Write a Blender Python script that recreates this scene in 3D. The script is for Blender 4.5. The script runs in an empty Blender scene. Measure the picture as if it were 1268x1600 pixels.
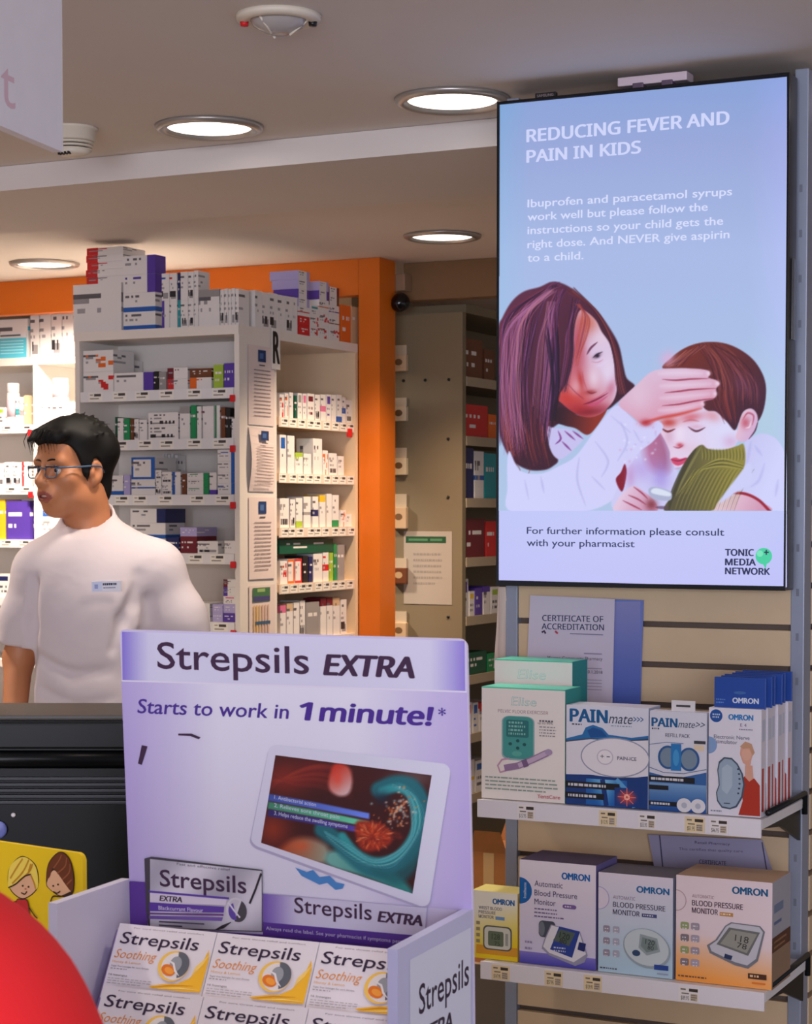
import bpy, bmesh, math, random, os
import numpy as np
from mathutils import Vector, Matrix, geometry

# ------------------------------------------------------------------ camera, world, light, exposure
SC = bpy.context.scene
COL = SC.collection
F_PX, CX, CY, W_PX = 3030.0, 634.0, 927.0, 1268.0
YAW, PITCH, EYE = math.radians(26.3), math.radians(2.4), 1.55
C_FWD = Vector((-math.sin(YAW)*math.cos(PITCH), math.cos(YAW)*math.cos(PITCH), -math.sin(PITCH)))
C_UP = Vector((-math.sin(YAW)*math.sin(PITCH), math.cos(YAW)*math.sin(PITCH), math.cos(PITCH)))
C_RT = Vector((math.cos(YAW), math.sin(YAW), 0))
C_POS = Vector((0, 0, EYE))
cam = bpy.data.cameras.new('camera')
cam.sensor_fit = 'HORIZONTAL'; cam.sensor_width = 36.0; cam.lens = 36.0*F_PX/W_PX
cam.shift_y = (CY-800.0)/W_PX
cam.clip_start = 0.05
cam.dof.use_dof = True; cam.dof.focus_distance = 3.0; cam.dof.aperture_fstop = cam.lens/1000/0.0026
camera = bpy.data.objects.new('camera', cam); COL.objects.link(camera)
camera.matrix_world = Matrix.Translation(C_POS) @ Matrix((C_RT, C_UP, -C_FWD)).transposed().to_4x4()
SC.camera = camera

SC.view_settings.view_transform = 'Standard'; SC.view_settings.look = 'None'
SC.view_settings.gamma = 1.0; SC.view_settings.use_curve_mapping = False
SC.view_settings.exposure = 0.0
SC.cycles.max_bounces = 6; SC.cycles.diffuse_bounces = 4; SC.cycles.glossy_bounces = 3
SC.cycles.use_denoising = True

def lin1(c):
    c = c/255.0
    return c/12.92 if c <= 0.04045 else ((c+0.055)/1.055)**2.4
def lin(c): return tuple(lin1(x) for x in c[:3])

world = bpy.data.worlds.new('world'); SC.world = world; world.use_nodes = True
bg = world.node_tree.nodes['Background']
bg.inputs[0].default_value = (0.86, 0.86, 1.0, 1); bg.inputs[1].default_value = 0.5

def lamp(name, loc, aim, energy, color, size, spread=180.0, size_y=None):
    l = bpy.data.lights.new(name, 'AREA'); l.energy = energy; l.color = color
    l.shape = 'DISK' if size_y is None else 'RECTANGLE'; l.size = size
    if size_y: l.size_y = size_y
    l.spread = math.radians(spread)
    o = bpy.data.objects.new(name, l); COL.objects.link(o); o.location = loc
    o.rotation_euler = (Vector(aim)-Vector(loc)).to_track_quat('-Z', 'Y').to_euler()
    return o
# daylight through the shop front behind the photographer
lamp('shopfront_daylight', (1.2, -4.0, 1.9), (-0.6, 2.0, 1.1), 430, (0.85, 0.87, 1.0), 4.5, 180, 2.4)
LAMP_WARM = (1.0, 0.86, 0.72)

# ------------------------------------------------------------------ helpers
def ray(px, py):
    return (C_RT*((px-CX)/F_PX) + C_UP*((CY-py)/F_PX) + C_FWD)
def at_y(px, py, Y):
    r = ray(px, py); return C_POS + r*(Y/r.y)
def at_x(px, py, X):
    r = ray(px, py); return C_POS + r*(X/r.x)
def at_z(px, py, Z):
    r = ray(px, py); return C_POS + r*((Z-EYE)/r.z)
def at_dep(px, py, d):
    r = ray(px, py); return C_POS + r*(d/math.hypot(r.x, r.y)*1.0) if False else C_POS + r*d

MATS = {}
def mat(name, col, rough=0.5, metal=0.0, noise=0.04, nscale=30.0, bump=0.0, emit=0.0, spec=0.5):
    if name in MATS: return MATS[name]
    m = bpy.data.materials.new(name); m.use_nodes = True
    nt = m.node_tree; b = nt.nodes['Principled BSDF']
    c = lin(col)
    if emit > 0:
        b.inputs['Emission Color'].default_value = (*c, 1); b.inputs['Emission Strength'].default_value = emit
    b.inputs['Roughness'].default_value = rough; b.inputs['Metallic'].default_value = metal
    b.inputs['Specular IOR Level'].default_value = spec
    tc = nt.nodes.new('ShaderNodeTexCoord'); nz = nt.nodes.new('ShaderNodeTexNoise')
    nz.inputs['Scale'].default_value = nscale; nz.inputs['Detail'].default_value = 3
    nt.links.new(tc.outputs['Object'], nz.inputs['Vector'])
    mp = nt.nodes.new('ShaderNodeMapRange')
    mp.inputs['To Min'].default_value = 1-noise; mp.inputs['To Max'].default_value = 1+noise
    nt.links.new(nz.outputs['Fac'], mp.inputs['Value'])
    hs = nt.nodes.new('ShaderNodeHueSaturation'); hs.inputs['Color'].default_value = (*c, 1)
    nt.links.new(mp.outputs['Result'], hs.inputs['Value']); nt.links.new(hs.outputs['Color'], b.inputs['Base Color'])
    if bump > 0:
        bp = nt.nodes.new('ShaderNodeBump'); bp.inputs['Strength'].default_value = bump
        bp.inputs['Distance'].default_value = 0.004
        nt.links.new(nz.outputs['Fac'], bp.inputs['Height']); nt.links.new(bp.outputs['Normal'], b.inputs['Normal'])
    MATS[name] = m
    return m
def card_mat(name, rough=0.42, emit=0.0):
    if name in MATS: return MATS[name]
    m = bpy.data.materials.new(name); m.use_nodes = True
    nt = m.node_tree; b = nt.nodes['Principled BSDF']
    at = nt.nodes.new('ShaderNodeAttribute'); at.attribute_name = 'Col'
    b.inputs['Roughness'].default_value = rough
    if emit > 0:
        b.inputs['Base Color'].default_value = (0.01, 0.01, 0.012, 1); b.inputs['Roughness'].default_value = 0.25
        nt.links.new(at.outputs['Color'], b.inputs['Emission Color']); b.inputs['Emission Strength'].default_value = emit
    else:
        nt.links.new(at.outputs['Color'], b.inputs['Base Color'])
    MATS[name] = m
    return m
CARD = card_mat('printed_card'); MATTE = card_mat('printed_paper', 0.7); SCREEN = card_mat('lit_screen', 0.3, 1.0)

def link(name, me, parent=None, loc=None):
    o = bpy.data.objects.new(name, me); COL.objects.link(o)
    if parent is not None: o.parent = parent
    if loc is not None: o.location = loc
    return o
USED = {}
def tag(o, label=None, cat=None, group=None, kind=None):
    if label:
        assert label not in USED, label
        USED[label] = 1
        n = len(label.split()); assert 4 <= n <= 16, (n, label)
        o['label'] = label
    if cat: o['category'] = cat
    if group: o['group'] = group
    if kind: o['kind'] = kind
    return o
def thing(name, label, cat, loc, group=None):
    o = bpy.data.objects.new(name, None); COL.objects.link(o); o.location = loc
    o.empty_display_size = 0.05
    return tag(o, label, cat, group)
def org(parent):
    while parent is not None and parent.parent is not None: parent = parent.parent
    return Vector(parent.location) if parent is not None else Vector((0, 0, 0))

class MB:
    """collects world-space faces; build() links them as one mesh object"""
    def __init__(s): s.v = []; s.f = []; s.c = []; s.m = []; s.sm = []
    def add(s, verts, faces, col=None, mi=0, smooth=False):
        k = len(s.v); s.v.extend(tuple(p) for p in verts)
        for f in faces:
            s.f.append(tuple(i+k for i in f)); s.c.append(col); s.m.append(mi); s.sm.append(smooth)
        return s
    def hexa(s, p, col=None, mi=0):
        """8 corners: bottom 0-3 anticlockwise seen from above, top 4-7"""
        return s.add(p, [(3, 2, 1, 0), (4, 5, 6, 7), (0, 1, 5, 4), (1, 2, 6, 5), (2, 3, 7, 6), (3, 0, 4, 7)], col, mi)
    def box(s, x0, x1, y0, y1, z0, z1, col=None, mi=0, M=None, bev=0.0):
        if bev > 0:
            bm = bmesh.new(); bmesh.ops.create_cube(bm, size=1.0)
            for v in bm.verts: v.co = Vector((x0+(v.co.x+.5)*(x1-x0), y0+(v.co.y+.5)*(y1-y0), z0+(v.co.z+.5)*(z1-z0)))
            bmesh.ops.bevel(bm, geom=list(bm.edges), offset=bev, segments=2, affect='EDGES', profile=0.7)
            bm.verts.index_update()
            vs = [v.co.copy() for v in bm.verts]; fs = [tuple(v.index for v in f.verts) for f in bm.faces]; bm.free()
            if M is not None: vs = [M @ p for p in vs]
            return s.add(vs, fs, col, mi)
        p = [Vector(q) for q in ((x0, y0, z0), (x1, y0, z0), (x1, y1, z0), (x0, y1, z0), (x0, y0, z1), (x1, y0, z1), (x1, y1, z1), (x0, y1, z1))]
        if M is not None: p = [M @ q for q in p]
        return s.hexa(p, col, mi)
    def lathe(s, prof, c, n=32, col=None, mi=0, smooth=True, axis=None):
        """prof: (r, h) pairs along +Z (or the given 3x3 axis matrix) from c"""
        vs = []; fs = []; k = len(prof)
        for i in range(n):
            a = 2*math.pi*i/n
            for r, h in prof:
                q = Vector((r*math.cos(a), r*math.sin(a), h))
                if axis is not None: q = axis @ q
                vs.append(Vector(c)+q)
        for i in range(n):
            j = (i+1) % n
            for t in range(k-1):
                fs.append((i*k+t, j*k+t, j*k+t+1, i*k+t+1))
        if prof[0][0] > 1e-6: fs.append(tuple(i*k for i in range(n))[::-1])
        if prof[-1][0] > 1e-6: fs.append(tuple(i*k+k-1 for i in range(n)))
        return s.add(vs, fs, col, mi, smooth)
    def tube(s, pts, r, n=8, col=None, mi=0):
        pts = [Vector(p) for p in pts]; rs = r if isinstance(r, (list, tuple)) else [r]*len(pts)
        vs = []; fs = []
        for i, p in enumerate(pts):
            t = (pts[min(i+1, len(pts)-1)]-pts[max(i-1, 0)]).normalized()
            a = t.cross(Vector((0, 0, 1)));
            if a.length < 1e-3: a = t.cross(Vector((0, 1, 0)))
            a.normalize(); b = t.cross(a)
            for j in range(n):
                g = 2*math.pi*j/n; vs.append(p+(a*math.cos(g)+b*math.sin(g))*rs[i])
        for i in range(len(pts)-1):
            for j in range(n):
                j2 = (j+1) % n; fs.append((i*n+j, i*n+j2, (i+1)*n+j2, (i+1)*n+j))
        fs.append(tuple(range(n))[::-1]); fs.append(tuple((len(pts)-1)*n+j for j in range(n)))
        return s.add(vs, fs, col, mi, True)
    def plate(s, pts, thick, nrm, col=None, mi=0):
        """flat polygon given thickness along nrm"""
        n = len(pts); pts = [Vector(p) for p in pts]; d = Vector(nrm).normalized()*thick
        vs = pts+[p+d for p in pts]
        fs = [tuple(range(n))[::-1], tuple(range(n, 2*n))]+[(i, (i+1) % n, n+(i+1) % n, n+i) for i in range(n)]
        return s.add(vs, fs, col, mi)
    def build(s, name, mats, parent=None, loc=None, fixn=True):
        o3 = Vector(loc) if loc is not None else org(parent)
        me = bpy.data.meshes.new(name)
        me.from_pydata([(p[0]-o3.x, p[1]-o3.y, p[2]-o3.z) for p in s.v], [], s.f)
        if not isinstance(mats, (list, tuple)): mats = [mats]
        for m in mats: me.materials.append(m)
        me.polygons.foreach_set('material_index', s.m)
        me.polygons.foreach_set('use_smooth', s.sm)
        if any(c is not None for c in s.c):
            at = me.color_attributes.new('Col', 'FLOAT_COLOR', 'CORNER')
            buf = np.ones((len(me.loops), 4), np.float32); k = 0
            for f, c in zip(s.f, s.c):
                c = c if c is not None else (200, 200, 200)
                if isinstance(c[0], (tuple, list)):
                    for t in range(len(f)): buf[k+t, :3] = lin(c[t])
                else: buf[k:k+len(f), :3] = lin(c)
                k += len(f)
            at.data.foreach_set('color', buf.ravel())
        if fixn:
            bm = bmesh.new(); bm.from_mesh(me); bmesh.ops.recalc_face_normals(bm, faces=bm.faces); bm.to_mesh(me); bm.free()
        return link(name, me, parent, loc if parent is None else None)

# ------------------------------------------------------------------ flat print (paper, card, screens)
FONT_DIR = bpy.utils.system_resource('DATAFILES', path='fonts')
try: NOTO = bpy.data.fonts.load(os.path.join(FONT_DIR, 'NotoSansHebrew-Regular.woff2'))
except Exception: NOTO = None
TXT = {}
def text_mesh(s, font=0, bold=0.0, res=3):
    key = (s, font, bold, res)
    if key not in TXT:
        c = bpy.data.curves.new('text', 'FONT'); c.body = s; c.resolution_u = res; c.offset = bold
        if font == 1 and NOTO: c.font = NOTO
        o = bpy.data.objects.new('text', c); me = bpy.data.meshes.new_from_object(o)
        v = np.array([p.co[:2] for p in me.vertices]).reshape(-1, 2); f = [tuple(p.vertices) for p in me.polygons]
        bpy.data.objects.remove(o); bpy.data.curves.remove(c); bpy.data.meshes.remove(me)
        if s == 'H': TXT[key] = (v, f, v[:, 1].max())
        else: TXT[key] = (v, f, text_mesh('H', font, bold, res)[2])
    return TXT[key]
CREAM_EPS = 0.00009
class Art:
    """polygons laid on a plane (origin o, unit axes ux, uv; viewer on the n side), each a hair above the last"""
    def __init__(s, o, ux, uv, W=1.0, H=1.0):
        s.o = Vector(o); s.ux = Vector(ux).normalized(); s.uv = Vector(uv).normalized(); s.n = s.ux.cross(s.uv).normalized()
        s.W = W; s.H = H; s.k = 1; s.mb = MB(); s.grids = []
    # coordinates
    def px(s, x, y):
        r = ray(x, y); t = (s.o-C_POS).dot(s.n)/r.dot(s.n); p = C_POS+r*t-s.o
        return (p.dot(s.ux), p.dot(s.uv))
    def fr(s, x, y): return (x*s.W, (1-y)*s.H)
    def P(s, a, dk=0): return s.o+s.ux*a[0]+s.uv*a[1]+s.n*((s.k+dk)*CREAM_EPS)
    def poly(s, pts, col, keep=False):
        """pts in plane metres"""
        if len(pts) < 3: return
        ar = sum(pts[i][0]*pts[(i+1) % len(pts)][1]-pts[(i+1) % len(pts)][0]*pts[i][1] for i in range(len(pts)))
        if ar < 0: pts = pts[::-1]
        if len(pts) <= 4: s.mb.add([s.P(p) for p in pts], [tuple(range(len(pts)))], col)
        else:
            tri = geometry.tessellate_polygon([[Vector((p[0], p[1], 0)) for p in pts]])
            s.mb.add([s.P(p) for p in pts], [t if ((pts[t[1]][0]-pts[t[0]][0])*(pts[t[2]][1]-pts[t[0]][1])-(pts[t[2]][0]-pts[t[0]][0])*(pts[t[1]][1]-pts[t[0]][1])) > 0 else t[::-1] for t in tri], col)
        if not keep: s.k += 1
    def fpoly(s, pts, col, keep=False): s.poly([s.fr(*p) for p in pts], col, keep)
    def ppoly(s, pts, col, keep=False): s.poly([s.px(*p) for p in pts], col, keep)
    def frect(s, x0, y0, x1, y1, col, keep=False): s.fpoly([(x0, y0), (x1, y0), (x1, y1), (x0, y1)], col, keep)
    def fell(s, cx, cy, rx, ry, col, n=28, a0=0, a1=360, rot=0, keep=False):
        """ellipse; radii as fractions of the WIDTH so that circles stay round"""
        pts = []; c = s.fr(cx, cy); ro = math.radians(rot)
        for i in range(n + (0 if a1-a0 >= 360 else 1)):
            a = math.radians(a0+(a1-a0)*i/n); x, y = rx*s.W*math.cos(a), ry*s.W*math.sin(a)
            pts.append((c[0]+x*math.cos(ro)-y*math.sin(ro), c[1]+x*math.sin(ro)+y*math.cos(ro)))
        s.poly(pts, col, keep)
    def line(s, pts, w, col, keep=False, taper=False):
        """polyline of width w (plane metres), joined quads"""
        L = []; R = []; n = len(pts)
        for i, p in enumerate(pts):
            a = pts[max(i-1, 0)]; b = pts[min(i+1, n-1)]; dx, dy = b[0]-a[0], b[1]-a[1]; d = math.hypot(dx, dy) or 1
            ww = w/2*(1-(abs(2*i/(n-1)-1))**2*0.8 if taper else 1)
            L.append((p[0]-dy/d*ww, p[1]+dx/d*ww)); R.append((p[0]+dy/d*ww, p[1]-dx/d*ww))
        vs = [s.P(p) for p in L]+[s.P(p) for p in R]
        s.mb.add(vs, [(i, n+i, n+i+1, i+1) for i in range(n-1)], col)
        if not keep: s.k += 1
    def fline(s, pts, w, col, keep=False, taper=False): s.line([s.fr(*p) for p in pts], w*s.W, col, keep, taper)
    def pline(s, pts, wpx, col, keep=False, taper=False):
        q = [s.px(*p) for p in pts]; a = s.px(*pts[0]); b = s.px(pts[0][0]+1, pts[0][1])
        s.line(q, wpx*math.hypot(b[0]-a[0], b[1]-a[1]), col, keep, taper)
    def text(s, t, a, b, cap, col, font=0, bold=0.0, shear=0.0, res=3, keep=False, fat=0.0):
        """t from a (baseline start) to b (baseline end), capital height cap, all plane metres"""
        if bold > 0.012: fat = max(fat, bold*1.3); bold = 0.0
        v, f, H = text_mesh(t, font, bold, res)
        if len(v) == 0: return
        x0, x1 = v[:, 0].min(), v[:, 0].max(); L = math.hypot(b[0]-a[0], b[1]-a[1])
        dx, dy = (b[0]-a[0])/L, (b[1]-a[1])/L
        vs = []
        for x, y in v:
            yy = y/H*cap; xx = (x-x0)/(x1-x0)*L+shear*yy
            vs.append(s.P((a[0]+dx*xx-dy*yy, a[1]+dy*xx+dx*yy)))
        s.mb.add(vs, f, col)
        if fat:
            for i, (q, r) in enumerate(((-1, 0), (1, 0), (-.5, .4), (.5, -.4), (.5, .4), (-.5, -.4))): s.mb.add([v+s.ux*(q*fat*cap)+s.uv*(r*fat*cap)+s.n*(0.00001*(i+1)) for v in vs], f, col)
        if not keep: s.k += 1
    def ftext(s, t, x0, y, x1, cap, col, y1=None, **k):
        """fractions; cap as fraction of the HEIGHT"""
        s.text(t, s.fr(x0, y), s.fr(x1, y if y1 is None else y1), cap*s.H, col, **k)
    def ptext(s, t, p0, p1, cap, col, **k):
        a, b = s.px(*p0), s.px(*p1); c = s.px(p0[0], p0[1]-cap)
        s.text(t, a, b, math.hypot(c[0]-a[0], c[1]-a[1]), col, **k)
    def bars(s, x0, y0, x1, n, dy, h, col, rng, keep=True):
        """lines of print too small to read"""
        for i in range(n):
            x = x0; e = x1-(rng.random()*0.3*(x1-x0) if i == n-1 else rng.random()*0.06*(x1-x0))
            while x < e-0.004:
                w = min(e-x, rng.uniform(.03, .11)*max(0.3, (x1-x0)))
                s.frect(x, y0+i*dy, x+w, y0+i*dy+h, col, True); x += w+0.012
        s.k += 1
    def grid_px(s, arr, x0, y0, x1, y1, quad=None):
        """colour field (ny,nx,3 sRGB) over a photo-pixel box, laid on the plane as one smooth-coloured sheet"""
        ny, nx = arr.shape[:2]; vs = []
        for j in range(ny):
            for i in range(nx): vs.append(s.P(s.px(x0+(x1-x0)*i/(nx-1), y0+(y1-y0)*j/(ny-1))))
        s._grid(arr, vs, nx, ny)
    def grid_fr(s, arr, x0=0, y0=0, x1=1, y1=1):
        ny, nx = arr.shape[:2]; vs = []
        for j in range(ny):
            for i in range(nx): vs.append(s.P(s.fr(x0+(x1-x0)*i/(nx-1), y0+(y1-y0)*j/(ny-1))))
        s._grid(arr, vs, nx, ny)
    def _grid(s, arr, vs, nx, ny):
        s.grids.append((arr, vs, nx, ny)); s.k += 1
    def build(s, name, parent=None, material=None, loc=None):
        material = material or CARD
        o3 = Vector(loc) if loc is not None else org(parent)
        V = [np.array([(p[0], p[1], p[2]) for p in s.mb.v], np.float32).reshape(-1, 3)]
        faces = list(s.mb.f); cols = []
        for f, c in zip(s.mb.f, s.mb.c): cols.append(np.repeat(np.array([lin(c)], np.float32), len(f), 0))
        k = len(V[0])
        for arr, vs, nx, ny in s.grids:
            V.append(np.array([(p[0], p[1], p[2]) for p in vs], np.float32))
            a = arr.reshape(-1, 3)/255.0; a = np.where(a <= 0.04045, a/12.92, ((np.clip(a, 0, 1)+0.055)/1.055)**2.4).astype(np.float32)
            i = np.arange(nx-1)[None, :]; j = np.arange(ny-1)[:, None]
            q = np.stack([(j+1)*nx+i, (j+1)*nx+i+1, j*nx+i+1, j*nx+i], -1).reshape(-1, 4)
            faces.extend(map(tuple, (q+k).tolist())); cols.append(a[q.ravel()]); k += nx*ny
        V = np.concatenate(V)-np.array(o3, np.float32)
        me = bpy.data.meshes.new(name); me.from_pydata(V.tolist(), [], faces); me.materials.append(material)
        C = np.ones((len(me.loops), 4), np.float32); C[:, :3] = np.concatenate(cols)
        at = me.color_attributes.new('Col', 'FLOAT_COLOR', 'CORNER'); at.data.foreach_set('color', C.ravel())
        return link(name, me, parent, loc if parent is None else None)

def grad(h, w, fn):
    """colour field from fn(x 0..1, y 0..1) -> rgb arrays"""
    y, x = np.mgrid[0:h, 0:w]; r = fn(x/(w-1), y/(h-1))
    return np.stack([np.broadcast_to(np.asarray(c, float), (h, w)) for c in r], -1)
def mixc(a, b, t): return tuple(np.asarray(a[i])+(b[i]-np.asarray(a[i]))*t for i in range(3))
# ------------------------------------------------------------------ the setting
CEIL = 2.45
M_CEIL = mat('ceiling_paint', (224, 216, 210), 0.85, noise=0.03, nscale=3)
M_BEAM = mat('beam_paint', (222, 214, 210), 0.8, noise=0.03, nscale=3)
M_WALL = mat('wall_paint', (196, 176, 150), 0.85, noise=0.03, nscale=4)
M_ORANGE = mat('orange_laminate', (216, 108, 12), 0.45, noise=0.05, nscale=5)
M_FLOOR = mat('vinyl_floor', (150, 132, 116), 0.4, noise=0.15, nscale=9)
M_WHITE = mat('white_melamine', (232, 224, 216), 0.45, noise=0.02, nscale=8)
M_STRIP = mat('white_plastic', (232, 230, 232), 0.35, noise=0.02)
M_METAL = mat('grey_metal', (150, 156, 170), 0.42, 0.35, noise=0.06, nscale=40)
M_DARK = mat('dark_bracket', (24, 30, 34), 0.4, 0.4)
M_RED = mat('red_plastic', (214, 26, 34), 0.4)
M_BLACK = mat('black_plastic', (20, 21, 24), 0.35, noise=0.1)
M_LENS = mat('lamp_diffuser', (255, 246, 236), 0.5, emit=3.0)

def struct(name, x0, x1, y0, y1, z0, z1, m):
    o = MB().box(x0, x1, y0, y1, z0, z1).build(name, m, loc=((x0+x1)/2, (y0+y1)/2, z0)); o['kind'] = 'structure'; return o
struct('floor', -8, 4, -4.5, 8.1, -0.06, 0, M_FLOOR)
shade_sheet = thing('floor_shade_sheet', 'added dark sheet for floor shade in the gap between display stand and slat wall', 'mat', (-2.2, 4.4, 0.0))
MB().box(-3.1, -1.2, 2.85, 6.0, 0.0005, 0.006, bev=0.002).build('shade_layer', mat('floor_shade', (36, 30, 27), .95, noise=.2, nscale=300), shade_sheet)  # dark sheet added over the floor to stand in for shade
struct('ceiling', -8, 4, -4.5, 8.1, CEIL, CEIL+0.1, M_CEIL)
struct('trim_1', -8, 3.9, 4.10, 4.73, CEIL-0.064, CEIL-0.001, M_BEAM)
PILL_X0, PILL_X1 = -3.222, at_y(593, 700, 6.14).x
struct('trim_2', -8, PILL_X0-0.001, 6.14, 6.20, at_y(60, 489, 6.14).z, CEIL-0.001, M_ORANGE)
struct('trim_3', PILL_X0, PILL_X1, 6.14, 6.262, 0, CEIL-0.001, M_ORANGE)
struct('trim_4', PILL_X1+0.001, 3.9, 6.33, 6.40, 2.315, CEIL-0.001, mat('brown_bulkhead', (132, 100, 68), .8))
struct('wall_back', -8, 4, 8.0, 8.1, 0, CEIL, M_WALL)
struct('wall_pharmacy', -8, -3.6, 6.80, 6.86, 0, CEIL-0.001, M_WALL)
struct('wall_left', -8.1, -8, -4.5, 8, 0, CEIL, M_WALL)

# ------------------------------------------------------------------ ceiling fittings
def downlight(first, x, y, label):
    if first is None:
        t = thing('downlight', label, 'downlight', (x, y, CEIL), 'round recessed ceiling lights')
        mb = MB(); mb.lathe([(0.098, -0.001), (0.100, -0.010), (0.112, -0.014), (0.124, -0.009), (0.127, -0.001)], (x, y, CEIL), 48)
        mb.build('trim_ring', mat('nickel_ring', (176, 170, 166), 0.3, 0.6), t)
        mb = MB(); mb.lathe([(0.0001, -0.007), (0.07, -0.0065), (0.098, -0.004), (0.098, -0.001)], (x, y, CEIL), 48)
        mb.build('diffuser', M_LENS, t)
    else:
        t = first.copy(); COL.objects.link(t); t.location = (x, y, CEIL); tag(t, label)
        for ch in first.children:
            c = ch.copy(); COL.objects.link(c); c.parent = t
    l = bpy.data.lights.new('downlight_lamp', 'AREA'); l.shape = 'DISK'; l.size = 0.18; l.energy = LAMP_W.get((x, y), 8)
    l.color = (1.0, 0.76, 0.54) if x > -3 and y > 5 else LAMP_WARM; l.spread = math.radians(150 if x < -4.2 else 105 if y > 5 else 125)
    o = bpy.data.objects.new('downlight_lamp', l); COL.objects.link(o); o.location = (x, y, CEIL-0.022)
    return t
LAMP_W = {(-4.30, 5.75): 50, (-2.71, 5.75): 16, (-4.0, 3.88): 32, (-2.2, 1.7): 14, (-0.2, 1.7): 5, (-1.80, 3.87): 5.5, (-2.434, 3.89): 6}
DL = downlight(None, -2.434, 3.89, 'round ceiling downlight in front of the white ceiling step, wholly in view')
for x, y, lab in ((-1.80, 3.87, 'round ceiling downlight partly hidden by the upright screen'),
                  (-2.71, 5.75, 'small round ceiling downlight before the orange pillar'),
                  (-4.30, 5.75, 'round ceiling downlight above the brightly lit back shelves'),
                  (-5.9, 5.75, 'round ceiling downlight at the far end of the back shelves, out of frame'),
                  (-4.0, 3.88, 'round ceiling downlight behind the hanging sign, out of frame'),
                  (-0.2, 1.7, 'round ceiling downlight over the counter end, out of frame'),
                  (-2.2, 1.7, 'round ceiling downlight over the dark counter housing, out of frame')):
    downlight(DL, x, y, lab)

M_CREAM = mat('cream_plastic', (226, 216, 200), 0.45)
p = at_z(435, 24, CEIL)
t = thing('smoke_alarm', 'shallow round ceiling sensor with a clear cup, above the middle downlight', 'sensor', (p.x, p.y, CEIL))
MB().lathe([(0.052, 0), (0.078, -0.001), (0.076, -0.010), (0.060, -0.014), (0.052, -0.010)], p[:2]+(CEIL,) if False else (p.x, p.y, CEIL), 40).build('rim', M_CREAM, t)
MB().lathe([(0.0001, -0.034), (0.02, -0.033), (0.045, -0.02), (0.054, -0.006), (0.054, -0.002)], (p.x, p.y, CEIL), 32).build('cup', mat('grey_cup', (176, 170, 168), 0.15), t)
for dx, m, nm in ((-0.062, M_RED, 'red_indicator'), (0.062, M_BLACK, 'dark_indicator')):
    q = Vector((p.x, p.y, CEIL-0.0135))+C_RT*dx
    MB().lathe([(0.007, -0.006), (0.008, 0.002)], q, 12).build(nm, m, t)
for k in range(3):
    a = math.radians(20+120*k); MB().tube([(p.x+0.056*math.cos(a), p.y+0.056*math.sin(a), CEIL-0.008), (p.x+0.02*math.cos(a), p.y+0.02*math.sin(a), CEIL-0.036)], 0.0025, 6).build('guard_bar', M_CREAM, t)

p = at_z(113, 200, CEIL)
t = thing('smoke_detector', 'drum shaped cream smoke detector beside the hanging sign', 'smoke detector', (p.x, p.y, CEIL))
c0 = (p.x, p.y, CEIL)
MB().lathe([(0.060, 0), (0.060, -0.006), (0.054, -0.008), (0.054, -0.03), (0.050, -0.032)], c0, 36).build('base', M_CREAM, t)
for k in range(3): MB().lathe([(0.040, -0.0335-k*0.008), (0.050-k*0.002, -0.0345-k*0.008), (0.050-k*0.002, -0.0375-k*0.008), (0.040, -0.0385-k*0.008)], c0, 36).build('vent_ring', M_CREAM, t)
MB().lathe([(0.038, -0.03), (0.038, -0.055)], c0, 24).build('core', mat('sensor_core', (60, 52, 46), 0.6), t)
MB().lathe([(0.0001, -0.066), (0.03, -0.064), (0.044, -0.055), (0.040, -0.053)], c0, 30).build('cap', M_CREAM, t)
for k in range(4):
    MB().box(p.x-0.016+k*0.009, p.x-0.012+k*0.009, p.y-0.036, p.y-0.026, CEIL-0.0665, CEIL-0.060).build('slot', M_BLACK, t)

# hanging sign, nearer the camera, corner cut by the frame
a = at_dep(97, 237, 2.15); az = math.radians(26.3-15.5)      # faces the aisle
e1 = Vector((math.cos(math.pi/2+az-math.pi/2+math.radians(90)), 0, 0))
sx = (at_dep(97, 237, 2.15)-at_z(0, 196, a.z)); sx.z = 0; L = sx.length; sx.normalize(); sn = Vector((sx.y, -sx.x, 0))
t = thing('hanging_sign', 'white hanging sign board at the upper corner, lettering cropped', 'sign', (a.x-sx.x*0.35, a.y-sx.y*0.35, a.z))
w = 0.70; b0 = a-sx*w
mb = MB(); mb.plate([b0, a, a+Vector((0, 0, 0.36)), b0+Vector((0, 0, 0.36))], 0.012, -sn)
mb.build('board', mat('sign_white', (236, 234, 244), 0.4), t)
mb = MB(); mb.plate([a+sx*0.0008, a+sx*0.0028, a+sx*0.0028+Vector((0, 0, 0.36)), a+sx*0.0008+Vector((0, 0, 0.36))], 0.013, -sn); mb.build('edge_strip', M_STRIP, t)
art = Art(b0, sx, Vector((0, 0, 1)), w, 0.36)
q0 = art.px(-58, 150); q1 = art.px(24, 172)
art.text('Scripts out', (q1[0]-0.44, q1[1]), (q1[0], q1[1]), 0.05, (222, 190, 204)); art.build('lettering', t)
for k in (0.12, 0.58):
    b = b0+sx*k-sn*0.006; MB().tube([b+Vector((0, 0, 0.358)), (b.x, b.y, CEIL)], 0.002, 6).build('cable', M_METAL, t)

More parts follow.
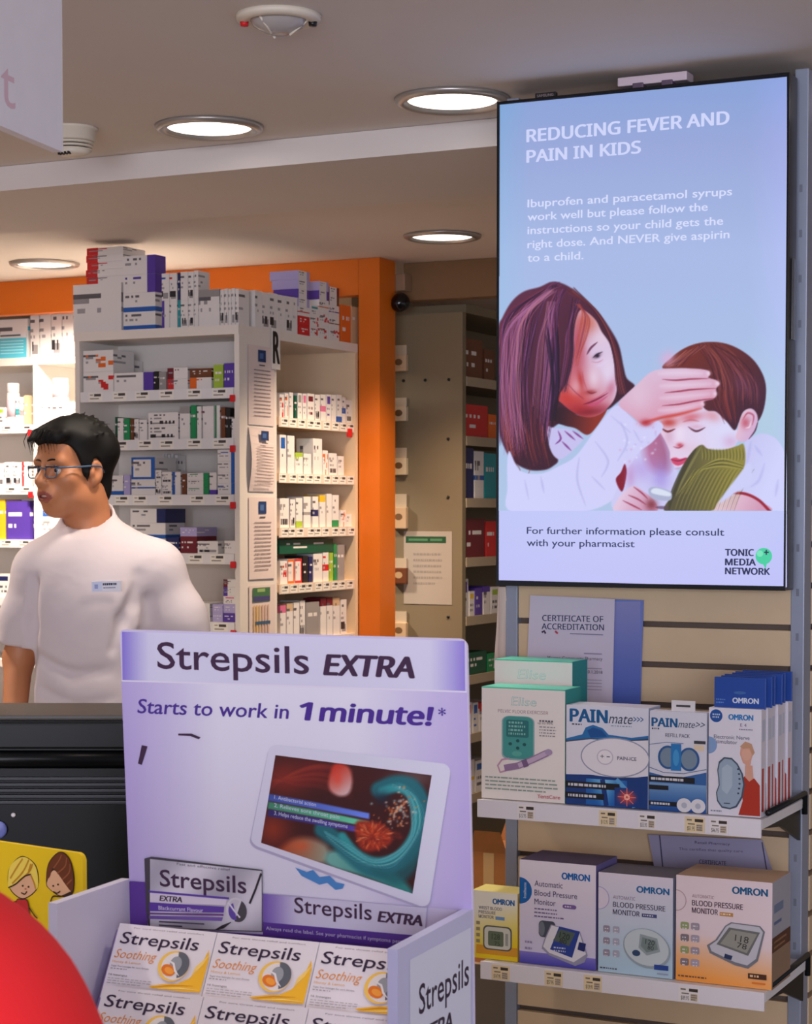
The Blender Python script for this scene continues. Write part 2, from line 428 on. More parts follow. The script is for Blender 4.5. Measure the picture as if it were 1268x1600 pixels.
# security camera by the pillar
p = at_y(632, 452, 6.33)
t = thing('security_camera', 'small dome security camera on the wall beside the orange pillar', 'camera', (p.x, 6.33, p.z))
MB().box(p.x-0.045, p.x+0.03, 6.27, 6.329, p.z-0.012, p.z+0.05, bev=0.006).build('mount', mat('camera_mount', (150, 120, 96), 0.6), t)
c = at_y(627, 471, 6.27); ax = Matrix.Rotation(math.radians(115), 3, 'X')
MB().lathe([(0.0001, 0.05), (0.018, 0.047), (0.03, 0.032), (0.034, 0.012), (0.034, 0.0), (0.028, -0.006)], c, 28, axis=ax).build('dome', mat('dark_dome', (8, 8, 14), 0.12), t)

# ------------------------------------------------------------------ product boxes
RNG = random.Random(7)
CLR = {'blue': (30, 92, 176), 'navy': (28, 36, 92), 'purple': (86, 58, 160), 'lilac': (176, 166, 214), 'teal': (30, 150, 160), 'green': (24, 140, 84), 'red': (206, 36, 40),
       'orange': (226, 104, 30), 'yellow': (226, 186, 40), 'pink': (216, 110, 150), 'grey': (150, 146, 146), 'black': (30, 28, 32), 'brown': (110, 62, 36),
       'cyan': (90, 200, 226), 'cream': (226, 206, 170), 'white': (226, 222, 220), 'maroon': (110, 24, 40), 'beige': (206, 176, 140), 'lime': (160, 190, 60), 'dark green': (10, 84, 62)}
WHT = (228, 224, 222)
def face_art(style, col, nx, ny, rng, side=False):
    c = CLR[col]; A = [[WHT]*nx for _ in range(ny)]      # row 0 = top
    ink = (96, 92, 98) if rng.random() < .7 else c
    def fill(x0, x1, y0, y1, k):
        for j in range(int(y0*ny+.5), int(y1*ny+.5)):
            for i in range(int(x0*nx+.5), int(x1*nx+.5)): A[j][i] = k
    def words(x0, x1, y, k, dens=.75):
        j = min(ny-1, int(y*ny))
        for i in range(int(x0*nx), int(x1*nx)):
            if rng.random() < dens: A[j][i] = k
    if style == 'solid':
        fill(0, 1, 0, 1, c); words(.15, .85, .3, WHT, .6); words(.15, .6, .6, WHT, .4)
        return A
    if style == 'band': fill(0, 1, .78, 1, c)
    if style == 'top': fill(0, 1, 0, .22, c)
    if style == 'end': fill(.74, 1, 0, 1, c)
    if style == 'stripe': fill(0, 1, .45, .62, c)
    if style == 'spine': fill(0, .3, 0, 1, c)
    if style == 'frame':
        fill(0, 1, 0, 1, c); fill(.12, .86, .14, .86, WHT)
    if style == 'blobs':
        for _ in range(5):
            x, y = rng.uniform(.5, .95), rng.uniform(.2, .95); fill(max(0, x-.1), min(1, x+.06), max(0, y-.14), min(1, y+.08), c)
        fill(.05, .5, .15, .25, CLR['orange'])
    if style == 'tall':
        fill(.2, .8, .08, .34, c); words(.2, .8, .55, ink, .6); words(.2, .8, .72, ink, .6)
        return A
    if style == 'code':
        fill(0.1, .9, .7, .92, (150, 146, 148))
        for i in range(int(.1*nx), int(.9*nx)):
            if rng.random() < .5:
                for j in range(int(.7*ny), int(.92*ny)): A[j][i] = (40, 38, 44)
    words(.08, .62, .2, ink); words(.08, .45, .38, (150, 146, 150), .6)
    if ny > 8: words(.1, .6, .55, (160, 156, 160), .5)
    return A
STYLE_TXT = {'solid': '{c}', 'band': 'white {c}-based', 'top': 'white {c}-topped', 'end': 'white {c}-ended', 'stripe': 'white {c}-striped', 'spine': 'white {c}-spined', 'frame': '{c}-bordered white',
             'blobs': 'white {c}-spotted', 'tall': 'white {c}-marked', 'code': 'plain white barcoded', 'plain': 'plain white'}
def printed_box(name, x0, x1, y0, y1, z0, z1, style, col, face='-Y', label=None, group=None, cells=None):
    """carton whose visible faces are divided into coloured cells; one connected mesh"""
    rng = RNG; mb = MB(); g = 0.0004
    w = (x1-x0) if face == '-Y' else (y1-y0); h = z1-z0
    nx, ny = cells or ((6, 14) if w < h*0.45 else (16, 8) if w > 2*h else (12, 10))
    A = face_art(style, col, nx, ny, rng); B = face_art(style if style in ('solid', 'band', 'top', 'stripe') else 'plain', col, 5, ny, rng)
    if style == 'end': B = [[CLR[col]]*5 for _ in range(ny)]
    top = CLR[col] if style in ('solid', 'top') else WHT
    def sheet(P, A):
        nyy, nxx = len(A), len(A[0]); vs = [P(i/nxx, j/nyy) for j in range(nyy+1) for i in range(nxx+1)]
        k = len(mb.v); mb.v.extend(vs)
        for j in range(nyy):
            for i in range(nxx):
                a = k+j*(nxx+1)+i; mb.f.append((a, a+nxx+1, a+nxx+2, a+1)); mb.c.append(A[j][i]); mb.m.append(0); mb.sm.append(False)
    F, S = (A, B) if face == '-Y' else (B, A)
    sheet(lambda u, v: (x0+u*(x1-x0), y0, z1-v*h), F)                    # -Y face
    sheet(lambda u, v: (x1, y0+u*(y1-y0), z1-v*h), S)                    # +X face
    mb.add([(x0, y0, z1), (x1, y0, z1), (x1, y1, z1), (x0, y1, z1)], [(0, 1, 2, 3)], top)
    mb.add([(x0, y0, z0), (x1, y0, z0), (x1, y1, z0), (x0, y1, z0)], [(3, 2, 1, 0)], WHT)
    mb.add([(x1, y1, z0), (x0, y1, z0), (x0, y1, z1), (x1, y1, z1)], [(0, 1, 2, 3)], top)
    mb.add([(x0, y1, z0), (x0, y0, z0), (x0, y0, z1), (x0, y1, z1)], [(0, 1, 2, 3)], top)
    o = mb.build(name, CARD, loc=((x0+x1)/2, (y0+y1)/2, z0), fixn=False)
    bm = bmesh.new(); bm.from_mesh(o.data); bmesh.ops.remove_doubles(bm, verts=bm.verts, dist=1e-5); bm.to_mesh(o.data); bm.free()
    return tag(o, label, 'box', group)
ORD = ['first', 'second', 'third', 'fourth', 'fifth', 'sixth', 'seventh', 'eighth', 'ninth', 'tenth', 'eleventh', 'twelfth', 'thirteenth', 'fourteenth', 'fifteenth', 'sixteenth', 'seventeenth', 'eighteenth', 'nineteenth', 'twentieth',
       'twenty-first', 'twenty-second', 'twenty-third', 'twenty-fourth', 'twenty-fifth', 'twenty-sixth', 'twenty-seventh', 'twenty-eighth', 'twenty-ninth', 'thirtieth']
def box_label(style, col, kind, i, lev, nlev, where, frm):
    d = STYLE_TXT[style].format(c=col)
    tier = '' if nlev == 1 else (' bottom of stack' if lev == 0 else ' top of stack' if lev == nlev-1 else f' {ORD[lev]} up in stack')
    return f"{d} {kind}, {ORD[i]} from {frm}{tier}, {where}"
def fill_row(cols, plane, side, zb, where, group, depth=0.10, frm='left', kind='box'):
    """cols: (p0, p1, [(height px, style, colour), ...]) from pixel p0 to p1 on the plane; stacked bottom to top"""
    prev = -1e9
    for i, (p0, p1, st) in enumerate(cols):
        z = zb+0.0005
        for lev, (hp, style, col) in enumerate(st):
            if side == '-Y':
                a, b = at_y(p0, 700, plane).x, at_y(p1, 700, plane).x; d = math.hypot(at_y(p0, 700, plane).y, at_y(p0, 700, plane).x)
                h = hp/F_PX*(C_FWD.dot(Vector((a, plane, 0))))
                a = max(a, prev+0.0008)
                dp = depth*RNG.uniform(.8, 1.0)
                x0, x1, y0, y1 = a, b-0.0008, plane, plane+dp
            else:
                a, b = at_x(p0, 700, plane).y, at_x(p1, 700, plane).y; h = hp/F_PX*(C_FWD.dot(Vector((plane, a, 0))))
                a = max(a, prev+0.0008)
                dp = depth*RNG.uniform(.8, 1.0)
                x0, x1, y0, y1 = plane-dp, plane, a, b-0.0008
            k = 'carton' if kind == 'box' and (hp > 60) else kind
            printed_box('medicine_box', x0, x1, y0, y1, z, z+h, style, col, side, box_label(style, col, k, i, lev, len(st), where, frm), group)
            z += h+0.0004
        prev = b
def price_strip(x0, x1, y, z0, z1, side, parent, n=6, tint=(228, 226, 228), name='price_strip', seed=1, rows=3):
    """plastic ticket rail along a shelf edge with small printed tickets"""
    rng = random.Random(seed); mb = MB()
    if side == '-Y': mb.box(x0, x1, y-0.003, y, z0, z1, tint); o, ux = Vector((x0, y-0.003, z0)), Vector((1, 0, 0))
    else: mb.box(y, y+0.003, x0, x1, z0, z1, tint); o, ux = Vector((y+0.003, x0, z0)), Vector((0, 1, 0))
    strip = mb.build(name, CARD, parent)
    L = x1-x0; wd = min(.8*L/n, 0.055)
    for k in range(n):
        c = L*(k+.35+rng.random()*.3)/n
        art = Art(o+ux*(c-wd/2), ux, (0, 0, 1), wd, z1-z0)
        art.frect(0, .08, 1, .92, (238, 234, 226)); art.frect(.4, .2, .9, .45, (70, 64, 62), True); art.frect(.1, .25, .32, .35, (150, 140, 136), True); art.frect(.1, .6, .75, .72, (150, 140, 132), True)
        art.build('price_ticket', strip)
    return strip

# ------------------------------------------------------------------ front bay (faces the counter) with its side bay
UY, UX1 = 5.325, -3.224
UX0 = at_y(118, 700, UY).x
ZT = [at_y(370, y, UY).z for y in (507, 605, 684, 772.5, 865.5, 973)]      # top faces: bay top and five shelves
NOTE_Y1 = at_x(432, 700, UX1).y
SB_Y1 = 6.136
unit = thing('shelving_unit', 'white pharmacy shelving unit with open front bay and open side bay', 'shelves', ((UX0+UX1)/2, 5.7, 0))
T = 0.018
def part(name, x0, x1, y0, y1, z0, z1, m=M_WHITE, parent=unit, bev=0.0):
    return MB().box(x0, x1, y0, y1, z0, z1, bev=bev).build(name, m, parent)
part('side_panel', UX0, UX0+T, UY, NOTE_Y1, 0, ZT[0]-0.03)
part('side_panel', UX1-T, UX1, UY, NOTE_Y1, 0, ZT[0]-0.03)
part('back_panel', UX0+T, UX1-T, NOTE_Y1-0.01, NOTE_Y1, 0, ZT[0]-0.03)
part('top_board', UX0, UX1, UY-0.004, SB_Y1, ZT[0]-0.03, ZT[0])
for i, z in enumerate(ZT[1:]+[ZT[5]-0.22, ZT[5]-0.44, 0.12]):
    s = part('shelf', UX0+T, UX1-T, UY+0.004, NOTE_Y1-0.01, z-0.03, z)
    if i < 5:
        price_strip(UX0+T+0.004, UX1-T-0.004, UY+0.003, z-0.034, z, '-Y', unit, 6, seed=i)
        q = at_y(365, 700, UY).x
        MB().box(q-0.012, q+0.008, UY-0.006, UY-0.001, z-0.046, z-0.024, bev=0.003).build('red_clip', M_RED, unit)
# side bay
M_WARM_BOUNCE = mat('bounce_tinted_melamine', (228, 200, 166), 0.5, noise=0.02, nscale=8)  # orange bounce light put into the board colour as a cream tint
ZS = [at_x(432, y, UX1).z for y in (521, 651, 739, 825, 914, 1004)]
part('bay_end', UX1-0.30, UX1, SB_Y1-T, SB_Y1, 0, ZT[0]-0.03, M_WARM_BOUNCE)
part('bay_end', UX1-0.30, UX1-T, NOTE_Y1+0.0005, NOTE_Y1+T, 0, ZT[0]-0.03, M_WARM_BOUNCE)
part('bay_back', UX1-0.30, UX1-0.29, NOTE_Y1+T, SB_Y1-T, 0, ZT[0]-0.03, M_WARM_BOUNCE)
for i, z in enumerate(ZS[1:]+[ZS[5]-0.22, ZS[5]-0.44, 0.12]):
    part('bay_shelf', UX1-0.29, UX1-0.004, NOTE_Y1+T, SB_Y1-T, z-0.026, z, M_WARM_BOUNCE)
    if i < 5: price_strip(NOTE_Y1+T, SB_Y1-T-0.006, UX1-0.004, z-0.032, z, '+X', unit, 9, (222, 206, 190), 'bay_price_strip', seed=20+i)
    if i == 0:
        q = SB_Y1-T-0.03; MB().box(UX1-0.004, UX1+0.004, q-0.03, q, z-0.05, z-0.02, bev=0.002).build('red_clip', M_RED, unit)

fy = UY+0.012
# on top of the bay
W = 'front bay top'; G = 'medicine boxes on top of the front bay'
fill_row([(116, 191, [(74, 'plain', 'grey')])], UY+0.02, '-Y', ZT[0], 'under the flat red-ended boxes', G, 0.2, 'the bay corner', 'large carton')
zc = at_y(150, 441, UY+0.02).z
z = ZT[0]+0.0005+74/F_PX*C_FWD.dot(Vector((at_y(116, 700, UY+0.02).x, UY+0.02, 0)))+0.0006
a, b = at_y(137, 700, UY+0.03).x, at_y(194, 700, UY+0.03).x
for k in range(5):
    h = (CEIL-0.012-z)/(5-k) if k else (CEIL-0.012-z)/5
    h = min(h, 0.0235); printed_box('medicine_box', a+RNG.uniform(-.003, .003), b, UY+0.03, UY+0.16, z, z+h, 'spine', 'red', '-Y', f"flat white red-ended box, {ORD[k]} up in the pile on the large carton", 'flat boxes piled on the carton'); z += h+0.0005
fill_row([(194, 244, [(28, 'band', 'blue'), (29, 'band', 'blue'), (28, 'end', 'purple'), (29, 'end', 'purple')]),
          (254, 266, [(43, 'spine', 'purple'), (42, 'code', 'blue')]), (266, 278, [(42, 'plain', 'grey'), (43, 'code', 'red')]), (279, 283, [(43, 'solid', 'teal'), (42, 'solid', 'navy')]),
          (283, 295, [(42, 'code', 'grey'), (44, 'plain', 'grey')]), (295, 304, [(42, 'code', 'grey'), (44, 'code', 'grey')]), (304, 311, [(43, 'plain', 'grey'), (44, 'plain', 'grey')]),
          (311, 344, [(57, 'top', 'grey')]), (345, 351, [(56, 'code', 'grey')]), (351, 357, [(57, 'code', 'grey')]), (357, 362, [(56, 'plain', 'grey')]), (362, 368, [(57, 'code', 'grey')]), (368, 374, [(56, 'code', 'grey')])],
         UY+0.02, '-Y', ZT[0], W, G, 0.07)
fill_row([(399, 410, [(58, 'plain', 'grey')]), (410, 422, [(57, 'code', 'grey')]), (422, 434, [(58, 'code', 'grey')]), (434, 446, [(57, 'plain', 'grey')]), (446, 458, [(57, 'code', 'grey')]), (458, 465, [(57, 'plain', 'grey')]),
          (467, 484, [(15, 'solid', 'red'), (15, 'solid', 'red'), (14, 'stripe', 'red'), (13, 'end', 'lilac'), (14, 'end', 'purple'), (14, 'end', 'lilac'), (14, 'end', 'lilac')]),
          (485, 499, [(17, 'blobs', 'red'), (16, 'blobs', 'red'), (16, 'tall', 'teal')]), (499, 514, [(20, 'blobs', 'red'), (20, 'blobs', 'red'), (20, 'stripe', 'orange'), (14, 'end', 'purple'), (14, 'end', 'lilac')]),
          (515, 530, [(18, 'blobs', 'red'), (18, 'stripe', 'brown'), (18, 'stripe', 'purple'), (14, 'end', 'brown'), (14, 'end', 'maroon')]),
          (534, 548, [(58, 'solid', 'orange')]), (549, 560, [(58, 'solid', 'beige')])], UX1-0.012, '+X', ZT[0], 'side bay top', 'medicine boxes on top of the side bay', 0.12, 'the note panel')
# front bay shelves
H = lambda *a: list(a)
fill_row([(131, 178, [(31, 'blobs', 'red'), (33, 'blobs', 'orange')]), (179, 240, [(28, 'end', 'purple')]), (241, 248, [(29, 'solid', 'black')]), (249, 260, [(28, 'solid', 'grey')]), (262, 294, [(16, 'spine', 'red'), (17, 'spine', 'maroon')]), (297, 331, [(17, 'spine', 'orange'), (14, 'solid', 'brown')]), (334, 349, [(36, 'solid', 'lime')]), (350, 367, [(38, 'solid', 'purple')])], fy, '-Y', ZT[1], 'highest front shelf', 'medicine boxes on the highest front shelf', 0.14)
fill_row([(186, 190, [(56, 'code', 'grey')]), (191, 196, [(55, 'plain', 'grey')]), (197, 203, [(54, 'code', 'grey')]), (204, 211, [(52, 'plain', 'grey')])], fy+0.155, '-Y', ZT[1], 'behind the spotted boxes', 'slim boxes behind the spotted boxes', 0.05)
fill_row([(180, 183, [(36, 'solid', 'dark green')]), (184, 193, [(34, 'plain', 'grey')]), (194, 203, [(33, 'solid', 'green')]), (204, 209, [(33, 'solid', 'brown')]), (210, 217, [(32, 'code', 'grey')]), (218, 230, [(31, 'plain', 'cream')]), (232, 279, [(21, 'code', 'grey'), (20, 'code', 'grey')]), (281, 297, [(50, 'top', 'grey')]), (298, 307, [(52, 'solid', 'green')]), (308, 315, [(50, 'plain', 'pink')]), (317, 334, [(50, 'plain', 'grey')]), (336, 344, [(51, 'spine', 'green')]), (345, 352, [(48, 'solid', 'brown')]), (353, 360, [(46, 'solid', 'black')]), (362, 368, [(30, 'plain', 'grey')])], fy, '-Y', ZT[2], 'second front shelf', 'medicine boxes on the second front shelf', 0.14)
fill_row([(170, 192, [(30, 'band', 'blue')]), (193, 203, [(31, 'solid', 'lilac')]), (205, 242, [(24, 'stripe', 'blue'), (34, 'frame', 'blue')]), (243, 252, [(24, 'code', 'grey'), (14, 'code', 'grey')]), (253, 268, [(18, 'code', 'grey'), (17, 'code', 'grey')]), (269, 282, [(35, 'spine', 'blue')]), (284, 291, [(32, 'solid', 'brown')]), (292, 326, [(11, 'end', 'green'), (11, 'end', 'green'), (11, 'end', 'green')]), (327, 338, [(34, 'band', 'purple')]), (340, 368, [(17, 'end', 'blue'), (17, 'end', 'blue'), (17, 'end', 'blue'), (18, 'end', 'blue')])], fy, '-Y', ZT[3], 'third front shelf', 'medicine boxes on the third front shelf', 0.14)
fill_row([(254, 257, [(64, 'code', 'grey')]), (258, 261, [(64, 'plain', 'grey')]), (262, 266, [(63, 'code', 'grey')]), (267, 271, [(64, 'plain', 'grey')]), (273, 278, [(62, 'code', 'grey')])], fy+0.155, '-Y', ZT[3], 'behind the blue-bordered box', 'slim boxes behind the blue-bordered box', 0.05)
fill_row([(203, 258, [(22, 'stripe', 'navy'), (24, 'band', 'blue'), (22, 'end', 'navy')]), (259, 279, [(24, 'solid', 'navy')]), (281, 307, [(26, 'solid', 'maroon'), (14, 'solid', 'lilac')]), (308, 340, [(19, 'code', 'grey')]), (350, 368, [(20, 'plain', 'grey')])], fy, '-Y', ZT[4], 'fourth front shelf', 'medicine boxes on the fourth front shelf', 0.14)
fill_row([(270, 327, [(14, 'plain', 'grey'), (14, 'code', 'grey')]), (331, 347, [(14, 'solid', 'lilac'), (13, 'solid', 'lilac')]), (348, 368, [(14, 'solid', 'purple'), (14, 'solid', 'lilac'), (12, 'tall', 'pink'), (14, 'spine', 'purple'), (12, 'spine', 'maroon')])], fy, '-Y', ZT[5], 'fifth front shelf', 'medicine boxes on the fifth front shelf', 0.14)
# side bay shelves
fx = UX1-0.016
def sb(cols, r, nm): fill_row(cols, fx, '+X', ZS[r], nm+' side shelf', f'packs on the {nm} side shelf', 0.08, 'the note panel', 'pack')
sb([(437, 444, [(36, 'blobs', 'red')]), (445, 451, [(38, 'blobs', 'orange')]), (452, 458, [(40, 'plain', 'grey')]), (460, 464, [(36, 'solid', 'dark green')]), (465, 472, [(40, 'tall', 'grey')]), (473, 479, [(40, 'tall', 'pink')]), (480, 491, [(41, 'tall', 'maroon')]), (492, 500, [(40, 'code', 'grey')]), (501, 509, [(41, 'stripe', 'pink')]), (510, 517, [(42, 'tall', 'purple')]), (518, 525, [(42, 'plain', 'grey')]), (527, 534, [(43, 'band', 'blue')]), (535, 540, [(40, 'stripe', 'blue')]), (541, 549, [(36, 'code', 'grey')])], 1, 'top')
sb([(437, 447, [(60, 'tall', 'blue')]), (449, 460, [(59, 'plain', 'grey')]), (461, 473, [(33, 'top', 'lime')]), (474, 486, [(32, 'plain', 'beige')]), (489, 503, [(56, 'plain', 'cream')]), (504, 512, [(38, 'blobs', 'orange')]), (514, 526, [(34, 'code', 'grey')]), (528, 537, [(30, 'plain', 'beige')])], 2, 'second')
sb([(437, 451, [(46, 'code', 'grey')]), (453, 461, [(44, 'code', 'grey')]), (462, 472, [(46, 'band', 'lime')]), (474, 485, [(48, 'stripe', 'grey')]), (488, 497, [(48, 'stripe', 'navy')]), (499, 508, [(50, 'top', 'yellow')]), (510, 518, [(52, 'plain', 'grey')]), (519, 529, [(50, 'band', 'green')]), (532, 540, [(26, 'blobs', 'orange')]), (541, 549, [(20, 'plain', 'grey')])], 3, 'third')
sb([(437, 448, [(36, 'blobs', 'red')]), (449, 459, [(38, 'frame', 'orange')]), (460, 471, [(38, 'frame', 'red')]), (473, 481, [(42, 'solid', 'black')]), (482, 488, [(40, 'solid', 'navy')]), (489, 503, [(44, 'plain', 'beige')]), (504, 513, [(46, 'stripe', 'red')]), (514, 520, [(44, 'solid', 'lime')]), (521, 526, [(58, 'solid', 'green')]), (527, 538, [(56, 'solid', 'grey')])], 4, 'fourth')
sb([(437, 446, [(56, 'top', 'pink')]), (447, 457, [(58, 'top', 'beige')]), (458, 467, [(58, 'plain', 'beige')]), (468, 476, [(60, 'code', 'black')]), (477, 498, [(56, 'solid', 'grey')]), (500, 509, [(60, 'top', 'maroon')]), (510, 519, [(60, 'top', 'maroon')]), (520, 530, [(58, 'top', 'beige')]), (532, 541, [(54, 'code', 'grey')])], 5, 'fifth')
# dark green tray standing across the fourth side shelf packs
zt = ZS[4]+0.0005+46/F_PX*6.2+0.004
a, b = at_x(436, 700, fx).y, at_x(520, 700, fx).y
printed_box('medicine_box', fx-0.075, fx, a, b, zt+0.002, zt+0.05, 'solid', 'dark green', '+X', 'long dark green box lying across the colourful packs on the side bay', None)

# notices on the note panel
def notice(y0px, y1px, label, kind=0, curl=0.0):
    a = at_x(387, 700, UX1).y; b = at_x(427, 700, UX1).y; z1 = at_x(400, y0px, UX1).z; z0 = at_x(400, y1px, UX1).z
    mb = MB(); n = 8; vs = []
    for j in range(n+1):
        f = j/n; off = 0.003+curl*math.sin(f*math.pi)*0.012
        vs += [(UX1+off, a, z1+(z0-z1)*f), (UX1+0.003+off*0.3, b, z1+(z0-z1)*f)]
    fs = [(2*j, 2*j+2, 2*j+3, 2*j+1) for j in range(n)]
    mb.add(vs, fs, (224, 208, 204)); mb.add([(v[0]-0.0012, v[1], v[2]) for v in vs], [f[::-1] for f in fs], (214, 200, 196))
    t = thing('notice', label, 'notice', (UX1+0.002, (a+b)/2, (z0+z1)/2), None)
    mb.build('sheet', MATTE, t, fixn=False)
    art = Art((UX1+0.005+curl*0.010, a, z0), (0, 1, 0), (0, 0, 1), b-a, z1-z0); rng = random.Random(int(y0px))
    if kind == 0:
        art.frect(.36, .05, .66, .20, (24, 52, 104)); art.frect(.42, .09, .56, .16, (70, 104, 160))
        art.frect(.40, .235, .62, .25, (90, 80, 86)); art.bars(.2, .30, .86, 13, .048, .014, (140, 122, 124), rng)
    else:
        art.frect(.12, .04, .8, .30, (66, 112, 74)); art.frect(.14, .2, .78, .29, (70, 66, 120)); art.frect(.3, .06, .6, .12, (150, 180, 110))
        for k in range(6): art.frect(.14+.11*k, .36, .2+.11*k, .98, (216, 176, 110) if k < 3 else (206, 170, 150), True)
        art.k += 1; art.frect(.2, .66, .8, .72, (60, 92, 122))
    art.build('print', t, MATTE)
notice(540, 664, 'paper notice with blue square, highest on the note panel beside the R')
notice(668, 768, 'curling paper notice with blue square, second from top on note panel', 0, 1.0)
notice(777, 905, 'paper notice with blue square and dense print, third on note panel')
notice(915, 1000, 'green and yellow picture leaflet at the foot of the note panel', 1)
# letter R
z0, z1 = at_x(429, 568, UX1).z, at_x(429, 519, UX1).z; a, b = at_x(424, 700, UX1).y, at_x(433.5, 700, UX1).y
t = thing('letter_sign', 'white card bearing a black letter R on the bay edge', 'sign', (UX1+0.006, (a+b)/2, z0))
MB().box(UX1+0.0055, UX1+0.0075, a-0.006, b+0.006, z0-0.02, z1+0.012, (232, 228, 224)).build('card', CARD, t)
art = Art((UX1+0.0076, a, z0), (0, 1, 0), (0, 0, 1), b-a, z1-z0)
art.text('R', (0.001, 0.0), (b-a, 0.0), z1-z0, (26, 20, 22), bold=0.03); art.build('lettering', t)

# ------------------------------------------------------------------ bright back bay
BY = 6.225; BX1 = UX0+0.02; BX0 = -5.9; DVX = at_y(56, 700, BY).x
ZB = [at_y(30, y, BY).z for y in (559, 664, 760, 843, 934)]
bay = thing('shelving_unit', 'white back shelves brightly lit under the orange fascia', 'shelves', ((BX0+BX1)/2, BY, 0))
for x in (BX0, DVX-0.011, BX1-0.022): MB().box(x, x+0.022, BY, BY+0.34, 0, ZB[0]-0.03).build('upright', M_WHITE, bay)
MB().box(BX0, BX1, BY+0.34, BY+0.352, 0, ZB[0]).build('back_panel', M_WHITE, bay)
MB().box(BX0, BX1, BY-0.002, BY+0.34, ZB[0]-0.03, ZB[0]).build('top_board', M_WHITE, bay)
for i, z in enumerate(ZB[1:]+[ZB[4]-0.25, ZB[4]-0.5, 0.1]):
    MB().box(BX0+0.022, DVX-0.011, BY+0.004, BY+0.339, z-0.028, z).build('shelf', M_WHITE, bay)
    MB().box(DVX+0.011, BX1-0.022, BY+0.004, BY+0.339, z-0.028, z).build('shelf', M_WHITE, bay)
    if i < 4:
        price_strip(BX0+0.024, DVX-0.013, BY+0.003, z-0.032, z, '-Y', bay, 14, seed=40+i)
        MB().box(DVX-0.036, DVX-0.014, BY-0.006, BY-0.001, z-0.045, z-0.02, bev=0.003).build('red_clip', M_RED, bay)
by = BY+0.015
def bb(cols, z, nm, kind='box', depth=0.12): fill_row(cols, by, '-Y', z, nm, 'packs on the '+nm, depth, 'the frame edge', kind)
bb([(-12, 45, [(60, 'plain', 'cyan')]), (49, 63, [(68, 'code', 'grey')]), (64, 81, [(69, 'plain', 'grey')]), (82, 98, [(72, 'code', 'grey')]), (99, 116, [(72, 'plain', 'grey')])], ZB[0], 'back bay top')
bb([(-6, 8, [(28, 'tall', 'lime')]), (25, 30, [(44, 'stripe', 'teal')]), (31, 37, [(40, 'stripe', 'grey')]), (38, 44, [(46, 'solid', 'beige')])], ZB[1], 'back bay highest shelf')
bb([(-8, 6, [(36, 'code', 'grey')]), (7, 20, [(38, 'code', 'pink')]), (21, 33, [(37, 'code', 'grey')]), (34, 44, [(38, 'spine', 'red')])], ZB[2], 'back bay second shelf')
bb([(-10, 7, [(62, 'solid', 'yellow')]), (9, 46, [(60, 'solid', 'purple')])], ZB[3], 'back bay third shelf')
bb([(-10, 15, [(36, 'tall', 'navy')])], ZB[4], 'back bay fourth shelf')
bb([(65, 75, [(32, 'plain', 'grey')]), (76, 114, [(34, 'plain', 'grey')])], ZB[1], 'back bay below the jar')
bb([(64, 90, [(36, 'plain', 'grey')])], ZB[3], 'back bay beside the standing person chin')
# cyan print on the front of the first box
o = Vector((at_y(-12, 700, by).x, by, ZB[0])); art = Art(o, (1, 0, 0), (0, 0, 1), 0.13, 0.135)
x0 = at_y(-2, 700, by).x-o.x; x1 = at_y(43, 700, by).x-o.x
c = thing('box_sleeve', 'cyan and white printed card sleeve on the leading back bay box', 'sleeve', (o.x+0.06, by-0.0006, ZB[0]+0.0005))
mb = MB().box(o.x+x0, o.x+x1, by-0.0016, by-0.0004, ZB[0]+0.001, ZB[0]+0.10, (90, 196, 220)); mb.build('sheet', CARD, c)
art = Art((o.x+x0, by-0.0017, ZB[0]+0.001), (1, 0, 0), (0, 0, 1), x1-x0, 0.099)
for k in range(5): art.frect(.1, .3+k*.12, .9, .34+k*.12, (170, 226, 238), True)
art.k += 1; art.frect(.0, .0, 1, .2, (224, 226, 230)); art.frect(.1, .06, .8, .13, (90, 96, 104)); art.build('print', c)
def jar(px, ztop, zb, r, label, col, lid, name='jar'):
    p = at_y(px, 700, by+r); x, y = p.x, by+r+0.002
    t = thing(name, label, 'jar', (x, y, zb+0.0005)); h = ztop-zb
    MB().lathe([(r*.94, 0.0005), (r, 0.006), (r, h*.72), (r*.9, h*.78)], (x, y, zb), 28).build('body', mat(name+col, CLR[col], .35), t)
    MB().lathe([(r*.93, h*.785), (r*.95, h*.8), (r*.95, h*.985), (r*.9, h)], (x, y, zb), 28).build('lid', mat('lid'+lid, CLR[lid], .4), t)
    MB().lathe([(r*1.004, h*.2), (r*1.004, h*.6)], (x, y, zb), 28).build('paper_band', mat('band'+col, (196, 176, 186) if col == 'white' else (200, 200, 206), .5), t)
jar(21, at_y(21, 598, by).z, ZB[1], 0.026, 'pale pink tall jar on the highest back bay shelf', 'white', 'white')
zj = ZB[1]+0.0015+34/F_PX*C_FWD.dot(Vector((at_y(76, 700, by).x, by, 0)))
jar(95, at_y(95, 590, by).z, zj, 0.033, 'grey white jar standing on a box beside the carton', 'white', 'white', 'tub')
zj = ZB[3]+0.0015+36/F_PX*C_FWD.dot(Vector((at_y(60, 700, by).x, by, 0)))
a, b = at_y(66, 700, by).x, at_y(82, 700, by).x
printed_box('medicine_box', a, b, by, by+0.06, zj, zj+0.022, 'solid', 'blue', '-Y', 'small blue box lying on the white box beside the standing person chin', None)

